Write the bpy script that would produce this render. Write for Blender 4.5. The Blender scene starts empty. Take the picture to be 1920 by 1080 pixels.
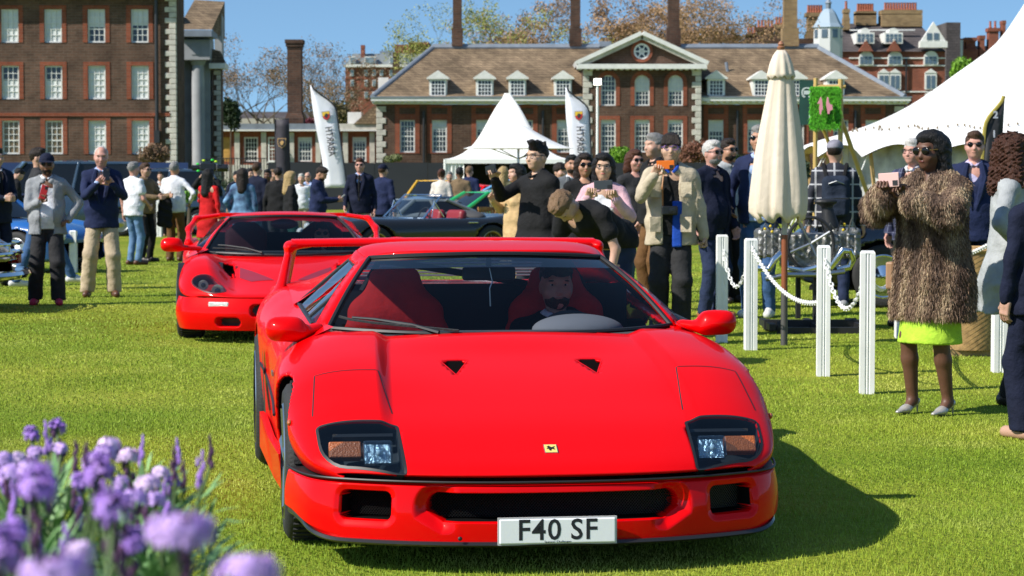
import bpy, bmesh, math, random
import numpy as np
from mathutils import Vector, Matrix, Euler

random.seed(7); np.random.seed(7)
RNG = np.random.default_rng(11)
SC = bpy.context.scene
COL = SC.collection
R = math.radians
PI = math.pi

# ------------------------------------------------------------------ camera
FPX = 4370.0                       # focal length in photograph pixels (1920 wide)
CAMZ = 1.46
PITCH = math.atan(218.0 / FPX)     # horizon sits at row 322
cam_d = bpy.data.cameras.new("camera")
cam = bpy.data.objects.new("camera", cam_d); COL.objects.link(cam)
cam.location = (0, 0, CAMZ)
cam.rotation_euler = (PI / 2 - PITCH, 0, 0)
cam_d.sensor_width = 36.0
cam_d.lens = 36.0 * FPX / 1920.0
cam_d.clip_start = 0.05
cam_d.clip_end = 3000.0
cam_d.dof.use_dof = True
cam_d.dof.focus_distance = 9.6
cam_d.dof.aperture_fstop = 10.5
SC.camera = cam

# ------------------------------------------------------------------ sky and sun
SUN_EL = R(41.0)
SUN_AZ = R(64.0)                   # degrees to the left of straight behind the lens
to_sun = Vector((-math.sin(SUN_AZ) * math.cos(SUN_EL), -math.cos(SUN_AZ) * math.cos(SUN_EL), math.sin(SUN_EL)))
world = bpy.data.worlds.new("World"); SC.world = world
world.use_nodes = True
wn = world.node_tree
wn.nodes.clear()
wo = wn.nodes.new("ShaderNodeOutputWorld")
wb = wn.nodes.new("ShaderNodeBackground")
ws = wn.nodes.new("ShaderNodeTexSky")
ws.sky_type = 'NISHITA'
ws.sun_disc = False
ws.sun_elevation = SUN_EL
ws.sun_rotation = math.atan2(to_sun.x, to_sun.y)
ws.altitude = 0.0
ws.air_density = 1.0
ws.dust_density = 0.35
ws.ozone_density = 2.2
wb.inputs[1].default_value = 0.11
wtc = wn.nodes.new("ShaderNodeTexCoord")            # an even, clear spring sky: blue reaches far down
wmp = wn.nodes.new("ShaderNodeMapping")
wmp.inputs["Location"].default_value = (0, 0, 0.16)
wmp.inputs["Scale"].default_value = (1, 1, 1.6)
wnm = wn.nodes.new("ShaderNodeVectorMath"); wnm.operation = 'NORMALIZE'
wn.links.new(wtc.outputs["Generated"], wmp.inputs[0]); wn.links.new(wmp.outputs[0], wnm.inputs[0]); wn.links.new(wnm.outputs[0], ws.inputs[0])
wtn = wn.nodes.new("ShaderNodeVectorMath"); wtn.operation = 'MULTIPLY'; wtn.inputs[1].default_value = (0.96, 1.14, 1.17)
wn.links.new(ws.outputs[0], wtn.inputs[0]); wn.links.new(wtn.outputs[0], wb.inputs[0])
wn.links.new(wb.outputs[0], wo.inputs[0])

sun_d = bpy.data.lights.new("sun", 'SUN')
sun = bpy.data.objects.new("sun", sun_d); COL.objects.link(sun)
sun_d.energy = 5.0
sun_d.angle = R(0.53)
sun_d.color = (1.0, 0.95, 0.87)
sun.rotation_euler = to_sun.to_track_quat('Z', 'Y').to_euler()

SC.view_settings.view_transform = 'Standard'
SC.view_settings.look = 'None'
SC.view_settings.exposure = 0.40
SC.view_settings.gamma = 1.0
SC.view_settings.use_curve_mapping = False
SC.render.engine = 'CYCLES'
SC.cycles.max_bounces = 8
SC.cycles.transparent_max_bounces = 16
SC.cycles.use_denoising = True

# ------------------------------------------------------------------ measuring helpers
CP, SP = math.cos(PITCH), math.sin(PITCH)
def smooth01(a, b, v):
    t = min(1.0, max(0.0, (v - a) / (b - a)))
    return t * t * (3 - 2 * t)
def gz(Y):                          # the lawn falls gently away from the viewer
    return -0.25 * smooth01(24, 52, Y) - 0.12 * smooth01(52, 110, Y)
def P(x, y, Y):                     # photograph pixel + distance -> point
    cx = (x - 960.0) / FPX; cy = (540.0 - y) / FPX
    d = (cx, CP + cy * SP, -SP + cy * CP)
    k = Y / d[1]
    return Vector((d[0] * k, Y, CAMZ + d[2] * k))
def G(x, y):                        # photograph pixel of a contact point on the lawn
    Y = 20.0
    for _ in range(30):
        p = P(x, y, Y)
        s = (CAMZ - gz(Y)) / max(1e-6, CAMZ - p.z)
        Y = Y * (0.5 + 0.5 * s)
    return Vector((P(x, y, Y).x, Y, gz(Y)))

# ------------------------------------------------------------------ objects
def tag(o, label=None, cat=None, group=None, kind=None):
    if label: o["label"] = label
    if cat: o["category"] = cat
    if group: o["group"] = group
    if kind: o["kind"] = kind
    return o
def thing(name, label, cat, loc=(0, 0, 0), rz=0.0, group=None):
    o = bpy.data.objects.new(name, None); COL.objects.link(o)
    o.empty_display_size = 0.2
    o.location = loc; o.rotation_euler = (0, 0, rz)
    return tag(o, label, cat, group)
def link(name, me, parent=None, mat=None):
    o = bpy.data.objects.new(name, me); COL.objects.link(o)
    if mat is not None and len(me.materials) == 0: me.materials.append(mat)
    if parent is not None: o.parent = parent
    return o
def mesh_np(name, V, F, smooth=True):
    """V (n,3) array, F list of equal-length faces array or ragged list"""
    me = bpy.data.meshes.new(name)
    V = np.asarray(V, dtype=np.float32).reshape(-1, 3)
    if isinstance(F, np.ndarray) and F.ndim == 2:
        n, k = F.shape
        me.vertices.add(len(V)); me.vertices.foreach_set("co", V.ravel())
        me.loops.add(n * k); me.loops.foreach_set("vertex_index", F.astype(np.int32).ravel())
        me.polygons.add(n)
        me.polygons.foreach_set("loop_start", np.arange(0, n * k, k, dtype=np.int32))
        me.polygons.foreach_set("loop_total", np.full(n, k, dtype=np.int32))
        me.update(calc_edges=True)
    else:
        me.from_pydata([tuple(v) for v in V], [], [tuple(f) for f in F]); me.update()
    if smooth and len(me.polygons):
        me.polygons.foreach_set("use_smooth", np.ones(len(me.polygons), dtype=bool))
    return me
def mobj(name, V, F, mat, parent=None, smooth=True):
    me = mesh_np(name, V, F, smooth)
    me.materials.append(mat)
    return link(name, me, parent)

class MB:
    """collects simple shapes into one mesh"""
    def __init__(s): s.v = []; s.f = []
    def add(s, V, F):
        b = len(s.v); s.v += [tuple(p) for p in V]; s.f += [tuple(i + b for i in f) for f in F]; return s
    def box(s, c, d, M=None):
        hx, hy, hz = d[0] / 2, d[1] / 2, d[2] / 2
        V = [Vector((x, y, z)) for x in (-hx, hx) for y in (-hy, hy) for z in (-hz, hz)]
        if M is not None: V = [M @ p for p in V]
        V = [p + Vector(c) for p in V]
        return s.add(V, [(0, 1, 3, 2), (4, 6, 7, 5), (0, 4, 5, 1), (2, 3, 7, 6), (0, 2, 6, 4), (1, 5, 7, 3)])
    def bb(s, x0, x1, y0, y1, z0, z1):
        return s.box(((x0 + x1) / 2, (y0 + y1) / 2, (z0 + z1) / 2), (abs(x1 - x0), abs(y1 - y0), abs(z1 - z0)))
    def tube(s, pts, r, n=8, cap=True):
        pts = [Vector(p) for p in pts]
        if not hasattr(r, '__len__'): r = [r] * len(pts)
        V = []; F = []
        ref = None
        for i, p in enumerate(pts):
            a = pts[max(0, i - 1)]; b = pts[min(len(pts) - 1, i + 1)]
            t = (b - a)
            t = t.normalized() if t.length > 1e-9 else Vector((0, 0, 1))
            if ref is None:
                ref = Vector((1, 0, 0)) if abs(t.x) < 0.8 else Vector((0, 1, 0))
            u = (ref - t * ref.dot(t)).normalized(); w = t.cross(u); ref = u
            for k in range(n):
                g = 2 * PI * k / n
                V.append(p + u * (r[i] * math.cos(g)) + w * (r[i] * math.sin(g)))
        for i in range(len(pts) - 1):
            for k in range(n):
                k2 = (k + 1) % n
                F.append((i * n + k, i * n + k2, (i + 1) * n + k2, (i + 1) * n + k))
        if cap:
            F.append(tuple(range(n - 1, -1, -1))); m = (len(pts) - 1) * n
            F.append(tuple(m + k for k in range(n)))
        return s.add(V, F)
    def lathe(s, prof, c=(0, 0, 0), n=20, axis='z', capped=True):
        V = []; F = []
        for (r, z) in prof:
            for k in range(n):
                g = 2 * PI * k / n
                x, y = r * math.cos(g), r * math.sin(g)
                p = (x, y, z) if axis == 'z' else ((z, x, y) if axis == 'x' else (y, z, x))
                V.append(Vector(p) + Vector(c))
        for i in range(len(prof) - 1):
            for k in range(n):
                k2 = (k + 1) % n
                F.append((i * n + k, i * n + k2, (i + 1) * n + k2, (i + 1) * n + k))
        if capped:
            if prof[0][0] > 1e-6: F.append(tuple(range(n - 1, -1, -1)))
            m = (len(prof) - 1) * n
            if prof[-1][0] > 1e-6: F.append(tuple(m + k for k in range(n)))
        return s.add(V, F)
    def prism(s, poly, h, M=None):
        """poly: 2d outline in local xz, thickness h along y (centred)"""
        n = len(poly)
        V = [Vector((a, -h / 2, b)) for a, b in poly] + [Vector((a, h / 2, b)) for a, b in poly]
        if M is not None: V = [M @ p for p in V]
        F = [tuple(range(n)), tuple(range(2 * n - 1, n - 1, -1))]
        for i in range(n):
            j = (i + 1) % n
            F.append((j, i, n + i, n + j))
        return s.add(V, F)
    def ell(s, c, r, nu=14, nv=9, M=None):
        V = []; F = []
        for j in range(nv + 1):
            t = PI * j / nv
            for i in range(nu):
                g = 2 * PI * i / nu
                p = Vector((r[0] * math.sin(t) * math.cos(g), r[1] * math.sin(t) * math.sin(g), -r[2] * math.cos(t)))
                if M is not None: p = M @ p
                V.append(p + Vector(c))
        for j in range(nv):
            for i in range(nu):
                i2 = (i + 1) % nu
                F.append((j * nu + i, j * nu + i2, (j + 1) * nu + i2, (j + 1) * nu + i))
        return s.add(V, F)
    def build(s, name, mat, parent=None, smooth=False, auto=True):
        me = bpy.data.meshes.new(name)
        me.from_pydata(s.v, [], s.f); me.update()
        me.materials.append(mat)
        if smooth:
            me.polygons.foreach_set("use_smooth", np.ones(len(me.polygons), dtype=bool))
            if auto: me.set_sharp_from_angle(angle=R(42))
        return link(name, me, parent)

def fix_normals(o):
    bm = bmesh.new(); bm.from_mesh(o.data)
    bmesh.ops.recalc_face_normals(bm, faces=bm.faces)
    bm.to_mesh(o.data); bm.free(); return o
def bevel(o, w, seg=2, ang=35):
    m = o.modifiers.new("bevel", 'BEVEL'); m.width = w; m.segments = seg
    m.limit_method = 'ANGLE'; m.angle_limit = R(ang); return o
def copy_tree(o, parent=None):
    c = o.copy(); COL.objects.link(c); c.parent = parent
    for ch in list(o.children): copy_tree(ch, c)
    return c
def cr(xs, ys, x):
    """smooth (monotone cubic) interpolation"""
    xs = np.asarray(xs, float); ys = np.asarray(ys, float); x = np.asarray(x, float)
    h = np.diff(xs); d = np.diff(ys) / h
    m = np.zeros_like(ys)
    m[0] = d[0]; m[-1] = d[-1]
    for i in range(1, len(xs) - 1):
        if d[i - 1] * d[i] > 0:
            w1 = 2 * h[i] + h[i - 1]; w2 = h[i] + 2 * h[i - 1]
            m[i] = (w1 + w2) / (w1 / d[i - 1] + w2 / d[i])
    xc = np.clip(x, xs[0], xs[-1])
    k = np.clip(np.searchsorted(xs, xc) - 1, 0, len(xs) - 2)
    t = (xc - xs[k]) / h[k]
    return (ys[k] * (1 + 2 * t) * (1 - t) ** 2 + h[k] * m[k] * t * (1 - t) ** 2
            + ys[k + 1] * t * t * (3 - 2 * t) + h[k] * m[k + 1] * t * t * (t - 1))

# ------------------------------------------------------------------ materials
MATS = {}
def nt(name):
    m = bpy.data.materials.new(name); m.use_nodes = True
    n = m.node_tree; b = n.nodes["Principled BSDF"]
    return m, n, b
def rgb(c): return (c[0], c[1], c[2], 1.0)
def plain(name, col, rough=0.6, metal=0.0, coat=0.0, spec=0.5, vary=0.0, scale=8.0, bump=0.0, bscale=60.0, emit=None, sheen=0.0, sub=0.0, coords='Object', dark=None):
    if name in MATS: return MATS[name]
    m, n, b = nt(name)
    b.inputs["Base Color"].default_value = rgb(col)
    b.inputs["Roughness"].default_value = rough
    b.inputs["Metallic"].default_value = metal
    b.inputs["Specular IOR Level"].default_value = spec
    if coat: b.inputs["Coat Weight"].default_value = coat; b.inputs["Coat Roughness"].default_value = 0.04
    if sheen: b.inputs["Sheen Weight"].default_value = sheen
    if sub:
        b.inputs["Subsurface Weight"].default_value = sub
        b.inputs["Subsurface Radius"].default_value = (0.01, 0.004, 0.002)
    if emit: b.inputs["Emission Color"].default_value = rgb(emit[0]); b.inputs["Emission Strength"].default_value = emit[1]
    if vary or bump:
        tc = n.nodes.new("ShaderNodeTexCoord")
    if vary:
        no = n.nodes.new("ShaderNodeTexNoise"); no.inputs["Scale"].default_value = scale; no.inputs["Detail"].default_value = 5
        n.links.new(tc.outputs[coords], no.inputs["Vector"])
        mx = n.nodes.new("ShaderNodeMix"); mx.data_type = 'RGBA'
        dk = dark if dark else tuple(c * (1 - vary) for c in col)
        lt = tuple(min(1, c * (1 + vary)) for c in col) if not dark else col
        mx.inputs[6].default_value = rgb(dk); mx.inputs[7].default_value = rgb(lt)
        rm = n.nodes.new("ShaderNodeMapRange"); rm.inputs[1].default_value = 0.3; rm.inputs[2].default_value = 0.7
        n.links.new(no.outputs["Fac"], rm.inputs[0])
        n.links.new(rm.outputs[0], mx.inputs[0]); n.links.new(mx.outputs[2], b.inputs["Base Color"])
    if bump:
        n2 = n.nodes.new("ShaderNodeTexNoise"); n2.inputs["Scale"].default_value = bscale; n2.inputs["Detail"].default_value = 4
        n.links.new(tc.outputs[coords], n2.inputs["Vector"])
        bp = n.nodes.new("ShaderNodeBump"); bp.inputs["Strength"].default_value = bump; bp.inputs["Distance"].default_value = 0.02
        n.links.new(n2.outputs["Fac"], bp.inputs["Height"]); n.links.new(bp.outputs[0], b.inputs["Normal"])
    MATS[name] = m
    return m
def cloth(name, col, rough=0.85, vary=0.18, wr=0.5):
    return plain("cloth_" + name, col, rough, 0, 0, 0.2, vary, 9.0, min(1.0, wr * 1.8), 13.0)
def glass(name, tint=(0.75, 0.8, 0.8), refl=1.0, ior=1.5, rough=0.0):
    if name in MATS: return MATS[name]
    m = bpy.data.materials.new(name); m.use_nodes = True
    n = m.node_tree; n.nodes.clear()
    o = n.nodes.new("ShaderNodeOutputMaterial")
    t = n.nodes.new("ShaderNodeBsdfTransparent"); t.inputs[0].default_value = rgb(tint)
    g = n.nodes.new("ShaderNodeBsdfGlossy"); g.inputs["Roughness"].default_value = rough
    g.inputs["Color"].default_value = (refl, refl, refl, 1)
    lw = n.nodes.new("ShaderNodeLayerWeight"); lw.inputs[0].default_value = .5      # same from both sides of the sheet
    pw = n.nodes.new("ShaderNodeMath"); pw.operation = 'POWER'; pw.inputs[1].default_value = 4.5; n.links.new(lw.outputs["Facing"], pw.inputs[0])
    fr = n.nodes.new("ShaderNodeMath"); fr.operation = 'MULTIPLY_ADD'; fr.inputs[1].default_value = .9; fr.inputs[2].default_value = ((ior - 1) / (ior + 1)) ** 2 * 2
    n.links.new(pw.outputs[0], fr.inputs[0])
    mx = n.nodes.new("ShaderNodeMixShader")
    n.links.new(fr.outputs[0], mx.inputs[0]); n.links.new(t.outputs[0], mx.inputs[1]); n.links.new(g.outputs[0], mx.inputs[2])
    n.links.new(mx.outputs[0], o.inputs[0])
    MATS[name] = m
    return m
def paint(name, col, rough=0.28, metal=0.0, coat=1.0):
    return plain("paint_" + name, col, rough, metal, coat, 0.5)

M_BLACK = plain("black_plastic", (0.012, 0.012, 0.013), 0.5)
M_RUBBER = plain("tyre_rubber", (0.018, 0.018, 0.018), 0.75, bump=0.3, bscale=80)
M_CHROME = plain("chrome", (0.75, 0.76, 0.78), 0.08, 1.0)
M_STEEL = plain("steel", (0.42, 0.43, 0.45), 0.32, 1.0)
M_DARKMETAL = plain("dark_metal", (0.035, 0.035, 0.038), 0.4, 0.3)
M_RED = plain("paint_red", (0.70, 0.0005, 0.0015), 0.42, 0.0, 0.36, 0.04)
M_WHITE = plain("white_paint", (0.78, 0.78, 0.76), 0.5, vary=0.06, scale=5)
M_GLASSBLK = plain("dark_interior", (0.01, 0.011, 0.013), 0.6)

# ------------------------------------------------------------------ writing
def text(name, body, mat, size, parent=None, loc=(0, 0, 0), rot=(PI / 2, 0, 0), ext=0.0008, bold=0.0, sx=1.0, align='CENTER'):
    cu = bpy.data.curves.new(name, 'FONT')
    cu.body = body; cu.size = size; cu.align_x = align; cu.align_y = 'CENTER'
    cu.extrude = ext; cu.offset = bold; cu.space_character = 1.10; cu.resolution_u = 3
    cu.materials.append(mat)
    tmp = bpy.data.objects.new(name, cu)
    me = bpy.data.meshes.new_from_object(tmp)          # letters become a plain mesh
    bpy.data.objects.remove(tmp)
    if not me.materials: me.materials.append(mat)
    o = bpy.data.objects.new(name, me); COL.objects.link(o)
    o.location = loc; o.rotation_euler = rot; o.scale = (sx, 1, 1)
    if parent is not None: o.parent = parent
    return o

# ------------------------------------------------------------------ implicit surfaces (bodies, cloth, foliage lumps)
class SDF:
    def __init__(s): s.p = []
    def cap(s, a, b, ra, rb=None, k=0.03, op=1, fl=(1, 1, 1)):
        s.p.append(('c', np.array(a, float), np.array(b, float), ra, ra if rb is None else rb, k, op, np.array(fl, float))); return s
    def ell(s, c, r, k=0.03, op=1, M=None):
        s.p.append(('e', np.array(c, float), np.array(r, float), None if M is None else np.array(M), 0, k, op, None)); return s
    def box(s, c, h, r=0.01, k=0.02, op=1, M=None):
        s.p.append(('b', np.array(c, float), np.array(h, float), None if M is None else np.array(M), r, k, op, None)); return s
    def _box(s, q):
        t, a, b, r0, r1, k = q[:6]
        if t == 'c':
            m = max(r0, r1) * 1.6 + k + 0.05
            return np.minimum(a, b) - m, np.maximum(a, b) + m
        m = float(np.max(np.abs(b))) * (1.75 if t == 'b' else 1.0) + k + 0.05
        return a - m, a + m
    def mesh(s, vox, noise=0.0, nf=18.0, seed=0):
        lo = np.min([s._box(q)[0] for q in s.p if q[6] > 0], axis=0); hi = np.max([s._box(q)[1] for q in s.p if q[6] > 0], axis=0)
        n = np.ceil((hi - lo) / vox).astype(int) + 2
        F = np.full(n, 1.0, dtype=np.float32)
        ax = [lo[i] + vox * np.arange(n[i]) for i in range(3)]
        for q in s.p:
            t, a, b, r0, r1, k, op, fl = q
            l, h = s._box(q)
            i0 = np.maximum(0, np.floor((l - lo) / vox).astype(int)); i1 = np.minimum(n, np.ceil((h - lo) / vox).astype(int) + 1)
            if np.any(i1 <= i0): continue
            X = ax[0][i0[0]:i1[0]][:, None, None]; Y = ax[1][i0[1]:i1[1]][None, :, None]; Z = ax[2][i0[2]:i1[2]][None, None, :]
            if t == 'c':
                d = (b - a) / fl; L = float(np.sqrt(np.dot(d, d))) + 1e-9
                px, py, pz = (X - a[0]) / fl[0], (Y - a[1]) / fl[1], (Z - a[2]) / fl[2]
                tt = np.clip((px * d[0] + py * d[1] + pz * d[2]) / (L * L), 0, 1)
                D = np.sqrt((px - tt * d[0]) ** 2 + (py - tt * d[1]) ** 2 + (pz - tt * d[2]) ** 2) - (r0 + (r1 - r0) * tt)
                D = D * float(min(fl))
            else:
                px, py, pz = X - a[0], Y - a[1], Z - a[2]
                if r0 is not None:
                    m = r0   # columns are local axes
                    px, py, pz = (px * m[0, 0] + py * m[1, 0] + pz * m[2, 0], px * m[0, 1] + py * m[1, 1] + pz * m[2, 1], px * m[0, 2] + py * m[1, 2] + pz * m[2, 2])
                if t == 'e':
                    k0 = np.sqrt((px / b[0]) ** 2 + (py / b[1]) ** 2 + (pz / b[2]) ** 2)
                    k1 = np.sqrt((px / b[0] ** 2) ** 2 + (py / b[1] ** 2) ** 2 + (pz / b[2] ** 2) ** 2) + 1e-9
                    D = k0 * (k0 - 1) / k1
                else:
                    qx, qy, qz = np.abs(px) - b[0] + r1, np.abs(py) - b[1] + r1, np.abs(pz) - b[2] + r1
                    D = np.sqrt(np.maximum(qx, 0) ** 2 + np.maximum(qy, 0) ** 2 + np.maximum(qz, 0) ** 2) + np.minimum(np.maximum(qx, np.maximum(qy, qz)), 0) - r1
            S = F[i0[0]:i1[0], i0[1]:i1[1], i0[2]:i1[2]]
            if op > 0:
                hh = np.maximum(k - np.abs(S - D), 0) / max(k, 1e-6)
                S[...] = np.minimum(S, D) - hh * hh * k * 0.25
            else:
                S[...] = np.maximum(S, -D)
        if noise:
            X = ax[0][:, None, None]; Y = ax[1][None, :, None]; Z = ax[2][None, None, :]
            q = seed * 1.7
            F += noise * (np.sin(nf * X + 2.1 * np.sin(nf * 0.6 * Z + q) + q) * np.sin(nf * 0.9 * Z + 1.3 * np.sin(nf * 0.7 * Y + q)) + 0.5 * np.sin(nf * 2.1 * Z + nf * 0.8 * X + q * 2) * np.sin(nf * 1.3 * Y + q))
        return surface_nets(F, lo, vox)

def surface_nets(F, lo, vox):
    F[0] = F[-1] = 1; F[:, 0] = F[:, -1] = 1; F[:, :, 0] = F[:, :, -1] = 1
    ins = F < 0
    c = np.zeros(tuple(np.array(F.shape) - 1), dtype=np.int8)
    for dx in (0, 1):
        for dy in (0, 1):
            for dz in (0, 1):
                c += ins[dx:F.shape[0] - 1 + dx, dy:F.shape[1] - 1 + dy, dz:F.shape[2] - 1 + dz]
    act = (c > 0) & (c < 8)
    I = np.argwhere(act)
    if len(I) == 0: return np.zeros((0, 3)), np.zeros((0, 4), int)
    idx = np.full(act.shape, -1, dtype=np.int64); idx[act] = np.arange(len(I))
    acc = np.zeros((len(I), 3)); cnt = np.zeros(len(I))
    for axn in range(3):
        o1, o2 = [a for a in range(3) if a != axn]
        for b1 in (0, 1):
            for b2 in (0, 1):
                A = I.copy(); A[:, o1] += b1; A[:, o2] += b2
                B = A.copy(); B[:, axn] += 1
                fa = F[A[:, 0], A[:, 1], A[:, 2]]; fb = F[B[:, 0], B[:, 1], B[:, 2]]
                m = (fa < 0) != (fb < 0)
                t = fa[m] / (fa[m] - fb[m])
                p = A[m].astype(float); p[:, axn] += t
                acc[m] += p; cnt[m] += 1
    V = lo + vox * acc / cnt[:, None]
    Q = []
    for axn in range(3):
        o1, o2 = (axn + 1) % 3, (axn + 2) % 3
        s0 = [slice(None)] * 3; s1 = [slice(None)] * 3
        s0[axn] = slice(0, -1); s1[axn] = slice(1, None)
        ch = ins[tuple(s0)] != ins[tuple(s1)]
        E = np.argwhere(ch)
        if len(E) == 0: continue
        ok = (E[:, o1] > 0) & (E[:, o2] > 0) & (E[:, o1] < F.shape[o1] - 1) & (E[:, o2] < F.shape[o2] - 1)
        E = E[ok]
        def cell(d1, d2):
            q = E.copy(); q[:, o1] += d1; q[:, o2] += d2
            return idx[q[:, 0], q[:, 1], q[:, 2]]
        q = np.stack([cell(-1, -1), cell(0, -1), cell(0, 0), cell(-1, 0)], axis=1)
        fl = ~ins[E[:, 0], E[:, 1], E[:, 2]]
        q[fl] = q[fl][:, ::-1]
        Q.append(q)
    return V, np.concatenate(Q)
def sdf_obj(name, s, vox, mat, parent, noise=0.0, nf=18.0, seed=0):
    V, F = s.mesh(vox, noise, nf, seed)
    return mobj(name, V, F, mat, parent)
# ================================================================== cars
class Shell:
    """car body skin lofted from cross sections; local x across, y from nose to tail, z up"""
    def __init__(s, U, tab, us, pc=None, pw=2.5, e=0.8, dens=1):
        s.U = np.asarray(U, float)
        s.k = {n: cr(us, v, s.U) for n, v in tab.items()}
        s.pc = cr(pc[0], pc[1], s.U) if pc else np.zeros_like(s.U)
        s.pw = pw
        n1, n2, n3, n4 = 8 * dens, 14 * dens, 10 * dens, 12 * dens
        a1 = np.linspace(0, 1, n1, endpoint=False); a2 = np.linspace(0, PI / 2, n2, endpoint=False)
        a3 = np.linspace(0, 1, n3, endpoint=False); a4 = np.linspace(0, 1, n4)
        k = {n: v[:, None] for n, v in s.k.items()}
        e = k.get('e', np.full_like(k['w'], e))
        X = [k['wb'] + (k['w'] - k['wb']) * np.sin(a1 * PI / 2), k['xf'] + (k['w'] - k['xf']) * np.cos(a2) ** e,
             k['xf'] + (k['xh'] - k['xf']) * a3, k['xh'] * (1 - a4)]
        t3 = a3 * a3 * (3 - 2 * a3)
        Z = [k['zb'] + (k['zs'] - k['zb']) * a1 + 0 * k['w'], k['zs'] + (k['zf'] - k['zs']) * np.sin(a2) ** e,
             k['zf'] + (k['zh'] - k['zf']) * t3, k['zc'] + (k['zh'] - k['zc']) * (1 - a4) ** 2]
        s.X = np.concatenate(X, axis=1); s.Z = np.concatenate(Z, axis=1)
        s.Y = s.U[:, None] + s.pc[:, None] * (np.clip(s.X / k['w'], 0, 1)) ** pw
        s.top0 = n1
    def ztop(s, x, y):
        x = abs(x); u = y
        for _ in range(12):
            w = np.interp(u, s.U, s.k['w']); u = y - np.interp(u, s.U, s.pc) * min(1, x / w) ** s.pw
        u = min(max(u, s.U[0]), s.U[-1])
        i = int(np.clip(np.searchsorted(s.U, u) - 1, 0, len(s.U) - 2)); t = (u - s.U[i]) / (s.U[i + 1] - s.U[i])
        o = s.top0
        def at(j): return np.interp(x, s.X[j, o:][::-1], s.Z[j, o:][::-1])
        return float(at(i) * (1 - t) + at(i + 1) * t)
    def pt(s, x, y, off=0.0):
        z = s.ztop(x, y)
        if off:
            d = 0.01
            zx = (s.ztop(x + d, y) - s.ztop(x - d, y)) / (2 * d); zy = (s.ztop(x, y + d) - s.ztop(x, y - d)) / (2 * d)
            nv = Vector((-zx, -zy, 1)).normalized()
            return Vector((x, y, z)) + nv * off
        return Vector((x, y, z))
    def obj(s, name, mat, parent, drop=None, arches=(), xmin=0.45, thick=0.012, cuts=()):
        nu, ns = s.X.shape
        GX = np.concatenate([-s.X, s.X[:, -2::-1]], axis=1); GY = np.concatenate([s.Y, s.Y[:, -2::-1]], axis=1); GZ = np.concatenate([s.Z, s.Z[:, -2::-1]], axis=1)
        m = GX.shape[1]
        V = np.stack([GX, GY, GZ], axis=2).reshape(-1, 3)
        i = np.arange(nu - 1)[:, None]; j = np.arange(m - 1)[None, :]
        F = np.stack([i * m + j, i * m + j + 1, (i + 1) * m + j + 1, (i + 1) * m + j], axis=2).reshape(-1, 4)
        Cn = V[F].mean(axis=1)
        keep = np.ones(len(F), bool)
        for (cy, cz, r) in arches:
            keep &= ~((np.abs(Cn[:, 0]) > xmin) & ((Cn[:, 1] - cy) ** 2 + (Cn[:, 2] - cz) ** 2 < r * r) & (Cn[:, 2] < cz + r))
        if drop is not None: keep &= ~drop(Cn)
        for pl, zm in cuts: keep &= ~(in_poly(Cn[:, 0], Cn[:, 1], pl) & (Cn[:, 2] > zm))
        F = F[keep]
        used = np.zeros(len(V), bool); used[F.ravel()] = True
        for (cy, cz, r) in arches:
            dy, dz = V[:, 1] - cy, V[:, 2] - cz
            d = np.sqrt(dy * dy + dz * dz) + 1e-9
            mm = used & (np.abs(V[:, 0]) > xmin) & (d < r)
            V[mm, 1] = cy + dy[mm] / d[mm] * r; V[mm, 2] = cz + dz[mm] / d[mm] * r
        for pl, zm in cuts:                       # clean edge: pull the rim vertices onto the outline
            A_ = np.array(pl, float)[:, :2]; B_ = np.roll(A_, -1, axis=0); D_ = B_ - A_
            near = used & in_poly(V[:, 0], V[:, 1], pl) & (V[:, 2] > zm)
            for i_ in np.nonzero(near)[0]:
                q = V[i_, :2]; t_ = np.clip(((q - A_) * D_).sum(1) / ((D_ * D_).sum(1) + 1e-12), 0, 1); pp = A_ + D_ * t_[:, None]
                k_ = int(np.argmin(((pp - q) ** 2).sum(1))); V[i_, :2] = pp[k_]; V[i_, 2] = s.ztop(pp[k_, 0], pp[k_, 1])
        remap = -np.ones(len(V), int); remap[used] = np.arange(used.sum())
        o = mobj(name, V[used], remap[F], mat, parent)
        if thick:
            md = o.modifiers.new("sheet", 'SOLIDIFY'); md.thickness = thick; md.offset = -1
        return o

def ribbon(pts, nrm, w, closed=False):
    """flat band of width w following pts, lying across nrm (normals per point)"""
    n = len(pts); V = []; F = []
    for i in range(n):
        a = pts[(i - 1) % n] if (closed or i > 0) else pts[i]; b = pts[(i + 1) % n] if (closed or i < n - 1) else pts[i]
        t = (b - a).normalized(); sd = t.cross(nrm[i]).normalized()
        V += [pts[i] - sd * w / 2, pts[i] + sd * w / 2]
    for i in range(n if closed else n - 1):
        j = (i + 1) % n
        F.append((2 * i, 2 * i + 1, 2 * j + 1, 2 * j))
    return V, F
def densify(poly, step, closed=True):
    out = []; n = len(poly)
    for i in range(n if closed else n - 1):
        a = Vector(poly[i]); b = Vector(poly[(i + 1) % n]); k = max(1, int((b - a).length / step))
        for q in range(k): out.append(a.lerp(b, q / k))
    if not closed: out.append(Vector(poly[-1]))
    return out
def rounded(poly, r, n=5):
    """2d polygon with rounded corners (r per corner or one value)"""
    out = []; m = len(poly)
    for i in range(m):
        p = Vector(poly[i]); a = Vector(poly[i - 1]); b = Vector(poly[(i + 1) % m])
        rr = r[i] if hasattr(r, '__len__') else r
        u = (a - p).normalized(); v = (b - p).normalized()
        A = p + u * rr; B = p + v * rr
        for k in range(n + 1):
            t = k / n
            out.append(A * (1 - t) ** 2 + p * 2 * t * (1 - t) + B * t * t)
    return out
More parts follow.
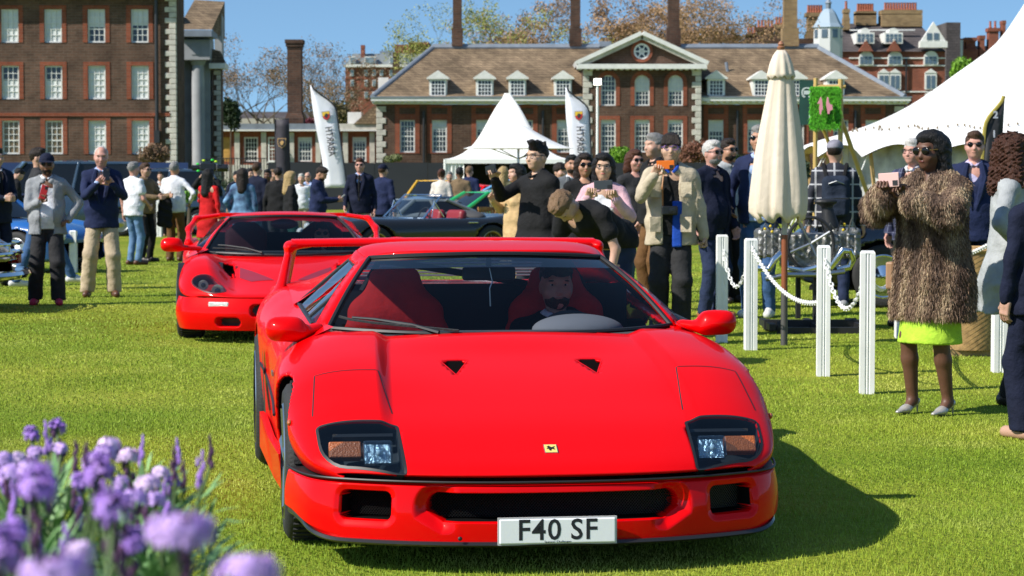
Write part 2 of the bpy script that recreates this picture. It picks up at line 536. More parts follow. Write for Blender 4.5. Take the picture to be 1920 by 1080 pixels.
def in_poly(px, py, poly):
    r = np.zeros(px.shape, bool); n = len(poly); j = n - 1
    for i in range(n):
        xi, yi = poly[i][0], poly[i][1]; xj, yj = poly[j][0], poly[j][1]
        c = ((yi > py) != (yj > py)) & (px < (xj - xi) * (py - yi) / (yj - yi + 1e-12) + xi)
        r ^= c; j = i
    return r
def surf_band(name, sh, poly, w, mat, parent, off=0.0015, closed=False, step=0.02):
    pts2 = densify(poly, step, closed)
    P3 = [sh.pt(p[0], p[1], off) for p in pts2]; N3 = [(sh.pt(p[0], p[1], 0.02) - sh.pt(p[0], p[1])).normalized() for p in pts2]
    V, F = ribbon(P3, N3, w, closed)
    return mobj(name, V, F, mat, parent)
def surf_patch(name, sh, poly, mat, parent, off=0.001, n=10):
    """polygon laid on the body skin (fan from its centre, several rings)"""
    pts = densify(poly, 0.015); c = sum((Vector((p[0], p[1])) for p in pts), Vector((0, 0))) / len(pts)
    V = [sh.pt(c[0], c[1], off)]; F = []; m = len(pts)
    for r in range(1, n + 1):
        for p in pts:
            q = c.lerp(Vector((p[0], p[1])), r / n); V.append(sh.pt(q[0], q[1], off))
    for k in range(m):
        F.append((0, 1 + k, 1 + (k + 1) % m))
    for r in range(n - 1):
        for k in range(m):
            a = 1 + r * m; b = a + m; k2 = (k + 1) % m
            F.append((a + k, b + k, b + k2, a + k2))
    return fix_up(mobj(name, V, F, mat, parent))
def fix_up(o): return fix_normals(o)

def grid_obj(name, fn, nu, nv, mat, parent, thick=0.0):
    V = np.array([fn(i / (nu - 1), j / (nv - 1)) for i in range(nu) for j in range(nv)], float)
    i = np.arange(nu - 1)[:, None]; j = np.arange(nv - 1)[None, :]
    F = np.stack([i * nv + j, i * nv + j + 1, (i + 1) * nv + j + 1, (i + 1) * nv + j], axis=2).reshape(-1, 4)
    o = mobj(name, V, F, mat, parent)
    if thick:
        md = o.modifiers.new("sheet", 'SOLIDIFY'); md.thickness = thick; md.offset = 0
    return o
def lerp3(a, b, t): return Vector(a).lerp(Vector(b), t)

def wheel(parent, c, r, w, rim, style='star', rimmat=None, side=1, tread=True, dish=0.02):
    """tyre with its rim as a sub-part; side=+1 faces +x"""
    x = c[0]; hw = w / 2
    t = MB()
    ri = rim
    prof = [(ri, -hw * .92), (ri + .02, -hw), (r - .035, -hw), (r - .008, -hw * .86), (r, -hw * .66)]
    nb = 4
    for k in range(nb):                       # circumferential grooves
        a = -hw * .62 + (hw * 1.24) * (k + .5) / nb
        prof += [(r, a - hw * .10), (r - .008, a - hw * .09), (r - .008, a - hw * .03), (r, a - hw * .02)]
    prof += [(r, hw * .66), (r - .008, hw * .86), (r - .035, hw), (ri + .02, hw), (ri, hw * .92)]
    t.lathe(prof, (x, c[1], c[2]), 56, 'x', capped=False)
    if tread:
        for k in range(56):                   # cross blocks on the running surface
            g = 2 * PI * k / 56
            cy, cz = math.cos(g), math.sin(g)
            M = Matrix(((1, 0, 0), (0, cy, -sz_(g)), (0, sz_(g), cy)))
            t.box((x, c[1] + (r + .002) * cy, c[2] + (r + .002) * cz), (w * .74, .010, .016), M)
    ty = t.build("tyre", M_RUBBER, parent, True)
    ty["kind"] = "stuff" if False else "thing"
    del ty["kind"]
    m = MB(); s = side
    rm = rimmat or M_STEEL
    m.lathe([(ri, -hw * .9 * s), (ri - .012, 0), (ri - .012, (hw - dish) * s), (ri + .012, hw * .97 * s), (ri + .002, (hw + .004) * s)], (x, c[1], c[2]), 48, 'x', capped=False)
    if style == 'star':
        for k in range(5):
            g = 2 * PI * k / 5 + .3
            a = Vector((x + (hw - dish - .02) * s, c[1] + .04 * math.cos(g), c[2] + .04 * math.sin(g)))
            b = Vector((x + (hw - dish) * s, c[1] + (ri - .01) * math.cos(g), c[2] + (ri - .01) * math.sin(g)))
            m.tube([a, b], [.042, .03], 8)
        m.lathe([(.06, (hw - dish - .04) * s), (.055, (hw - dish + .012) * s), (.0, (hw - dish + .015) * s)], (x, c[1], c[2]), 20, 'x')
    elif style == 'wire':
        for k in range(36):
            g = 2 * PI * k / 36; g2 = g + (.35 if k % 2 else -.35)
            m.tube([Vector((x + (hw * .55 if k % 3 else -hw * .1) * s, c[1] + .035 * math.cos(g), c[2] + .035 * math.sin(g))),
                    Vector((x + hw * .15 * s, c[1] + (ri - .01) * math.cos(g2), c[2] + (ri - .01) * math.sin(g2)))], .0035, 4, False)
        m.lathe([(.04, 0), (.038, hw * .7 * s), (.028, hw * .95 * s), (0, hw * .97 * s)], (x, c[1], c[2]), 16, 'x')
    else:
        m.lathe([(ri - .012, (hw - dish) * s), (ri * .7, (hw - dish - .02) * s), (ri * .45, (hw - dish + .01) * s), (0, (hw - dish + .03) * s)], (x, c[1], c[2]), 32, 'x')
    m.build("rim", rm, ty, True)
    return ty
def sz_(g): return math.sin(g)

def arch_liner(parent, shell_c, r, x0, x1):
    m = MB(); cy, cz = shell_c; n = 18
    V = []; F = []
    for i in range(n + 1):
        g = -0.35 + (PI + .7) * i / n
        for x in (x0, x1): V.append((x, cy + r * math.cos(g), cz + r * math.sin(g)))
    for i in range(n): F.append((2 * i, 2 * i + 1, 2 * i + 3, 2 * i + 2))
    V.append((x0, cy, cz)); k = len(V) - 1
    for i in range(n): F.append((k, 2 * i, 2 * i + 2))
    m.add(V, F); return m.build("arch_liner", M_BLACK, parent)

def mirror_pod(parent, base, c, size, mat, name="wing_mirror"):
    s = SDF(); c = np.array(c); b = np.array(base)
    sg = np.sign(c[0])
    s.box(c, (size[0] / 2, size[1] / 2, size[2] / 2), r=size[2] * .38, k=.02)
    s.ell(c + [0, -size[1] * .2, 0], (size[0] * .47, size[1] * .62, size[2] * .47), k=.03)
    inner = c - [sg * size[0] * .38, 0, size[2] * .22]
    s.cap(inner, b, .038, .030, k=.03, fl=(1, 1.4, .7))
    return sdf_obj(name, s, .008, mat, parent)

# ------------------------------------------------------------------ the low red car in front
def red_sports_car():
    t = thing("sports_car", "low red sports car with tall rear wing and number plate, nearest to the viewer", "car", (0.16, 8.42, 0), R(7.5)); t.scale = (1.022, 1, 1)
    U = np.concatenate([np.linspace(0, .06, 13), np.linspace(.07, .9, 76), np.linspace(.93, 4.36, 100)])
    us = [0, .04, .12, .3, .5, .75, 1.0, 1.3, 1.7, 2.4, 3.0, 3.4, 3.9, 4.36]
    tab = dict(
        wb=[.745, .775, .815, .855, .872, .885, .895, .905, .905, .905, .93, .95, .94, .90],
        zb=[.338, .338, .338, .338, .338, .30, .20, .13, .12, .12, .13, .15, .20, .30],
        w=[.765, .805, .855, .90, .925, .94, .952, .957, .950, .955, .975, .99, .98, .93],
        zs=[.350, .365, .385, .42, .46, .52, .56, .57, .56, .56, .60, .63, .63, .62],
        xf=[.61, .61, .61, .605, .60, .59, .575, .56, .60, .70, .74, .74, .72, .70],
        zf=[.360, .386, .428, .520, .606, .694, .752, .796, .808, .83, .865, .885, .88, .87],
        xh=[.55, .55, .55, .545, .535, .525, .51, .49, .52, .60, .60, .60, .60, .60],
        zh=[.360, .385, .424, .504, .572, .652, .716, .774, .80, .825, .86, .875, .875, .87],
        zc=[.362, .390, .430, .512, .580, .655, .718, .792, .80, .825, .86, .875, .875, .87])
    sh = Shell(U, tab, us, pc=([0, .25, .5, .9, 4.36], [.20, .16, .10, 0.0, 0.0]), e=.82, dens=3)
    # features are drawn on the skin in plan (x, y)
    lamp = rounded([(.528, .075), (.540, .350), (.828, .425), (.815, .235)], [.02, .015, .02, .10], 6)
    lamp = [(p[0], p[1]) for p in lamp]
    lampL = [(-x, y) for x, y in lamp]
    naca = [(.212, .945), (.322, .945), (.275, .775)]
    nacas = [naca, [(-x, y) for x, y in naca]]
    cab = [(.71, 1.47), (.66, 1.36), (.5, 1.335), (0, 1.31), (-.5, 1.335), (-.66, 1.36), (-.71, 1.47), (-.74, 2.7), (-.6, 2.95), (.6, 2.95), (.74, 2.7)]
    def swell(pl, k):
        cx, cy = sum(p[0] for p in pl) / len(pl), sum(p[1] for p in pl) / len(pl)
        out = []
        for p in pl:
            d = math.hypot(p[0] - cx, p[1] - cy); out.append((cx + (p[0] - cx) * (d + k) / d, cy + (p[1] - cy) * (d + k) / d))
        return out
    cuts = [(lamp, .36), (lampL, .36), (nacas[0], .5), (nacas[1], .5), (cab, .6)]
    AR = [(.93, .31, .345), (3.38, .335, .372)]
    sh.obj("body", M_RED, t, None, AR, cuts=cuts)
    # floor pan and tub
    m = MB(); m.bb(-.78, .78, .30, 4.1, .14, .17); m.build("floor_pan", M_BLACK, t)
    for (cy, cz, r) in AR:
        for sg in (-1, 1): arch_liner(t, (cy, cz), r + .004, sg * .55, sg * (.87 if cy < 2 else .93))
    # tail panel
    m = MB(); m.bb(-.86, .86, 4.33, 4.35, .24, .86); m.build("tail_panel", M_BLACK, t)
    # ---- headlamps
    gmk = plain("mouth_mesh", (.004, .004, .004), .8, spec=.1)
    for sg in (1, -1):
        poly = [(sg * x, y) for x, y in lamp]
        lampo = MB()
        pts = densify(poly, .02)
        top = [sh.pt(p[0], p[1], -.002) for p in pts]; nn = Vector((0, .10, -.055))
        n_ = len(top); V = top + [p + nn for p in top]
        F = [(i, (i + 1) % n_, n_ + (i + 1) % n_, n_ + i) for i in range(n_)] + [tuple(range(n_, 2 * n_))]
        lampo.add(V, F)
        hl = lampo.build("headlamp", plain("lamp_housing", (0.02, 0.026, 0.032), .55), t)
        # lit units inside
        def inside(x, y): return sh.pt(x, y, -.034)
        a = inside(sg * .622, .235); b = inside(sg * .742, .285)
        M = Matrix.Rotation(R(-28), 3, 'X')
        q = MB().box(a, (.108, .05, .088), M).build("lamp_unit", glass("lamp_glass", (.75, .84, .88), 1.0, 1.6, .08), hl); bevel(q, .012, 3)
        q2 = MB().box(a + M @ Vector((0, .010, 0)), (.094, .004, .074), M).build("reflector", plain("lamp_chrome", (.62, .68, .72), .22, .9, bump=1.0, bscale=55), hl)
        MB().ell(a + Vector((.004, -.004, .002)), (.010, .010, .012), 10, 7).build("bulb", plain("bulb_glass", (.8, .85, .88), .1, spec=.9), hl, True)
        q = MB().box(b, (.118, .05, .064), M).build("indicator_unit", plain("amber_lens", (.40, .10, .018), .3, coat=.6, bump=.4, bscale=160), hl); bevel(q, .006, 2)
        c_ = inside(sg * .67, .345)
        MB().box(c_ + Vector((0, 0, -.01)), (.22, .05, .012), M).build("lamp_brow", M_BLACK, hl)
        surf_patch("lamp_cover", sh, poly, glass("lamp_cover_glass", (.72, .80, .86), .6, 1.4), hl, .0015, 6)
        surf_band("lamp_seal", sh, swell(poly, .001), .011, M_BLACK, hl, .0018, True, .008)
        # raised cover panel seam
        cov = [(sg * .548, .445), (sg * .580, .735), (sg * .82, .76), (sg * .84, .50)]
        surf_band("panel_gap", sh, [cov[0], cov[1], cov[2], cov[3]], .0055, M_BLACK, t, .0012, False, .01)
        # hood shoulder crease
        # air ducts on the hood
        nd = nacas[0 if sg > 0 else 1]
        pts = [sh.pt(p[0], p[1], -.001) for p in nd]
        V = [pts[0], pts[1], pts[2], pts[0] + Vector((0, .02, -.06)), pts[1] + Vector((0, .02, -.06))]
        dct = MB().add(V, [(3, 4, 2), (0, 3, 2), (1, 2, 4)]).build("hood_duct", M_RED, t)
        V = [pts[0] + Vector((0, 0, -.002)), pts[1] + Vector((0, 0, -.002)), pts[1] + Vector((0, -.01, -.05)), pts[0] + Vector((0, -.01, -.05)),
             (pts[0] + pts[2]) / 2 + Vector((0, .02, -.03)), (pts[1] + pts[2]) / 2 + Vector((0, .02, -.03))]
        MB().add(V, [(0, 1, 2, 3), (3, 2, 5, 4)]).build("duct_mouth", gmk, dct)
        surf_band("duct_edge", sh, swell(nd, .002), .005, M_RED, dct, .0010, True, .006)
    # ---- badge on the nose
    bc = (0.0, .135); bz = sh.pt(0, bc[1], .002); nv = (sh.pt(0, bc[1], .02) - sh.pt(0, bc[1])).normalized()
    tilt = math.atan2(nv.z, -nv.y)
    BM = Matrix.Rotation(-(tilt), 3, 'X')
    bd = MB().box(bz + nv * .001, (.044, .004, .052), BM).build("badge", plain("badge_yellow", (.75, .62, .16), .35, coat=.5), t)
    BC = MB().box(bz, (.049, .004, .057), BM).build("badge_rim", M_CHROME, bd)
    horse = [(-.003, -.016), (.001, -.014), (.000, -.008), (.006, -.004), (.013, -.009), (.015, -.006), (.010, .001), (.012, .007), (.017, .010), (.012, .011), (.006, .006), (.002, .006),
             (-.003, .012), (-.005, .016), (-.010, .012), (-.014, .009), (-.011, .006), (-.008, .005), (-.012, -.001), (-.015, -.001), (-.013, -.005), (-.007, -.002), (-.006, -.006), (-.008, -.011)]
    hm = MB().prism(horse, .002, BM); hm.v = [Vector(v) + bz + nv * .004 for v in hm.v]
    hm.build("prancing_mark", M_BLACK, bd)
    # ---- front bumper with three mouths
    fx = np.linspace(0, .765, 60); fy = .20 * (fx / .765) ** 2.5
    sx = cr(us, tab['w'], np.linspace(.004, .55, 60)); sy = np.linspace(.004, .55, 60) + cr([0, .25, .5, .9], [.20, .16, .10, 0], np.linspace(.004, .55, 60))
    ok = sy < .60
    ox = np.concatenate([fx, sx[ok]]); oy = np.concatenate([fy, sy[ok]])
    L = np.concatenate([[0], np.cumsum(np.hypot(np.diff(ox), np.diff(oy)))])
    NT, NV = 720, 96
    T = np.linspace(-L[-1], L[-1], NT); Vv = np.linspace(0, 1, NV)
    px = np.sign(T) * np.interp(np.abs(T), L, ox); py = np.interp(np.abs(T), L, oy)
    for _ in range(80):
        py[1:-1] = .25 * py[:-2] + .5 * py[1:-1] + .25 * py[2:]; px[1:-1] = .25 * px[:-2] + .5 * px[1:-1] + .25 * px[2:]
    tx = np.gradient(px); ty_ = np.gradient(py); ln = np.hypot(tx, ty_); nx, ny = ty_ / ln, -tx / ln
    arcx = T
    zb_ = .118 + .055 * smooth_arr(np.abs(T), .78, 1.15)
    Zg = zb_[:, None] + (.330 - zb_[:, None]) * Vv[None, :]
    bul = .012 * np.sin(PI * np.clip(Vv, 0, 1)) + .016 * (1 - Vv) ** 2 - .012 * smooth_arr(Vv, .93, 1)
    bul = bul[None, :] - .030 * smooth_arr(.1 - Vv, 0, .1)[None, :] * smooth_arr(np.abs(T), .75, 1.1)[:, None]
    A = np.abs(arcx)[:, None] + 0 * Zg
    def rbox(a, z, ca, cz, ha, hz, r):
        qa = np.abs(a - ca) - ha + r; qz = np.abs(z - cz) - hz + r
        return np.sqrt(np.maximum(qa, 0) ** 2 + np.maximum(qz, 0) ** 2) + np.minimum(np.maximum(qa, qz), 0) - r
    lowr = .07 * smooth_arr(.245 - Zg, 0, .05) * 0
    dC = rbox(A, Zg, 0, .243, .462, .049, .045)
    dC = np.maximum(dC, (A - .395) * .55 + (.200 - Zg) * .9 - .008)       # swept lower corners
    dS = rbox(A, Zg, .692, .242, .096, .051, .024)
    flare = .035 * smooth_arr(.05 - dC, 0, .05) * smooth_arr(A, .34, .44)
    dep = .15 * smooth_arr(-dC, -.005, .005) + flare + .15 * smooth_arr(-dS, -.004, .004) + .010 * smooth_arr(.03 - dS, 0, .03)
    off = bul - dep
    VX = px[:, None] + nx[:, None] * off; VY = py[:, None] + ny[:, None] * off
    Vb = np.stack([VX, VY, Zg], axis=2).reshape(-1, 3)
    i = np.arange(NT - 1)[:, None]; j = np.arange(NV - 1)[None, :]
    Fb = np.stack([i * NV + j, (i + 1) * NV + j, (i + 1) * NV + j + 1, i * NV + j + 1], axis=2).reshape(-1, 4)
    deep = (np.minimum(dC, dS).reshape(-1)[Fb].mean(axis=1) < .0015)
    o = mobj("front_bumper", Vb, Fb[~deep], M_RED, t)
    gm = plain("mouth_mesh", (.004, .004, .004), .8, spec=.1)
    o2 = mobj("grille_back", Vb, Fb[deep], gm, t)
    # mesh wires in the mouths
    for nm_, a0, a1 in (("centre", -.47, .47), ("left", -.79, -.60), ("right", .60, .79)):
        wm = MB()
        for k in range(int((a1 - a0) / .011) + 8):
            for dr in (1, -1):
                s0 = a0 - .05 + .011 * k
                seg = []
                for zz in np.linspace(.20, .297, 6):
                    aa = s0 + dr * (zz - .25) * .9
                    if aa < a0 or aa > a1: continue
                    xx = np.interp(aa, T, px); yy = np.interp(aa, T, py)
                    seg.append(Vector((xx - np.interp(aa, T, nx) * .060, yy - np.interp(aa, T, ny) * .060, zz)))
                if len(seg) > 1: wm.tube(seg, .0011, 3, False)
        g_ = wm.build("grille_mesh", plain("mesh_wire", (.012, .012, .012), .5), o2); g_["kind"] = "stuff"
    # black rubber strip between hood and bumper
    st = []
    for k in range(0, NT, 6): st.append(Vector((px[k] + nx[k] * .004, py[k] + ny[k] * .004, .3355 + .0 * abs(px[k]))))
    MB().tube(st, .0048, 6).build("rubber_strip", M_BLACK, t, True)
    # dark closing strip over the top of the bumper
    V = []
    for k in range(0, NT, 6): V += [(px[k] - nx[k] * .004, py[k] - ny[k] * .004, .3315), (px[k] - nx[k] * .16, py[k] - ny[k] * .16, .3315)]
    mobj("bumper_ledge", V, [(2 * i_, 2 * i_ + 1, 2 * i_ + 3, 2 * i_ + 2) for i_ in range(len(V) // 2 - 1)], M_BLACK, t)
    # chin splitter
    V = []; F = []
    for k in range(0, NT, 6):
        q = 1 - .85 * smooth01(.72, 1.05, abs(T[k]))
        for (o_, z_) in ((.030 * q, zb_[k] + .004), (.042 * q, zb_[k] - .006), (.030 * q, zb_[k] - .014), (-.05, zb_[k] - .014), (-.05, zb_[k] + .002)):
            V.append((px[k] + nx[k] * o_, py[k] + ny[k] * o_, z_))
    n_ = len(range(0, NT, 6))
    for a in range(n_ - 1):
        for b in range(5):
            F.append((a * 5 + b, a * 5 + (b + 1) % 5, (a + 1) * 5 + (b + 1) % 5, (a + 1) * 5 + b))
    fix_normals(mobj("chin_splitter", V, F, plain("splitter_black", (.014, .014, .014), .35, coat=.3), t, False))
    # ---- number plate
    pl = MB().box((.0, -.040, .162), (.416, .010, .090)).build("number_plate", plain("plate_white", (.85, .86, .87), .35, coat=.3), t)
    bevel(pl, .006, 3)
    MB().box((.0, -.033, .162), (.426, .012, .100)).build("plate_surround", plain("plate_edge", (.45, .45, .45), .4), pl)
    text("plate_number", "F40", plain("plate_ink", (.012, .013, .018), .5), .106, pl, (-.066, -.0455, .164), (PI / 2, 0, 0), .0003, .0014, .95)["kind"] = "stuff"
    text("plate_letters", "SF", MATS["plate_ink"], .106, pl, (.094, -.0455, .164), (PI / 2, 0, 0), .0003, .0014, .95)["kind"] = "stuff"
    text("plate_maker", "Spencer Challenger", MATS["plate_ink"], .011, pl, (.0, -.0455, .1235), (PI / 2, 0, 0), .0003, 0, 1)
    MB().ell((-.345, -.018, .137), (.008, .006, .008)).build("tow_eye", M_BLACK, t)
    # ---- wheels
    for sg in (-1, 1):
        wheel(t, (sg * .818, .93, .312), .312, .235, .222, 'star', M_STEEL, sg)
        wheel(t, (sg * .825, 3.38, .335), .335, .335, .225, 'star', M_STEEL, sg, dish=.05)
    # ---- glasshouse
    def ws(a, v, off=0.0):
        s_ = 2 * a - 1
        x0 = .725 * math.sin(s_ * PI / 2 * .92) / math.sin(PI / 2 * .92); q0 = abs(x0) / .725
        x1 = .515 * math.sin(s_ * PI / 2 * .92) / math.sin(PI / 2 * .92); q1 = abs(x1) / .515
        b = Vector((x0, 1.312 + .27 * q0 ** 2.6, .779 + .014 * q0 ** 2)); tpt = Vector((x1, 1.975 + .17 * q1 ** 2.6, 1.092 - .022 * q1 ** 2))
        p = b.lerp(tpt, v); p.z += .020 * math.sin(PI * v); p.y -= .02 * math.sin(PI * v) + off; p.z += off * 2
        return p
    grid_obj("windscreen", lambda a, v: ws(a, v), 41, 14, glass("screen_glass", (.80, .85, .94), .26, 1.5), t)
    pts = [ws(0, v / 13) for v in range(14)] + [ws(a / 40, 1) for a in range(41)] + [ws(1, 1 - v / 13) for v in range(14)] + [ws(1 - a / 40, 0) for a in range(41)]
    pts2 = [p + Vector((0, -.003, .004)) for p in pts]
    MB().tube(pts2 + [pts2[0]], .010, 6, False).build("screen_seal", M_BLACK, t, True)
    # dark sun band along the top edge of the screen
    grid_obj("sun_band", lambda a, v: ws(a, .80 + .19 * v, -.001) + Vector((0, -.0015, .002)), 41, 5, glass("sunband_glass", (.10, .15, .24), 1.0, 1.45), t)
    # roof
    def rf(a, v):
        s_ = 2 * a - 1; f = ws(a, 1.0); yr = 2.86; zr = 1.098
        xw = .515 + .03 * math.sin(PI * min(1, v * 1.2))
        x = xw * math.sin(s_ * PI / 2 * .92) / math.sin(PI / 2 * .92)
        y = f.y + (yr - f.y) * v
        z = (1.092 + .040 * math.sin(PI * min(v * .95 + .04, 1)) ** 1 * .9 + (zr - 1.092) * v) - .045 * abs(s_) ** 3.2
        return Vector((x, y, z + .004))
    grid_obj("roof", rf, 41, 22, M_RED, t, .012)
    for sg in (-1, 1):
        a0 = 0 if sg < 0 else 1
        # A pillar: band beside the screen, running back over the side glass as the roof rail
        P0 = [ws(a0, v / 10) for v in range(11)]
        O0 = [P0[v] + Vector((sg * (.060 - .018 * v / 10), .045 + .03 * v / 10, -.012 - .01 * v / 10)) for v in range(11)]
        rail = [rf(a0, v / 10) for v in range(1, 11)]
        railo = [p + Vector((sg * .035, .0, -.040)) for p in rail]
        I_ = P0 + rail; O_ = O0 + railo
        V = I_ + O_; n_ = len(I_)
        F = [(i_, i_ + 1, n_ + i_ + 1, n_ + i_) for i_ in range(n_ - 1)]
        ap = fix_normals(mobj("roof_pillar", V, F, M_RED, t)); md = ap.modifiers.new("sheet", 'SOLIDIFY'); md.thickness = .02; md.offset = 0
        # door top and side glass
        belt = [Vector((sg * (.79 + .015 * q), 1.56 + q * 1.10, .812 + .03 * q)) for q in np.linspace(0, 1, 12)]
        topl = []
        for q in np.linspace(0, 1, 12):
            k = q * (n_ - 1) * .80
            i_ = int(k); f_ = k - i_
            topl.append(O_[i_].lerp(O_[min(i_ + 1, n_ - 1)], f_))
        V = belt + topl
        F = [(i_, i_ + 1, 12 + i_ + 1, 12 + i_) for i_ in range(11)]
        mobj("side_glass", V, F, glass("side_glass", (.45, .52, .56), 1.0, 1.5), t)
        MB().tube(belt + topl[::-1] + [belt[0]], .011, 6, False).build("window_seal", M_BLACK, t, True)
        sp = MB().tube([belt[3], topl[3]], .011, 6); sp.build("quarter_bar", M_BLACK, t, True)
        # shoulder between door top and body skin
        V = []; 
        for q in np.linspace(0, 1, 16):
            y = 1.42 + q * 1.5
            x = .70 + .09 * min(1, q * 3.0); V.append(Vector((sg * (x + .012), y, .812 + .03 * q))); V.append(sh.pt(sg * .86, y, .003) + Vector((0, 0, -.004)))
        F = [(2 * i_, 2 * i_ + 1, 2 * i_ + 3, 2 * i_ + 2) for i_ in range(15)]
        fix_normals(mobj("door_shoulder", V, F, M_RED, t))
        # rear buttress: from roof rear down to the tail
        V = []; n2 = 18
        for i_ in range(n2 + 1):
            q = i_ / n2; y = 2.60 + 1.45 * q
            zt = 1.075 - .20 * q ** 1.25; xt = .545 + .05 * q
            zt = min(zt, 1.085)
            bz_ = sh.ztop(.80, y)
            V += [Vector((sg * (xt - .10), y, zt + .010)), Vector((sg * xt, y, zt)), Vector((sg * (xt + .10), y, (zt * .55 + bz_ * .45))), Vector((sg * (.83), y, bz_ + .003))]
        F = []
        for i_ in range(n2):
            for b in range(3): F.append((i_ * 4 + b, i_ * 4 + b + 1, (i_ + 1) * 4 + b + 1, (i_ + 1) * 4 + b))
        bt = fix_normals(mobj("rear_buttress", V, F, M_RED, t)); md = bt.modifiers.new("s", 'SUBSURF'); md.levels = 1; md.render_levels = 1
        # black inlet cut behind the side glass
        MB().prism([(-.09, -.035), (.09, -.035), (.07, .035), (-.06, .03)], .012, Matrix.Rotation(R(90), 3, 'Z')).build("inlet", M_BLACK, t).location = (sg * .80, 2.86, .83)
        # mirrors
        mirror_pod(t, (sg * .775, 1.57, .80), (sg * .905, 1.50, .812 if sg > 0 else .800), (.152, .10, .096), M_RED)
        # sills and side scoop
        V = [Vector((sg * .905, 1.28, .13)), Vector((sg * .93, 1.28, .30)), Vector((sg * .955, 1.9, .30)), Vector((sg * .965, 3.0, .30)), Vector((sg * .965, 3.0, .13)), Vector((sg * .93, 1.9, .12))]
        sc = MB().add(V, [(0, 1, 2, 5), (5, 2, 3, 4)]).build("sill", M_RED, t); md = sc.modifiers.new("sheet", 'SOLIDIFY'); md.thickness = .03; md.offset = 0
        V = [Vector((sg * .968, 2.30, .36)), Vector((sg * .968, 2.62, .34)), Vector((sg * .972, 2.74, .60)), Vector((sg * .972, 2.70, .63))]
        ms = MB().add(V, [(0, 1, 2, 3)]).build("side_scoop", M_BLACK, t)
        st = [Vector((sg * (np.interp(y, U, sh.k['w']) + .002), y, .455 + .05 * (y - 1.3))) for y in np.linspace(1.32, 2.95, 14)]
        MB().tube(st, .007, 5).build("side_strip", M_BLACK, t, True)
        MB().box((sg * .956, 1.66, .60), (.006, .11, .018)).build("maker_script", M_STEEL, t)
        # door lock on the shoulder
        MB().box(sh.pt(sg * .87, 2.05, .003), (.03, .05, .006)).build("lock_plate", M_RED, t)
        MB().ell((sg * .922, .60, .50), (.010, .018, .012)).build("side_repeater", MATS["amber_lens"], t, True)
    # engine cover with slats between the buttresses
    for k in range(9):
        q = k / 8; y = 2.90 + 1.0 * q; z = 1.085 - .17 * q
        MB().box((0, y, z), (.90 + .1 * q, .085, .008), Matrix.Rotation(R(-4), 3, 'X')).build("engine_slat", plain("slat_grey", (.30, .32, .34), .35, .3), t)
    # rear wing
    def wingpts(x0, y0, z0): return Vector((x0, y0, z0))
    for sg in (-1, 1):
        s = SDF()
        s.cap((sg * .86, 3.72, .80), (sg * .80, 3.98, 1.055), .055, .03, k=.04, fl=(.62, 1.6, 1))
        s.cap((sg * .885, 3.60, .80), (sg * .86, 4.25, .82), .05, .05, k=.06, fl=(.7, 1, .6))
        s.cap((sg * .84, 3.95, .84), (sg * .775, 4.10, 1.060), .06, .032, k=.03, fl=(.55, 1.7, 1))
        s.cap((sg * .80, 3.96, 1.07), (sg * .70, 4.02, 1.082), .030, .03, k=.03, fl=(1, 2.6, .75))
        sdf_obj("wing_upright", s, .011, M_RED, t)
    V = []; F = []
    prof = [(3.90, 1.075), (3.93, 1.098), (4.02, 1.106), (4.14, 1.092), (4.15, 1.084), (4.03, 1.076), (3.93, 1.064)]
    nx_ = 24
    for i_ in range(nx_ + 1):
        x = -.79 + 1.58 * i_ / nx_
        for (y, z) in prof: V.append((x, y, z + .006 * (1 - (x / .79) ** 2)))
    for i_ in range(nx_):
        for b in range(7): F.append((i_ * 7 + b, i_ * 7 + (b + 1) % 7, (i_ + 1) * 7 + (b + 1) % 7, (i_ + 1) * 7 + b))
    wb_ = fix_normals(mobj("wing_blade", V, F, M_RED, t))
    # ---- wiper
    def onscreen(a, v): return ws(a, v) + Vector((0, -.018, .018))
    arm = [onscreen(.36, -.02), onscreen(.30, .05), onscreen(.20, .095), onscreen(.125, .10)]
    bl = [onscreen(.06, .10), onscreen(.12, .075), onscreen(.20, .055), onscreen(.30, .035), onscreen(.40, .0)]
    wp = MB().tube(arm, [.009, .008, .006, .005], 6).build("wiper", M_BLACK, t, True)
    MB().tube(bl, .006, 5).build("wiper_blade", M_RUBBER, wp, True)
    # ---- cabin
    dk = plain("cabin_black", (.012, .012, .014), .8)
    m = MB(); m.bb(-.74, .74, 1.36, 2.9, .16, .19); m.build("cabin_floor", dk, t)
    m = MB(); m.bb(-.72, .72, 2.62, 2.66, .17, .93); m.build("bulkhead", dk, t)
    grid_obj("dashboard", lambda a, v: Vector(((2 * a - 1) * (.70 - .02 * v), 1.37 + .40 * v + .1 * (abs(2 * a - 1) ** 3) * (1 - v), .757 + .012 * math.sin(PI * v) - .10 * max(0, v - .8) * 5)), 12, 10, plain("dash_cloth", (.07, .068, .066), .95), t, .02)
    s = SDF(); s.ell((.36, 1.80, .765), (.20, .14, .070), k=.02); s.box((.36, 1.84, .70), (.19, .10, .07), .03)
    sdf_obj("instrument_hood", s, .015, plain("binnacle_grey", (.16, .158, .155), .95), t)
    wr = [Vector((.36 + .17 * math.cos(g), 1.98 + .05 * math.sin(g), .655 + .17 * math.sin(g))) for g in np.linspace(0, 2 * PI, 29)]
    sw = MB().tube(wr, .014, 7, False).build("steering_wheel", dk, t, True)
    MB().tube([(.36, 1.85, .63), (.36, 1.99, .655)], .03, 10).build("steering_column", dk, sw)
    seat_m = cloth("seat_red", (.55, .020, .018), wr=.3)
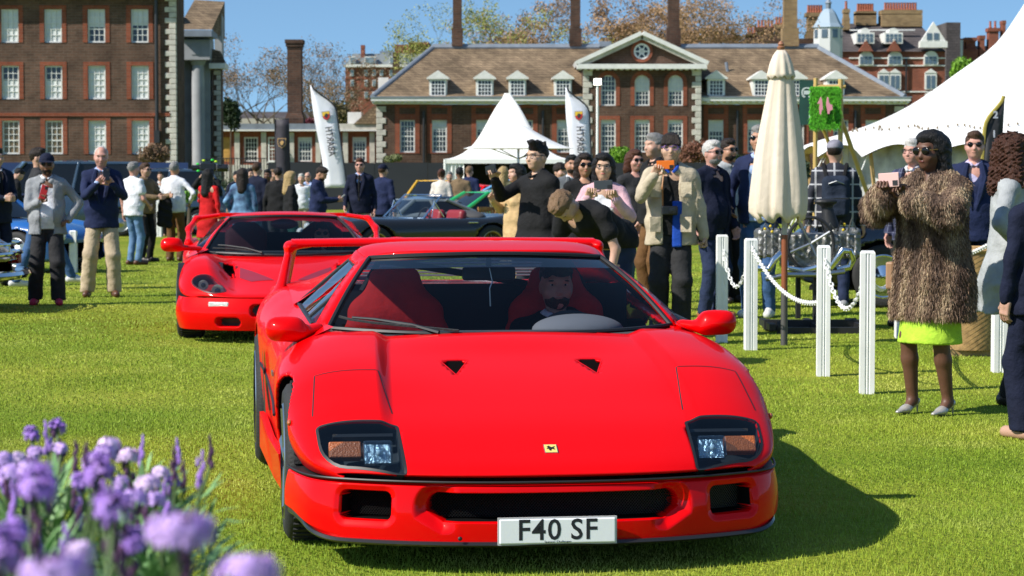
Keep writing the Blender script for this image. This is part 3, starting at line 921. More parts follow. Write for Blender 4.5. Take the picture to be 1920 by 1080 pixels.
    for sg in (-1, 1):
        s = SDF(); x = sg * .37
        s.box((x, 2.18, .33), (.24, .26, .07), .05)
        s.box((x, 2.47, .60), (.215, .06, .26), .055, k=.05, M=Matrix.Rotation(R(-14), 3, 'X'))
        s.box((x, 2.54, .885), (.115, .045, .13), .045, k=.16, M=Matrix.Rotation(R(-14), 3, 'X'))
        for q in (-1, 1):
            s.cap((x + q * .225, 2.38, .46), (x + q * .20, 2.47, .72), .055, .04, k=.04)
            s.cap((x + q * .24, 2.0, .36), (x + q * .235, 2.36, .42), .05, .06, k=.04)
        sdf_obj("seat", s, .016, seat_m, t)
    m = MB(); m.box((0, 2.02, 1.005), (.235, .03, .062)); mi = m.build("rear_view_mirror", dk, t); bevel(mi, .014, 3)
    MB().tube([(0, 2.03, 1.08), (0, 2.02, 1.02)], .012, 8).build("mirror_stem", dk, mi)
    MB().tube([(.0, 1.995, 1.03), (.012, 1.99, .97), (.0, 1.99, .94), (.003, 1.99, .86)], .003, 5).build("hanging_pendant", M_STEEL, mi)
    # roll hoop visible through the back glass
    MB().tube([(-.52, 2.55, .9), (-.44, 2.6, 1.04), (.0, 2.62, 1.075), (.44, 2.6, 1.04), (.52, 2.55, .9)], .018, 8).build("roll_hoop", dk, t, True)
    MB().tube([(-.45, 2.6, 1.05), (.25, 2.62, .93)], .016, 8).build("harness_bar", dk, t, True)
    return t, sh
def smooth_arr(v, a, b):
    t = np.clip((np.asarray(v, float) - a) / (b - a), 0, 1); return t * t * (3 - 2 * t)
# ================================================================== people
SKIN = {"pale": (.50, .29, .21), "tan": (.42, .22, .14), "east": (.50, .31, .21), "brown": (.20, .098, .055), "dark": (.115, .052, .030), "pink": (.52, .27, .21)}
def skin(k): return plain("skin_" + k, SKIN[k], .5, 0, 0, .4, vary=.10, scale=30, sub=.08)
HAIRC = {"black": (.010, .009, .009), "dark": (.022, .014, .010), "brown": (.060, .030, .016), "auburn": (.075, .026, .013), "curl": (.060, .022, .012), "grey": (.24, .23, .22), "white": (.55, .53, .50), "blond": (.42, .29, .13), "sandy": (.20, .12, .065)}
def hair_shader(key, col):
    if key in MATS: return MATS[key]
    m, n, b = nt(key); tc = n.nodes.new("ShaderNodeTexCoord"); mp = n.nodes.new("ShaderNodeMapping"); mp.inputs["Scale"].default_value = (1, 1, .10)
    n.links.new(tc.outputs["Object"], mp.inputs[0])
    no = n.nodes.new("ShaderNodeTexNoise"); no.inputs["Scale"].default_value = 170; no.inputs["Detail"].default_value = 3; n.links.new(mp.outputs[0], no.inputs["Vector"])
    mx = n.nodes.new("ShaderNodeMix"); mx.data_type = 'RGBA'; mx.inputs[6].default_value = rgb(tuple(c * .35 for c in col)); mx.inputs[7].default_value = rgb(tuple(min(1, c * 1.5) for c in col))
    n.links.new(no.outputs["Fac"], mx.inputs[0]); n.links.new(mx.outputs[2], b.inputs["Base Color"])
    bp = n.nodes.new("ShaderNodeBump"); bp.inputs["Strength"].default_value = .9; bp.inputs["Distance"].default_value = .012; n.links.new(no.outputs["Fac"], bp.inputs["Height"]); n.links.new(bp.outputs[0], b.inputs["Normal"])
    b.inputs["Roughness"].default_value = .5; b.inputs["Specular IOR Level"].default_value = .25
    MATS[key] = m; return m
def hairm(k): return hair_shader("hair_" + k, HAIRC[k])
_mc = {}
def head_mesh(fem):
    if ('h', fem) in _mc: return _mc[('h', fem)]
    s = SDF(); f = .94 if fem else 1.0
    s.ell((0, 0, 1.648), (.076 * f, .094, .100))
    s.ell((0, -.028, 1.585), (.060 * f, .066, .066 * f), k=.05)
    s.ell((0, -.062, 1.545), (.026 * f, .026, .020), k=.035)
    s.cap((0, -.090, 1.640), (0, -.108, 1.604), .008, .013, k=.018)
    s.ell((0, -.086, 1.664), (.052, .014, .010), k=.025)
    for q in (-1, 1):
        s.ell((q * .076 * f, .010, 1.618), (.010, .020, .030), k=.012)
        s.ell((q * .042, -.066, 1.603), (.024, .022, .022), k=.03)
        s.ell((q * .033, -.103, 1.640), (.016, .018, .010), op=-1)
    s.ell((0, -.090, 1.575), (.022, .012, .010), k=.012)
    s.cap((0, .018, 1.40), (0, .004, 1.56), .056 * f, .050 * f, k=.03)
    _mc[('h', fem)] = s.mesh(.0062)
    return _mc[('h', fem)]
def hand_mesh(kind):
    if ('g', kind) in _mc: return _mc[('g', kind)]
    s = SDF()
    s.box((0, 0, .048), (.039, .0135, .046), .012, k=.012)
    s.cap((0, 0, -.03), (0, 0, .02), .026, .028, k=.02, fl=(1, .75, 1))
    L = [(.030, .072), (.010, .082), (-.010, .076), (-.029, .058)]
    b1, b2 = {"relax": (22, 30), "hold": (52, 62), "fist": (85, 95), "flat": (6, 10)}[kind]
    for i, (x, l) in enumerate(L):
        a = R(b1 + 3 * i); c = R(b1 + b2 + 5 * i)
        p0 = np.array((x, 0, .088)); p1 = p0 + np.array((x * .10, -math.sin(a), math.cos(a))) * l * .52; p2 = p1 + np.array((0, -math.sin(c), math.cos(c))) * l * .52
        s.cap(p0, p1, .0092, .0084, k=.003); s.cap(p1, p2, .0084, .0070, k=.002)
    t = {"relax": ((.062, -.018, .062), (.060, -.034, .088)), "hold": ((.060, -.030, .055), (.040, -.050, .085)), "fist": ((.050, -.030, .060), (.015, -.045, .075)), "flat": ((.070, -.006, .060), (.082, -.010, .088))}[kind]
    s.cap((.030, -.004, .022), t[0], .013, .011, k=.008); s.cap(t[0], t[1], .0105, .0085, k=.003)
    _mc[('g', kind)] = s.mesh(.0048)
    return _mc[('g', kind)]
def hair_mesh(kind):
    if kind in _mc: return _mc[kind]
    s = SDF(); nz = .0035; nf = 75; vx = .0075
    face = dict(c=(0, -.128, 1.560), h=(.085, .085, .112), r=.02, op=-1)
    if kind == 'short':
        s.ell((0, .012, 1.668), (.083, .101, .096)); s.ell((0, -.045, 1.728), (.060, .048, .032), k=.03)
        s.box(**face); s.box((0, 0, 1.50), (.2, .2, .095), .01, op=-1); s.box((0, -.06, 1.60), (.2, .06, .045), .01, op=-1)
    elif kind == 'fade':
        s.ell((0, .0, 1.700), (.078, .098, .070)); s.ell((0, .02, 1.66), (.0795, .094, .090), k=.02); s.ell((0, -.05, 1.742), (.058, .048, .034), k=.02)
        s.box(**face); s.box((0, 0, 1.52), (.2, .2, .095), .01, op=-1); s.box((0, -.06, 1.62), (.2, .07, .045), .01, op=-1); nz = .006
    elif kind == 'quiff':
        s.ell((0, .012, 1.672), (.083, .100, .094))
        for i in range(16):
            g = random.uniform(-1, 1); q = random.uniform(-1, .6)
            s.cap((g * .045, q * .07, 1.725), (g * .070, q * .09 - .02, 1.752 + .02 * random.random()), .030, .014, k=.02)
        s.box(**face); s.box((0, 0, 1.52), (.2, .2, .095), .01, op=-1); s.box((0, -.06, 1.62), (.2, .07, .045), .01, op=-1)
    elif kind == 'mop':
        s.ell((0, .010, 1.672), (.090, .108, .102))
        for i in range(12):
            g = -1 + 2 * i / 11
            s.cap((g * .05, -.06, 1.73), (g * .075, -.100, 1.672), .024, .010, k=.01)
        s.box((0, -.14, 1.555), (.080, .085, .105), .02, op=-1); s.box((0, 0, 1.49), (.2, .2, .105), .01, op=-1)
    elif kind == 'thin':
        s.ell((0, .022, 1.655), (.0815, .092, .098)); s.box((0, -.15, 1.60), (.1, .125, .20), .02, op=-1); s.box((0, 0, 1.50), (.2, .2, .095), .01, op=-1)
    elif kind in ('long', 'sleek', 'curly', 'bob', 'bun'):
        s.ell((0, .014, 1.668), (.088, .104, .100)); s.ell((0, -.03, 1.725), (.068, .066, .036), k=.03)
        zl = {'long': 1.36, 'sleek': 1.33, 'curly': 1.42, 'bob': 1.50, 'bun': 1.60}[kind]
        rr = {'curly': .075, 'bun': .03}.get(kind, .046)
        if kind != 'bun':
            for q in (-1, 1):
                s.cap((q * .064, .020, 1.66), (q * (.082 if kind != 'curly' else .10), .035, zl + .03), rr * .75, rr, k=.05)
            s.cap((0, .055, 1.64), (0, .085, zl), .080, .085, k=.06)
        else:
            s.ell((0, .105, 1.70), (.045, .045, .045), k=.02)
        s.box((0, -.130, 1.575), (.058 if kind != 'sleek' else .064, .090, .118), .03, op=-1); s.box((0, -.12, 1.40), (.07, .10, .12), .02, op=-1)
        if kind == 'curly': nz, nf = .013, 120
    elif kind in ('cap', 'capback'):
        s.ell((0, .004, 1.682), (.087, .107, .082)); s.box((0, 0, 1.56), (.3, .3, .108), .005, op=-1)
        sg = -1 if kind == 'cap' else 1
        s.cap((-.040, sg * .085, 1.668), (.040, sg * .085, 1.668), .055, k=.012, fl=(1, 1.35, .14)); nz = .0
    elif kind == 'beard':
        s.ell((0, -.030, 1.570), (.064, .074, .062)); s.box((0, -.02, 1.665), (.2, .2, .070), .01, op=-1); s.box((0, .08, 1.58), (.2, .09, .2), .01, op=-1)
    _mc[kind] = s.mesh(vx, nz, nf, 3)
    return _mc[kind]
def xf(V, M): 
    A = np.array(M); return V @ A[:3, :3].T + A[:3, 3]
def frame_z(d, up):
    """rotation whose z axis is d and whose -y axis leans towards up"""
    d = Vector(d).normalized(); y = -(Vector(up) - d * Vector(up).dot(d))
    y = y.normalized() if y.length > 1e-4 else Vector((0, 1, 0))
    x = y.cross(d).normalized()
    return Matrix((x, y, d)).transposed()
def ik(S, T, a, b, pole):
    S, T = Vector(S), Vector(T); d = T - S; L = min(d.length, (a + b) * .998); u = d.normalized(); T = S + u * L
    c = (a * a - b * b + L * L) / (2 * L); h = math.sqrt(max(1e-6, a * a - c * c))
    p = Vector(pole); p = p - u * p.dot(u); p = p.normalized() if p.length > 1e-4 else Vector((0, 1, 0))
    return S + u * c + p * h, T

def person(label, px, Y, top, face=0, fem=False, sk="pale", hair=("short", "brown"), beard=None, glasses=None, top_=("blazer", None), inner=None, legs=("trousers", None), shoes=None,
           rh=None, lh=None, rpole=(-.5, .5, -.8), lpole=(.5, .5, -.8), rk="relax", lk="relax", rdir=None, ldir=None, lean=0, bow=0, yaw=0, pitch=0, roll=0, rf=(-.10, 0), lf=(.10, 0), bw=1.0, belly=0.0, det=1, tie=None, group=None, world=None, wide=0.0, hem=None, sit=False, seed=1, short=False, rknee=None, lknee=None, cat="person", boxy=0):
    loc = Vector(world) if world is not None else Vector((P(px, 322, Y).x, Y, gz(Y)))
    zt = P(px, top, Y).z if world is None else loc.z + top
    hgt = zt - loc.z
    if hair and hair[0] in ('cap', 'capback', 'quiff', 'mop'): hgt -= .012
    f = hgt / 1.752
    if lean or sit: f = top
    rt = thing("person", label, cat, loc, R(face), group)
    rt.scale = (f, f, f)
    vx = .014 if det else .021
    le = R(lean); LM = Matrix.Translation((0, 0, .95)) @ Matrix.Rotation(le, 4, 'X') @ Matrix.Translation((0, 0, -.95))
    def T(p): return LM @ Vector(p)
    sw = .178 * (.90 if fem else 1.0) * (bw * .5 + .5)
    Sr, Sl = T((-sw, .012, 1.402)), T((sw, .012, 1.402))
    if rh is None: rh = (-sw - .075, .0, .875)
    if lh is None: lh = (sw + .075, .0, .875)
    Er, Wr = ik(Sr, rh, .285, .255, rpole); El, Wl = ik(Sl, lh, .285, .255, lpole)
    hx = .088
    Kn = []; An = []
    for q, ft, kk in ((-1, rf, rknee), (1, lf, lknee)):
        A_ = Vector((ft[0], ft[1], .085 + (ft[2] if len(ft) > 2 else 0)))
        K_, A_ = ik((q * hx, 0, .90), A_, .425, .405, kk or (q * .1, -1, 0))
        Kn.append(K_); An.append(A_)
    # ---- head frame
    HM = LM @ Matrix.Translation((0, .005, 1.50)) @ Matrix.Rotation(R(yaw), 4, 'Z') @ Matrix.Rotation(R(pitch), 4, 'X') @ Matrix.Rotation(R(roll), 4, 'Y') @ Matrix.Translation((0, -.005, -1.50))
    # ---- body, one mesh
    vs, fs = [], []; nb = 0
    def app(V, F):
        nonlocal nb
        vs.append(V); fs.append(F + nb); nb += len(V)
    V, F = head_mesh(fem); app(xf(V, HM), F)
    s = SDF()
    tor = lambda a, b, r0, r1, **k: s.cap(T(a), T(b), r0, r1, **k)
    tor((0, .01, 1.00), (0, .01, 1.36), .115, .125, k=.05, fl=(1.25, .85, 1)); tor((-.14, .012, 1.40), (.14, .012, 1.40), .05, .05, k=.05); tor((0, .015, 1.38), (0, .01, 1.50), .058, .052, k=.04)
    bare_arm = short or top_[0] in ('tee', 'shortshirt')
    for S_, E_, W_ in ((Sr, Er, Wr), (Sl, El, Wl)):
        s.cap(S_, E_, .045, .036, k=.02); s.cap(E_, W_, .037, .026, k=.015)
    for q, K_, A_ in ((-1, Kn[0], An[0]), (1, Kn[1], An[1])):
        s.cap((q * hx, 0, .90), K_, .078, .052, k=.03); s.cap(K_, K_.lerp(A_, .35), .052, .052, k=.02); s.cap(K_.lerp(A_, .35), A_, .052, .034, k=.02); s.cap(A_, A_ + Vector((0, -.06, -.05)), .034, .03, k=.02)
    V, F = s.mesh(.013 if (bare_arm or legs[0] in ('skirt', 'bare')) and det else .022); app(V, F)
    for q, E_, W_, kd, dd in ((-1, Er, Wr, rk, rdir), (1, El, Wl, lk, ldir)):
        V, F = hand_mesh(kd); V = V.copy()
        d = Vector(dd[0]) if dd else (W_ - E_)
        up = Vector(dd[1]) if dd else Vector((-q, -.25, 0))
        if q < 0: pass
        else: V[:, 0] *= -1; F = F[:, ::-1]
        M = Matrix.Translation(W_) @ frame_z(d, up).to_4x4()
        app(xf(V, M), F)
    body = mobj("body", np.concatenate(vs), np.concatenate(fs), skin(sk), rt)
    # ---- face
    hm = hairm(hair[1]) if hair else hairm("dark")
    if det:
        for q in (-1, 1):
            m = MB().ell((q * .033, -.0835, 1.640), (.0125, .006, .006), 10, 6); m.v = [HM @ Vector(v) for v in m.v]; e_ = m.build("eye", plain("eye_white", (.5, .5, .48), .3), body, True)
            m = MB().ell((q * .033, -.0885, 1.640), (.0055, .003, .0055), 8, 6); m.v = [HM @ Vector(v) for v in m.v]; m.build("iris", plain("iris_dark", (.012, .008, .006), .25), e_, True)
            m = MB().ell((q * .034, -.094, 1.661), (.020, .007, .0042), 10, 6, Matrix.Rotation(R(5 * q), 3, 'Y')); m.v = [HM @ Vector(v) for v in m.v]; m.build("eyebrow", hm if hair and hair[1] not in ('white', 'blond') else hairm('sandy'), body, True)
    m = MB().ell((0, -.0985 if not beard else -.1015, 1.576), (.022, .007, .0055 if not fem else .0085), 12, 6); m.v = [HM @ Vector(v) for v in m.v]
    m.build("mouth", plain("lips_" + ("f" if fem else "m") + sk, tuple(c * k for c, k in zip(SKIN[sk], (1.0, .45, .55) if fem else (.72, .6, .6))), .4), body, True)
    if hair:
        V, F = hair_mesh(hair[0])
        nm = "baseball_cap" if hair[0] in ('cap', 'capback') else "hair"
        mobj(nm, xf(V, HM), F, hair[2] if len(hair) > 2 else hm, rt)
        if nm == "baseball_cap":
            s_ = SDF(); s_.ell((0, .012, 1.655), (.0800, .0975, .09)); s_.box((0, -.13, 1.57), (.1, .11, .12), .02, op=-1); s_.box((0, 0, 1.49), (.2, .2, .105), .01, op=-1); s_.box((0, 0, 1.76), (.2, .2, .08), .01, op=-1)
            V, F = s_.mesh(.009); mobj("hair", xf(V, HM), F, hm, rt)
    if beard:
        V, F = hair_mesh('beard'); mobj("beard", xf(V, HM), F, hairm(beard), rt)
    if glasses:
        m = MB(); dark = glasses[0] == 'sun'; big = 1.22 if glasses[0] == 'sun' and len(glasses) > 2 else 1.0
        for q in (-1, 1):
            m.ell((q * .034, -.100, 1.640), (.0265 * big, .007, .0205 * big), 14, 8)
        m.v = [HM @ Vector(v) for v in m.v]
        gm = plain("sun_lens", (.006, .005, .005), .15, spec=.35) if dark else glass("spectacle_lens", (.95, .95, .97), .25, 1.4)
        g2 = MB()
        for q in (-1, 1):
            g2.tube([(q * .058 * big, -.098, 1.646), (q * .080, -.05, 1.646), (q * .083, .02, 1.640)], .0032, 5)
            if not dark: g2.tube([(q * .034 + .027 * math.cos(g), -.1015, 1.640 + .021 * math.sin(g)) for g in np.linspace(0, 2 * PI, 15)], .0022, 4, False)
        g2.tube([(-.012, -.103, 1.648), (.012, -.103, 1.648)], .003, 5)
        g2.v = [HM @ Vector(v) for v in g2.v]
        fr = g2.build("sunglasses" if dark else "spectacles", glasses[1] if len(glasses) > 1 and glasses[1] else M_BLACK, rt, True)
        m.build("lenses", gm, fr, True)
    # ---- clothes
    def torso_sdf(lo, add, belly_=belly):
        s = SDF()
        s.cap(T((0, .008, 1.16)), T((0, .012, 1.34)), .132 + add, .128 + add, k=.05, fl=(1.30 * (.9 if fem else bw), .86, 1))
        for q in (-1, 1): s.cap(T((q * .03, .016, 1.452)), T((q * sw * .86, .014, 1.408)), .046 + add, .046 + add, k=.05)
        s.cap(T((0, .012, 1.40)), T((0, .012, 1.465)), .078 + add * .5, .062, k=.04, fl=(1.1, 1, 1))
        s.ell(T((0, -.012 - belly_ * .5, 1.06)), (.158 * bw + add, .112 + belly_ + add, .17), k=.06)
        if fem:
            for q in (-1, 1): s.ell(T((q * .065, -.085, 1.26)), (.062, .055, .062), k=.04)
        if lo < 1.0:
            s.cap((0, .008, 1.0), (0, .008, max(lo, .80)), .128 + add, .132 + add + wide, k=.06, fl=(1.37 * bw, .98, 1))
        if lo < .78:
            s.cap((0, .008, .85), (0, .008, lo), .132 + add + wide * .3, .136 + add + wide, k=.05, fl=(1.37 * bw, 1.0, 1))
        return s
    def sleeves(s, r, cut=1.0, k=.03):
        for S_, E_, W_ in ((Sr, Er, Wr), (Sl, El, Wl)):
            if cut <= .6:
                s.cap(S_, S_.lerp(E_, cut), r + .016, r + .018, k=k)
            else:
                s.cap(S_, E_, r + .006, r, k=k); e = E_.lerp(W_, min(1.0, cut)); s.cap(E_, e, r, r * .84, k=.012)
    def hemcut(s, z): s.box((0, 0, z - .5), (.9, .9, .5), .004, op=-1)
    def neck(s, r=.060): s.cap(T((0, -.022, 1.475)), T((0, -.05, 1.62)), r, r + .02, op=-1)
    kind, mat = top_[0], top_[1]
    nz = .007
    if inner is not None:
        s = torso_sdf(.90, .0); neck(s, .052)
        if bow == 0 and kind in ('blazer', 'open', 'longcoat', 'vest') : sleeves(s, .040, .99)
        hemcut(s, .88)
        for q in (-1, 1): s.cap(T((q * .020, -.075, 1.462)), T((q * .062, -.02, 1.490)), .016, .014, k=.01)
        sdf_obj("shirt", s, vx, inner, rt, .003, 24, seed)
        if tie is not None:
            m = MB()
            pts = [T((0, -.088, 1.462)), T((0, -.118, 1.38)), T((0, -.124, 1.20)), T((0, -.126 - belly, 1.02))]
            m.tube(pts, [.017, .013, .024, .030], 8); m.build("tie", tie, rt, True)
    if kind in ('blazer', 'vest'):
        s = torso_sdf(hem or .80, .016)
        if kind == 'blazer': sleeves(s, .050, .97)
        neck(s, .066)
        s.cap(T((0, -.20, 1.10 if kind == 'blazer' else 1.2)), T((0, -.165, 1.50)), .035, .118, op=-1)
        s.cap((0, -.26, hem or .80), (0, -.24, 1.0), .10, .02, op=-1)
        hemcut(s, hem or .80)
        jk = sdf_obj("jacket", s, vx, mat, rt, nz, 20, seed)
        if det and kind == 'blazer':
            for q in (-1, 1):
                m = MB().tube([T((q * .060, -.075, 1.480)), T((q * .085, -.118, 1.36)), T((q * .050, -.142, 1.20)), T((q * .018, -.150 - belly, 1.08))], [.022, .034, .026, .006], 6)
                m.build("lapel", mat, jk, True)
    elif kind == 'open':
        h0 = hem or .82
        s = torso_sdf(h0, .018); sleeves(s, .053, .97); neck(s, .075)
        s.box(T((0, -.16, 1.16)), (.072, .13, .42), .03, op=-1, M=LM.to_3x3())
        hemcut(s, h0)
        for q in (-1, 1): s.cap(T((q * .045, -.07, 1.43)), T((q * .075, .02, 1.485)), .026, .028, k=.02)
        jk = sdf_obj("jacket", s, vx, mat, rt, .006, 17, seed)
    elif kind == 'coat':
        h0 = hem or .5
        s = torso_sdf(h0, .022); sleeves(s, .054, .98); neck(s, .064); hemcut(s, h0)
        s.cap(T((0, -.19, 1.22)), T((0, -.165, 1.50)), .03, .09, op=-1)
        if boxy: s.cap((0, .008, 1.25), (0, .008, h0), .155 * boxy, .165 * boxy, k=.05, fl=(1.25, 1.0, 1)); hemcut(s, h0)
        sdf_obj("coat", s, vx, mat, rt, .006, 16, seed)
    elif kind in ('tee', 'shortshirt'):
        s = torso_sdf(hem or .84, .008); sleeves(s, .052, .52); neck(s, .060); hemcut(s, hem or .84)
        sdf_obj("t_shirt" if kind == 'tee' else "shirt", s, vx, mat, rt, nz, 20, seed)
    elif kind in ('shirt', 'jumper'):
        s = torso_sdf(hem or .86, .010 if kind == 'shirt' else .020); sleeves(s, .045 if kind == 'shirt' else .054, .98); neck(s, .057); hemcut(s, hem or .86)
        for q in (-1, 1): s.cap(T((q * .022, -.072, 1.462)), T((q * .064, -.018, 1.490)), .018, .016, k=.01)
        sdf_obj("shirt" if kind == 'shirt' else "jumper", s, vx, mat, rt, nz, 22, seed)
    elif kind == 'dress':
        s = torso_sdf(hem or .55, .004); sleeves(s, .042, .95); neck(s, .062); hemcut(s, hem or .55)
        sdf_obj("dress", s, vx, mat, rt, nz, 18, seed)
    lk_, lm = legs[0], legs[1]
    if lk_ in ('trousers', 'jeans', 'wide'):
        r1, r2, r3 = {'trousers': (.088, .076, .070), 'jeans': (.085, .068, .058), 'wide': (.092, .088, .086)}[lk_]
        s = SDF()
        s.cap((-.055, .010, .95), (.055, .010, .95), .104 * bw, .104 * bw, k=.04, fl=(1, .95, 1)); s.cap((-.06, .01, .90), (.06, .01, .90), .100 * bw, k=.03)
        for q, K_, A_ in ((-1, Kn[0], An[0]), (1, Kn[1], An[1])):
            s.cap((q * hx, .004, .88), K_, r1, r2, k=.025); s.cap(K_, A_ + Vector((0, 0, -.02)), r2, r3, k=.02)
            s.box(A_ + Vector((0, 0, -.105)), (.14, .16, .075), .01, op=-1)
        s.box((0, 0, 1.16), (.4, .4, .13), .004, op=-1)
        sdf_obj("trousers", s, vx, lm, rt, .005, 21, seed + 3)
    elif lk_ == 'skirt':
        s = SDF(); s.cap((0, .008, 1.0), (0, -.01, .44), .122, .163, k=.03, fl=(1.28, 1.05, 1)); s.box((0, 0, 1.1), (.4, .4, .1), .004, op=-1); hs = legs[2] if len(legs) > 2 else .54; s.box((0, 0, hs - .5), (.6, .6, .50), .004, op=-1)
        sdf_obj("skirt", s, vx, lm, rt, .003, 18, seed)
    if shoes is not None:
        for q, A_, K_ in ((-1, An[0], Kn[0]), (1, An[1], Kn[1])):
            s = SDF(); z0 = A_.z - .085
            if legs[0] == 'skirt':
                s.cap((A_.x, A_.y + .035, z0 + .075), (A_.x, A_.y - .08, z0 + .03), .033, .034, k=.02, fl=(.85, 1, .8)); s.cap((A_.x, A_.y - .08, z0 + .03), (A_.x, A_.y - .165, z0 + .020), .034, .018, k=.02, fl=(1, 1, .6))
                s.cap((A_.x, A_.y + .05, z0 + .07), (A_.x, A_.y + .055, z0 + .004), .012, .006, k=.015)
                s.ell((A_.x, A_.y - .02, z0 + .135), (.028, .075, .055), op=-1)
                sdf_obj("shoe", s, .008, shoes, rt)
            else:
                s.cap((A_.x, A_.y + .045, z0 + .042), (A_.x + q * .022, A_.y - .165, z0 + .034), .044, .040, k=.02); s.cap((A_.x, A_.y, z0 + .05), (A_.x, A_.y - .05, z0 + .07), .042, .03, k=.03)
                s.box((0, 0, z0 - .5), (3, 3, .502), .001, op=-1)
                sdf_obj("shoe", s, .011, shoes, rt)
    bpy.context.view_layer.update()
    W = rt.matrix_world.copy()
    rt_info = dict(root=rt, f=f, w=lambda p: W @ Vector(p), Wr=Wr, Wl=Wl, Er=Er, El=El, T=T, HM=HM, M=W, sw=sw, Kn=Kn, An=An, Sr=Sr, Sl=Sl)
    return rt_info

def phone(name, label, info, at, d, face_n, col, group=None, size=(.075, .009, .152), lens=True):
    """a thing held in a hand: at = local point, d = its long axis, face_n = direction its back looks"""
    M = info["M"].to_3x3().normalized() @ frame_z(d, Vector(face_n))
    o = MB().box((0, 0, 0), size).build(name, col, None); bevel(o, .006, 3)
    o.matrix_world = Matrix.Translation(info["w"](at)) @ M.to_4x4()
    tag(o, label, "phone", group)
    if lens:
        MB().box((size[0] * .22, -size[1] / 2 - .0015, size[2] * .33), (.030, .003, .034)).build("camera_bump", M_BLACK, o)
    return o
# ================================================================== ground
def brick_mat(name, c1, c2, mort, sc=1.0, bw=.46, bh=.15, var=.5, plane='xz'):
    if name in MATS: return MATS[name]
    m, n, b = nt(name)
    tc = n.nodes.new("ShaderNodeTexCoord"); sx = n.nodes.new("ShaderNodeSeparateXYZ"); cb = n.nodes.new("ShaderNodeCombineXYZ")
    n.links.new(tc.outputs["Object"], sx.inputs[0])
    ad = n.nodes.new("ShaderNodeMath"); ad.operation = 'ADD'
    n.links.new(sx.outputs[0], ad.inputs[0]); n.links.new(sx.outputs[1], ad.inputs[1])
    n.links.new(ad.outputs[0], cb.inputs[0]); n.links.new(sx.outputs[2], cb.inputs[1])
    br = n.nodes.new("ShaderNodeTexBrick")
    br.inputs["Color1"].default_value = rgb(c1); br.inputs["Color2"].default_value = rgb(c2); br.inputs["Mortar"].default_value = rgb(mort)
    br.inputs["Scale"].default_value = sc; br.inputs["Brick Width"].default_value = bw; br.inputs["Row Height"].default_value = bh
    br.inputs["Mortar Size"].default_value = .016; br.inputs["Bias"].default_value = -.1
    n.links.new(cb.outputs[0], br.inputs["Vector"])
    no = n.nodes.new("ShaderNodeTexNoise"); no.inputs["Scale"].default_value = .55; no.inputs["Detail"].default_value = 7; no.inputs["Roughness"].default_value = .7
    n.links.new(tc.outputs["Object"], no.inputs["Vector"])
    mr = n.nodes.new("ShaderNodeMapRange"); mr.inputs[1].default_value = .3; mr.inputs[2].default_value = .72; mr.inputs[3].default_value = 1 - var; mr.inputs[4].default_value = 1 + var
    n.links.new(no.outputs["Fac"], mr.inputs[0])
    mx = n.nodes.new("ShaderNodeVectorMath"); mx.operation = 'SCALE'
    n.links.new(br.outputs["Color"], mx.inputs[0]); n.links.new(mr.outputs[0], mx.inputs["Scale"]); n.links.new(mx.outputs[0], b.inputs["Base Color"])
    bp = n.nodes.new("ShaderNodeBump"); bp.inputs["Strength"].default_value = .6; bp.inputs["Distance"].default_value = .03
    n.links.new(br.outputs["Fac"], bp.inputs["Height"]); bp.invert = True
    n.links.new(bp.outputs[0], b.inputs["Normal"])
    b.inputs["Roughness"].default_value = .9; b.inputs["Specular IOR Level"].default_value = .2
    MATS[name] = m; return m
M_BRICK = brick_mat("brown_brick", (.120, .068, .047), (.080, .048, .034), (.125, .092, .07))
M_BRICK2 = brick_mat("hall_brick", (.105, .058, .040), (.072, .041, .029), (.11, .08, .06))
M_REDBRICK = brick_mat("rubbed_red_brick", (.255, .070, .036), (.20, .055, .030), (.22, .10, .068), var=.3)
M_MANSION = brick_mat("mansion_brick", (.27, .080, .045), (.20, .060, .036), (.22, .12, .09), var=.3)
M_CHIM = brick_mat("chimney_brick", (.10, .050, .032), (.06, .034, .024), (.09, .07, .055))
M_YCHIM = brick_mat("stock_brick", (.30, .20, .095), (.22, .14, .07), (.24, .18, .11), var=.35)
M_TILE = brick_mat("plain_tiles", (.250, .180, .110), (.150, .105, .066), (.085, .060, .040), 1.0, .26, .17, .55)
M_SLATE = brick_mat("slates", (.10, .085, .085), (.075, .065, .066), (.04, .035, .036), 1.0, .5, .3, .3)
M_STONE = plain("portland_stone", (.50, .47, .41), .85, vary=.2, scale=3, bump=.2, bscale=20)
M_GREYSTONE = plain("grey_stone", (.30, .31, .32), .85, vary=.15, scale=1.2)
M_LEAD = plain("lead_sheet", (.20, .23, .27), .6, .2, vary=.15, scale=2)
M_TRIM = plain("white_trim", (.70, .69, .65), .6, vary=.08, scale=3)
M_PANE = plain("window_pane", (.018, .021, .025), .08, spec=.6)
M_WARMPANE = plain("brown_pane", (.16, .11, .055), .25, spec=.6, vary=.4, scale=2)  # brown pane colour, mottled at random
M_BLIND = plain("window_blind", (.62, .64, .63), .7, vary=.08, scale=3)

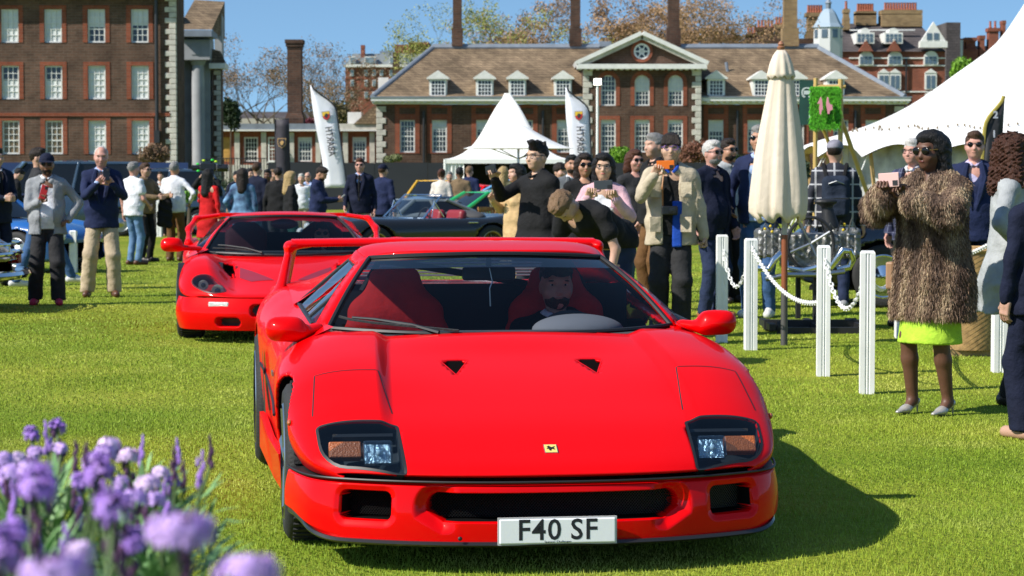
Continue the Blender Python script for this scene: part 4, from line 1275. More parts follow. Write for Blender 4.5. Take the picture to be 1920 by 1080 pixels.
lawn_m, n_, b_ = nt("lawn_soil")
tc_ = n_.nodes.new("ShaderNodeTexCoord")
no_ = n_.nodes.new("ShaderNodeTexNoise"); no_.inputs["Scale"].default_value = .55; no_.inputs["Detail"].default_value = 9; no_.inputs["Roughness"].default_value = .72
n2_ = n_.nodes.new("ShaderNodeTexNoise"); n2_.inputs["Scale"].default_value = 28; n2_.inputs["Detail"].default_value = 6
n_.links.new(tc_.outputs["Object"], no_.inputs["Vector"]); n_.links.new(tc_.outputs["Object"], n2_.inputs["Vector"])
rp_ = n_.nodes.new("ShaderNodeValToRGB")
rp_.color_ramp.elements[0].position = .30; rp_.color_ramp.elements[0].color = rgb((.11, .16, .012))
rp_.color_ramp.elements[1].position = .70; rp_.color_ramp.elements[1].color = rgb((.29, .31, .045))
e_ = rp_.color_ramp.elements.new(.5); e_.color = rgb((.19, .235, .022))
ad_ = n_.nodes.new("ShaderNodeMix"); ad_.data_type = 'FLOAT'; ad_.inputs[0].default_value = .35
n_.links.new(no_.outputs["Fac"], ad_.inputs[2]); n_.links.new(n2_.outputs["Fac"], ad_.inputs[3]); n_.links.new(ad_.outputs[0], rp_.inputs[0])
def lawn_patches(n, tc, src):
    no = n.nodes.new("ShaderNodeTexNoise"); no.inputs["Scale"].default_value = .33; no.inputs["Detail"].default_value = 4; n.links.new(tc.outputs["Object"], no.inputs["Vector"])
    mr = n.nodes.new("ShaderNodeMapRange"); mr.inputs[1].default_value = .36; mr.inputs[2].default_value = .66; n.links.new(no.outputs["Fac"], mr.inputs[0])
    mx = n.nodes.new("ShaderNodeMix"); mx.data_type = 'RGBA'; mx.inputs[6].default_value = (.86, .96, .85, 1); mx.inputs[7].default_value = (1.36, 1.20, 1.35, 1); n.links.new(mr.outputs[0], mx.inputs[0])
    vm = n.nodes.new("ShaderNodeVectorMath"); vm.operation = 'MULTIPLY'; n.links.new(src, vm.inputs[0]); n.links.new(mx.outputs[2], vm.inputs[1])
    return vm.outputs[0]
n_.links.new(lawn_patches(n_, tc_, rp_.outputs[0]), b_.inputs["Base Color"]); b_.inputs["Roughness"].default_value = .95; b_.inputs["Specular IOR Level"].default_value = .1
bp_ = n_.nodes.new("ShaderNodeBump"); bp_.inputs["Strength"].default_value = .9; bp_.inputs["Distance"].default_value = .05
n_.links.new(n2_.outputs["Fac"], bp_.inputs["Height"]); n_.links.new(bp_.outputs[0], b_.inputs["Normal"])

ys_ = np.concatenate([np.linspace(-30, 20, 12), np.linspace(24, 112, 60), [130, 180, 300, 600, 1500]])
V_ = []; F_ = []
for k_, y_ in enumerate(ys_):
    for x_ in (-900, 900): V_.append((x_, y_, gz(y_)))
for k_ in range(len(ys_) - 1): F_.append((2 * k_, 2 * k_ + 1, 2 * k_ + 3, 2 * k_ + 2))
tag(mobj("lawn", V_, F_, lawn_m, None), "mown green lawn falling gently to the far hoardings", kind="structure")

def grass_blades():
    """real blades where they can be told apart"""
    Vs = []; cols = []
    def patch(Y0, Y1, per, l0, l1, wid):
        # area of the wedge the lens can see plus a margin
        n = 0
        hw = lambda y: y * 960 / FPX + .6
        area = (hw(Y0) + hw(Y1)) * (Y1 - Y0)
        n = int(area * per)
        y = Y0 + (Y1 - Y0) * RNG.random(n); x = (RNG.random(n) * 2 - 1) * hw(Y1)
        k = np.abs(x) < y * 960 / FPX + .6
        x, y = x[k], y[k]; n = len(x)
        pn = np.sin(x * 2.1 + 1.3 * np.sin(y * 1.7)) * np.sin(y * 2.6 + x) * .5 + .5
        l = (l0 + (l1 - l0) * RNG.random(n)) * (.7 + .5 * pn)
        g = RNG.random(n) * 2 * PI; w = wid * (.7 + .6 * RNG.random(n))
        z = np.array([gz(a) for a in np.linspace(Y0, Y1, 64)]); z = np.interp(y, np.linspace(Y0, Y1, 64), z)
        bx, by = np.cos(g) * w, np.sin(g) * w
        tg = RNG.random(n) * 2 * PI; td = l * (.15 + .55 * RNG.random(n))
        A = np.stack([x - bx, y - by, z - .004], 1); B = np.stack([x + bx, y + by, z - .004], 1); C = np.stack([x + np.cos(tg) * td, y + np.sin(tg) * td, z + np.sqrt(np.maximum(l * l - td * td, 1e-6))], 1)
        Vs.append(np.stack([A, B, C], 1).reshape(-1, 3))
    patch(8.0, 10.5, 8500, .008, .021, .0019)
    patch(10.5, 14, 5200, .008, .020, .0026)
    patch(14, 20, 2000, .009, .021, .0040)
    patch(20, 30, 650, .010, .022, .007)
    patch(30, 46, 140, .011, .025, .013)
    V = np.concatenate(Vs); F = np.arange(len(V)).reshape(-1, 3)
    m, n, b = nt("grass_blade")
    tc = n.nodes.new("ShaderNodeTexCoord"); no = n.nodes.new("ShaderNodeTexNoise"); no.inputs["Scale"].default_value = .9; no.inputs["Detail"].default_value = 9; no.inputs["Roughness"].default_value = .68
    n.links.new(tc.outputs["Object"], no.inputs["Vector"])
    wn_ = n.nodes.new("ShaderNodeTexWhiteNoise"); geo = n.nodes.new("ShaderNodeNewGeometry")
    wn_.noise_dimensions = '1D'; n.links.new(geo.outputs["Random Per Island"], wn_.inputs["W"])
    mxf = n.nodes.new("ShaderNodeMix"); mxf.data_type = 'FLOAT'; mxf.inputs[0].default_value = .28
    mr_ = n.nodes.new("ShaderNodeMapRange"); mr_.inputs[1].default_value = .34; mr_.inputs[2].default_value = .66; n.links.new(no.outputs["Fac"], mr_.inputs[0])
    n.links.new(mr_.outputs[0], mxf.inputs[2]); n.links.new(wn_.outputs["Value"], mxf.inputs[3])
    rp = n.nodes.new("ShaderNodeValToRGB"); rp.color_ramp.elements[0].position = .12; rp.color_ramp.elements[0].color = rgb((.15, .235, .018))
    rp.color_ramp.elements[1].position = .92; rp.color_ramp.elements[1].color = rgb((.42, .44, .10))
    e = rp.color_ramp.elements.new(.5); e.color = rgb((.27, .37, .030))
    n.links.new(mxf.outputs[0], rp.inputs[0]); n.links.new(lawn_patches(n, tc, rp.outputs[0]), b.inputs["Base Color"])
    b.inputs["Roughness"].default_value = .6; b.inputs["Specular IOR Level"].default_value = .25
    me = mesh_np("grass", V, F, False); me.materials.append(m)
    tag(link("grass", me), "short green blades of the mown lawn", kind="stuff")
grass_blades()

# ================================================================== building kit
class Facade:
    """works in metres on the plane y = Y; px/pz turn photograph columns/rows into metres there"""
    def __init__(s, name, label, Y, cx=960):
        s.Y = Y; s.base = gz(Y)
        o = Vector((P(cx, 322, Y).x, Y, s.base))
        s.o = o; s.t = thing(name, label, "building", o)
    def x(s, c): return P(c, 322, s.Y).x - s.o.x
    def z(s, r): return P(960, r, s.Y).z - s.o.z
def ring(m, x0, x1, z0, z1, X0, X1, Z0, Z1, y0, y1):
    V = []
    for y in (y0, y1):
        for (a, b) in ((X0, Z0), (X1, Z0), (X1, Z1), (X0, Z1), (x0, z0), (x1, z0), (x1, z1), (x0, z1)): V.append((a, y, b))
    F = []
    for k in range(4):
        j = (k + 1) % 4
        F += [(k, j, 4 + j, 4 + k), (8 + j, 8 + k, 12 + k, 12 + j), (j, k, 8 + k, 8 + j), (4 + k, 4 + j, 12 + j, 12 + k)]
    m.add(V, F)
def wall_open(name, mat, parent, x0, x1, z0, z1, y, depth, holes, back=9):
    xs = sorted(set([x0, x1] + [h[0] for h in holes] + [h[1] for h in holes])); zs = sorted(set([z0, z1] + [h[2] for h in holes] + [h[3] for h in holes]))
    m = MB()
    for i in range(len(xs) - 1):
        for j in range(len(zs) - 1):
            cx, cz = (xs[i] + xs[i + 1]) / 2, (zs[j] + zs[j + 1]) / 2
            if any(h[0] < cx < h[1] and h[2] < cz < h[3] for h in holes): continue
            if cx < x0 or cx > x1 or cz < z0 or cz > z1: continue
            m.add([(xs[i], y, zs[j]), (xs[i + 1], y, zs[j]), (xs[i + 1], y, zs[j + 1]), (xs[i], y, zs[j + 1])], [(0, 1, 2, 3)])
    for (a, b, c, d) in holes:
        m.add([(a, y, c), (b, y, c), (b, y, d), (a, y, d), (a, y + depth, c), (b, y + depth, c), (b, y + depth, d), (a, y + depth, d)], [(0, 4, 5, 1), (1, 5, 6, 2), (2, 6, 7, 3), (3, 7, 4, 0)])
    # returns and top close the block
    m.add([(x0, y, z0), (x0, y + back, z0), (x0, y + back, z1), (x0, y, z1), (x1, y, z0), (x1, y + back, z0), (x1, y + back, z1), (x1, y, z1)], [(1, 0, 3, 2), (4, 5, 6, 7), (5, 1, 2, 6), (3, 7, 6, 2)])
    o = m.build(name, mat, parent)
    bm = bmesh.new(); bm.from_mesh(o.data); bmesh.ops.remove_doubles(bm, verts=bm.verts, dist=1e-4); bm.to_mesh(o.data); bm.free()
    return o
def sash(parent, x0, x1, z0, z1, y, cols=4, rows=6, blind=0.0, pane=None, arch=False, frame=.09, bar=.035, name="window", blind_from_top=True, mat=None):
    m = MB(); ring(m, x0 + frame, x1 - frame, z0 + frame, z1 - frame, x0, x1, z0, z1, y - .05, y + .04)
    for i in range(1, cols):
        x = x0 + frame + (x1 - x0 - 2 * frame) * i / cols; m.bb(x - bar / 2, x + bar / 2, y - .02, y + .02, z0 + frame, z1 - frame)
    for j in range(1, rows):
        z = z0 + frame + (z1 - z0 - 2 * frame) * j / rows; w = bar / 2 * (1.9 if j == rows // 2 else 1)
        m.bb(x0 + frame, x1 - frame, y - .023, y + .017, z - w, z + w)
    m.bb(x0 - .06, x1 + .06, y - .12, y + .03, z0 - .10, z0 - .005)
    fr = m.build(name, mat or M_TRIM, parent)
    MB().bb(x0 + frame * .5, x1 - frame * .5, y + .030, y + .034, z0 + frame * .5, z1 - frame * .5).build("pane", pane or M_PANE, fr)
    if blind > 0:
        h = (z1 - z0) * blind
        a, b = (z1 - h, z1 - frame) if blind_from_top else (z0 + frame, z0 + h)
        MB().bb(x0 + frame, x1 - frame, y + .020, y + .026, a, b).build("blind", M_BLIND, fr)
    return fr
def surround(parent, x0, x1, z0, z1, X0, X1, Z0, Z1, y, mat=None):
    m = MB(); ring(m, x0, x1, z0, z1, X0, X1, Z0, Z1, y - .03, y + .05); return m.build("window_surround", mat or M_REDBRICK, parent)
def quoins(parent, x, z0, z1, y, n, long_, short_, left=True, depth=.06):
    h = (z1 - z0) / n
    for k in range(n):
        w = long_ if k % 2 else short_
        a, b = (x, x + w) if left else (x - w, x)
        q = MB().bb(a, b, y - depth, y + .3, z0 + k * h + .012, z0 + (k + 1) * h - .012).build("quoin_stone", M_STONE, parent); bevel(q, .02, 1)
def chimney(parent, x0, x1, z0, z1, y, d, mat, pots=0, name="chimney"):
    m = MB(); w = x1 - x0; e = .12 * w
    m.bb(x0, x1, y - d / 2, y + d / 2, z0, z1 - .4); c = m.build(name, mat, parent)
    MB().bb(x0 - e, x1 + e, y - d / 2 - e, y + d / 2 + e, z1 - .4, z1).build("chimney_cap", mat, c)
    MB().bb(x0 - e, x1 + e, y - d / 2 - e, y + d / 2 + e, z0 - .2, z0 + 1.0).build("chimney_base", mat, c)
    for k in range(pots):
        px_ = x0 + w * (k + .5) / pots
        MB().lathe([(.15, 0), (.17, .1), (.13, .2), (.12, .75), (.16, .8)], (px_, y, z1), 8).build("chimney_pot", plain("terracotta", (.34, .10, .05), .8), c)
    return c

# ================================================================== the long hall with the pediment
def hall():
    f = Facade("hall_building", "long brown brick hall with steep tiled roof, dormers and central pediment", 150, 1200)
    X, Z, t = f.x, f.z, f.t
    mir = lambda c: 2400 - c
    cols = [764, 824, 907, 985, 1058]; allc = cols + [mir(c) for c in cols]
    eave = Z(196); holes = []
    for c in allc: holes.append((X(c - 14), X(c + 14), Z(286), Z(225)))
    wall_open("wall", M_BRICK2, t, X(706), X(mir(706)), 0, eave, 0, .22, holes)
    for i, c in enumerate(allc):
        sash(t, X(c - 14), X(c + 14), Z(286), Z(225), .14, 4, 6, blind=(.30 if i % 3 else .0) if c not in (1342,) else .35)
        surround(t, X(c - 14), X(c + 14), Z(286), Z(225), X(c - 23), X(c + 23), Z(288), Z(219), 0)
        pn = MB(); ring(pn, X(c - 15), X(c + 15), Z(214), Z(202), X(c - 23), X(c + 23), Z(219.0), Z(197), -.03, .05); pn.build("blind_panel_frame", M_REDBRICK, t)
    # cornice with brackets
    ms = MB(); ms.bb(X(697), X(mir(697)), -.75, .2, Z(190), Z(184)); c_ = ms.build("cornice", M_TRIM, t)
    MB().bb(X(700), X(mir(700)), -.40, .2, Z(195.5), Z(190)).build("cornice_moulding", M_TRIM, c_)
    for k in range(84):
        xx = X(702 + k * 12)
        if X(1082) < xx < X(1318): continue
        MB().bb(xx - .10, xx + .10, -.66, -.3, Z(193.5), Z(190.2)).build("bracket", M_TRIM, c_)
    MB().bb(X(695), X(mir(695)), -.80, .1, Z(184), Z(181.5)).build("gutter", M_LEAD, c_)
    # hipped roof
    dpt = 7.0; zr = Z(78); ze = Z(182)
    V = [(X(700), -.7, ze), (X(1692), -.7, ze), (X(1558), dpt, zr), (X(806), dpt, zr), (X(700), 2 * dpt + .7, ze), (X(1692), 2 * dpt + .7, ze)]
    rf = MB().add(V, [(0, 1, 2, 3), (4, 0, 3), (1, 5, 2), (5, 4, 3, 2)]).build("roof", M_TILE, t)
    MB().tube([(X(804), dpt, zr), (X(1560), dpt, zr)], .24, 8).build("ridge", M_LEAD, rf)
    for a, b in ((V[0], V[3]), (V[1], V[2])): MB().tube([a, b], .17, 8).build("hip", M_LEAD, rf)
    # dormers
    sl = (zr - ze) / (dpt + .7)
    for c in (822, 909, 970, 1055, 1341, 1425, 1490, 1564):
        z0, z1 = Z(182), Z(149); hw = .56; yf = -.50
        dm = MB(); dm.bb(X(c) - hw, X(c) + hw, yf, yf + 2.4, z0, z1); d_ = dm.build("dormer", M_TRIM, t)
        pr = MB(); pr.prism([(-.70, 0), (.70, 0), (0, .46)], 2.9); pr.v = [(a + X(c), b + yf + 1.25, q + z1 + .10) for a, b, q in pr.v]; pr.build("dormer_pediment", M_TRIM, d_)
        MB().bb(X(c) - .72, X(c) + .72, yf - .2, yf + 2.4, z1, z1 + .098).build("dormer_cornice", M_TRIM, d_)
        m = MB(); ring(m, X(c) - .40, X(c) + .40, z0 + .12, z1 - .1, X(c) - .47, X(c) + .47, z0 + .05, z1 - .03, yf - .05, yf - .01)
        for i in (1, 2, 3): m.bb(X(c) - .40 + .2 * i - .02, X(c) - .40 + .2 * i + .02, yf - .04, yf - .012, z0 + .1, z1 - .1)
        for j in (1, 2, 3): q = z0 + .12 + (z1 - z0 - .22) * j / 4; m.bb(X(c) - .4, X(c) + .4, yf - .042, yf - .014, q - .02, q + .02)
        m.build("dormer_glazing", M_WHITE, d_)
        MB().bb(X(c) - .41, X(c) + .41, yf - .009, yf - .003, z0 + .1, z1 - .08).build("dormer_pane", M_PANE, d_)
    quoins(t, X(706), 0, eave - .1, 0, 16, .62, .40)
    quoins(t, X(mir(706)), 0, eave - .1, 0, 16, .62, .40, False)
    for c in (795, 1018, 1382, 1500, 1603): MB().tube([(X(c), -.14, 0), (X(c), -.14, eave - .4)], .085, 8).build("drainpipe", M_DARKMETAL, t)
    # central block, one metre forward
    y = -1.0; e2 = Z(131)
    arcs = []; h2 = []
    for c in (1139, 1202, 1264):
        h2 += [(X(c - 14), X(c + 14), Z(286), Z(225)), (X(c - 14), X(c + 14), Z(199), Z(142))]
    wall_open("centre_wall", M_BRICK2, t, X(1092), X(1312), 0, e2, y, .22, h2)
    for c in (1139, 1202, 1264):
        sash(t, X(c - 14), X(c + 14), Z(286), Z(225), y + .14, 4, 6, blind=.14)
        surround(t, X(c - 14), X(c + 14), Z(286), Z(225), X(c - 22), X(c + 22), Z(287), Z(218), y)
        w_ = sash(t, X(c - 14), X(c + 14), Z(199), Z(142), y + .14, 4, 6, blind=.55 if c != 1139 else .0)
        # round head: brick spandrels fill the corners of the opening, red ring follows the arch
        r = X(c + 14) - X(c); zc = Z(142) - r; n = 14
        for sg in (-1, 1):
            pts = [(X(c) + sg * r, zc)] + [(X(c) + sg * r * math.cos(g), zc + r * math.sin(g)) for g in np.linspace(0, PI / 2, n)] + [(X(c) + sg * (r + .01), zc + r + .01)]
            if sg > 0: pts = pts[::-1]
            MB().prism(pts, .10, Matrix.Translation((0, y + .062, 0)).to_4x4()).build("spandrel", M_REDBRICK, t)
        out = [(X(c) + (r + .26) * math.cos(g), zc + (r + .26) * math.sin(g)) for g in np.linspace(0, PI, 20)]; inn = [(X(c) + r * math.cos(g), zc + r * math.sin(g)) for g in np.linspace(0, PI, 20)]
        zb = Z(199); out = [(X(c) + r + .26, zb)] + out + [(X(c) - r - .26, zb)]; inn = [(X(c) + r, zb)] + inn + [(X(c) - r, zb)]
        V = []; F = []; k = len(out)
        for yy in (y - .035, y + .02):
            V += [(a, yy, b) for a, b in out] + [(a, yy, b) for a, b in inn]
        for i in range(k - 1):
            F += [(i, i + 1, k + i + 1, k + i), (2 * k + i + 1, 2 * k + i, 3 * k + i, 3 * k + i + 1), (i + 1, i, 2 * k + i, 2 * k + i + 1), (k + i, k + i + 1, 3 * k + i + 1, 3 * k + i)]
        MB().add(V, F).build("arch_surround", M_REDBRICK, t)
    quoins(t, X(1092), 0, e2 - .05, y, 22, .60, .38); quoins(t, X(1312), 0, e2 - .05, y, 22, .60, .38, False)
    pc = MB(); pc.bb(X(1080), X(1321), y - .6, y + .3, Z(131), Z(122)); p_ = pc.build("pediment_cornice", M_TRIM, t)
    for k in range(22): xx = X(1086 + k * 11); MB().bb(xx - .1, xx + .1, y - .5, y - .1, Z(133), Z(131.1)).build("bracket", M_TRIM, p_)
    tri = MB().prism([(X(1084), Z(122)), (X(1318), Z(122)), (X(1201), Z(72))], .5, Matrix.Translation((0, y + .28, 0))); tri.build("gable", M_BRICK2, t)
    for sg in (-1, 1):
        a = Vector((X(1201) + sg * (X(1322) - X(1201)), 0, Z(124))); b = Vector((X(1201), 0, Z(68)))
        dv = (b - a).normalized(); nv = Vector((0, 1, 0)).cross(dv) * sg; nv = nv if nv.z > 0 else -nv
        for k, (o_, h_, dp, mt) in enumerate(((0, .26, .6, M_TRIM), (-.24, .24, .4, M_STONE))):
            m = MB(); q0 = a + nv * o_; q1 = b + nv * o_ + dv * .0
            V = [(p.x, yy, p.z) for yy in (y - dp, y + 6.5 if k == 0 else y + .2) for p in (q0, q1, q1 + nv * h_, q0 + nv * h_)]
            m.add(V, [(0, 1, 2, 3), (7, 6, 5, 4), (0, 4, 5, 1), (1, 5, 6, 2), (2, 6, 7, 3), (3, 7, 4, 0)]); fix_normals(m.build("raking_cornice", mt, t))
    # round window in the gable
    rc = (X(1201), Z(98)); rr = X(1216) - X(1201)
    rw = MB().lathe([(rr * 1.0, -.12), (rr * 1.35, -.12), (rr * 1.35, .06), (rr, .06), (rr, -.12)], (rc[0], y, rc[1]), 28, 'y', False); rw.build("round_surround", M_REDBRICK, t)
    w = MB().lathe([(rr * .78, -.09), (rr * .99, -.09), (rr * .99, .05), (rr * .78, .05), (rr * .78, -.09)], (rc[0], y, rc[1]), 28, 'y', False)
    for k in range(3):
        g = PI * k / 3; M = Matrix.Rotation(-g, 3, 'Y'); w.box((rc[0], y - .05, rc[1]), (rr * 1.7, .04, .07), M)
    w.lathe([(rr * .25, -.08), (rr * .38, -.08), (rr * .38, -.03), (rr * .25, -.03), (rr * .25, -.08)], (rc[0], y, rc[1]), 16, 'y', False)
    w_ = w.build("round_window", M_WHITE, t)
    MB().lathe([(0.0, -.018), (rr * .97, -.018), (rr * .97, -.008), (0, -.008)], (rc[0], y, rc[1]), 24, 'y').build("round_pane", M_PANE, w_)
    for (c, hw, mt, top) in ((853, 8.5, M_CHIM, -35), (1084, 9.5, M_CHIM, -40), (1276, 11, M_CHIM, -40), (1504, 13, M_YCHIM, -45)):
        chimney(t, X(c - hw), X(c + hw), Z(70), Z(top), dpt + .1, .8, mt)
    MB().box((X(1142), dpt - .4, Z(72)), (.8, .5, .35)).build("roof_light", M_LEAD, rf)
    MB().tube([(X(1375), 3.2, Z(150)), (X(1369), 3.2, Z(112))], .10, 6).build("flue_pipe", M_LEAD, rf)
    # small low roof at the left end
    V = [(X(660), 1.5, Z(232)), (X(704), 1.5, Z(232)), (X(704), 1.5, Z(192)), (X(704), 8, Z(192)), (X(660), 8, Z(232))]
    MB().add(V, [(0, 1, 2), (0, 2, 3, 4), (0, 4, 3, 1), (1, 3, 2)]).build("lean_to_roof", M_TILE, t)
    MB().bb(X(702), X(722), 4.5, 6.5, Z(184), Z(140)).build("end_dormer", M_TRIM, t)
    MB().bb(X(646), X(672), 3, 5, Z(232), Z(208)).build("side_dormer", M_TRIM, t)

# ================================================================== the low wing between the two blocks
def low_wing():
    f = Facade("low_wing_building", "single storey red brick wing with white pilasters and a yellow door", 152, 530)
    X, Z, t = f.x, f.z, f.t
    wins = [369, 471, 513, 572, 622, 674]
    holes = [(X(c - 13), X(c + 13), Z(303), Z(257)) for c in wins if c != 513 and c != 622] + [(X(405), X(433), Z(303), Z(257))]
    wall_open("wall", M_REDBRICK, t, X(346), X(706), 0, Z(246), 0, .2, holes)
    for c in wins:
        if c in (513, 622):
            sash(t, X(c - 10), X(c + 10), Z(303), Z(257), -.02, 3, 6); continue
        sash(t, X(c - 13), X(c + 13), Z(303), Z(257), .12, 4, 5, blind=.2 if c > 500 else 0)
    d = MB().bb(X(405.5), X(432.5), .10, .16, Z(303), Z(257)).build("door", plain("ochre_door", (.50, .28, .07), .5, vary=.15, scale=2), t)
    for zz in (262, 275, 289):
        for xx in (408.5, 420.5): MB().bb(X(xx), X(xx + 9), .085, .099, Z(zz + 10), Z(zz)).build("door_panel", MATS["ochre_door"], d)
    for c in (392, 445, 495, 547, 597, 648, 698):
        MB().bb(X(c - 4.8), X(c + 4.8), -.12, .1, 0, Z(248)).build("pilaster", M_STONE, t)
    MB().bb(X(345), X(708), -.5, .2, Z(246), Z(243)).build("cornice", M_TRIM, t)
    MB().bb(X(345), X(632), -.4, 6, Z(242.8), Z(232)).build("lead_parapet", M_LEAD, t)
    MB().bb(X(632), X(708), -.4, 6, Z(242.8), Z(232)).build("stone_parapet", M_STONE, t)
    MB().bb(X(345), X(710), -.16, .1, 0, Z(309)).build("plinth", M_STONE, t)
    # free standing stack behind
    c = thing("chimney_stack", "tall free standing dark brick chimney stack with moulded cap", "chimney", P(554, 322, 156).xy.to_3d() + Vector((0, 0, gz(156))))
    g = gz(156); zz = lambda r: P(960, r, 156).z - g; w = 13 / FPX * 156
    MB().bb(-w, w, -.6, .6, 0, zz(92)).build("shaft", M_CHIM, c)
    for k, (a, r0, r1) in enumerate(((1.05, 93, 88), (1.18, 88, 82), (1.30, 82, 75))): MB().bb(-w * a, w * a, -.6 * a, .6 * a, zz(r0), zz(r1) - .004).build("cap_course", M_CHIM, c)
    m = MB(); m.add([(-w * 1.3, -.8, 0), (w * 1.3, -.8, 0), (w * 1.3, .8, 0), (-w * 1.3, .8, 0), (-w * 1.3, -.8, zz(222)), (w * 1.3, -.8, zz(222)), (w * 1.3, .8, zz(222)), (-w * 1.3, .8, zz(222)), (-w * 1.02, -.62, zz(212)), (w * 1.02, -.62, zz(212)), (w * 1.02, .62, zz(212)), (-w * 1.02, .62, zz(212))],
        [(0, 1, 5, 4), (1, 2, 6, 5), (2, 3, 7, 6), (3, 0, 4, 7), (4, 5, 9, 8), (5, 6, 10, 9), (6, 7, 11, 10), (7, 4, 8, 11), (8, 9, 10, 11)]); m.build("shaft_base", M_CHIM, c)

# ================================================================== the tall block on the left
def tall_block():
    f = Facade("barrack_building", "tall dark brick block with rows of white sash windows and stone quoins", 130, 160)
    X, Z, t = f.x, f.z, f.t
    cols = [-60, 21, 102, 183, 264]; rows = [(80, 17), (186, 123), (289, 226)]
    holes = [(X(c - 16.5), X(c + 16.5), Z(a), Z(b)) for c in cols for a, b in rows]
    wall_open("wall", M_BRICK, t, X(-110), X(331), 0, Z(-10), 0, .25, holes, 3)
    bl = {(0, 1): (1, True), (0, 2): (1, True), (0, 3): (.55, True), (0, 4): (.50, True), (1, 1): (.58, False), (1, 2): (.58, False), (1, 3): (1, True), (1, 4): (1, True), (2, 3): (1, True), (2, 4): (1, True)}
    for r, (a, b) in enumerate(rows):
        for k, c in enumerate(cols):
            q = bl.get((r, k), (0, True))
            sash(t, X(c - 16.5), X(c + 16.5), Z(a), Z(b), .15, 3, 5, blind=q[0] * .97, blind_from_top=q[1], pane=M_WARMPANE if r == 2 else None)
            surround(t, X(c - 16.5), X(c + 16.5), Z(a), Z(b), X(c - 25), X(c + 25), Z(a + (0 if r < 2 else 0)), Z(b - 7), 0)
    MB().bb(X(-110), X(320), -.09, .05, Z(218), Z(211.5)).build("string_course", M_REDBRICK, t)
    quoins(t, X(332), 0, Z(-8), 0, 38, .62, .38, False)
    MB().tube([(X(296), -.2, Z(265)), (X(296), -.2, Z(-8))], .10, 8).build("drainpipe", M_DARKMETAL, t)
    MB().bb(X(291), X(301), -.35, -.02, Z(268), Z(245)).build("pipe_shoe", M_DARKMETAL, t)
    MB().bb(X(-110), X(352), -.8, .6, Z(-8), Z(-16)).build("cornice", M_TRIM, t)
    # side wall seen edge on and eaves beyond it
    MB().bb(X(331.3), X(333), .4, 3, 0, Z(-10)).build("side_wall", M_BRICK, t)
    a = [(X(331), -.2, Z(-14)), (X(356), -.2, Z(-14)), (X(362), 14, Z(10)), (X(331), 14, Z(10))]
    # portico behind
    g = Facade("portico_building", "grey stone portico with big column and tiled pediment roof beside the tall block", 140, 370)
    X, Z, t = g.x, g.z, g.t
    MB().bb(X(341), X(392), .8, 2.5, 0, Z(70)).build("wall", M_GREYSTONE, t)
    MB().bb(X(318), X(342), 0.0, 1.0, 0, Z(26)).build("return_wall", M_BRICK, t)
    m = MB(); xc = (X(359) + X(384)) / 2; r = (X(384) - X(359)) / 2
    m.lathe([(r * 1.15, 0), (r * 1.15, .3), (r, .5), (r * .98, Z(150)), (r * .86, Z(122)), (r * 1.1, Z(119)), (r * 1.2, Z(113))], (xc, .3, 0), 24); m.build("column", M_GREYSTONE, t, True)
    MB().bb(X(341), X(396), -.3, 1.6, Z(112.5), Z(75)).build("entablature", M_GREYSTONE, t)
    MB().bb(X(362), X(378), -.34, 0, Z(103), Z(83)).build("frieze_panel", M_GREYSTONE, t)
    MB().bb(X(337), X(402), -.9, 2, Z(70), Z(58)).build("cornice", M_LEAD, t)
    MB().add([(X(338), -.8, Z(57)), (X(402), -.8, Z(57)), (X(408), 4, Z(-6)), (X(350), 4, Z(-10)), (X(404), 5, Z(66))], [(0, 1, 2, 3), (1, 4, 2)]).build("roof", M_TILE, t)
    MB().bb(X(396), X(412), .9, 1.9, 0, Z(128)).build("end_wall", M_BRICK, t)
    MB().bb(X(392), X(422), .3, 2, Z(128), Z(118)).build("end_cornice", M_TRIM, t)
    MB().add([(X(394), .4, Z(117.8)), (X(424), .4, Z(117.8)), (X(412), .8, Z(95)), (X(396), .8, Z(90))], [(0, 1, 2, 3)]).build("end_roof", M_TILE, t)
    quoins(t, X(411.5), 0, Z(130), .9, 26, .42, .26, False)
    MB().bb(X(392), X(406), 3, 4, Z(118), Z(20)).build("upper_wall", M_GREYSTONE, t)

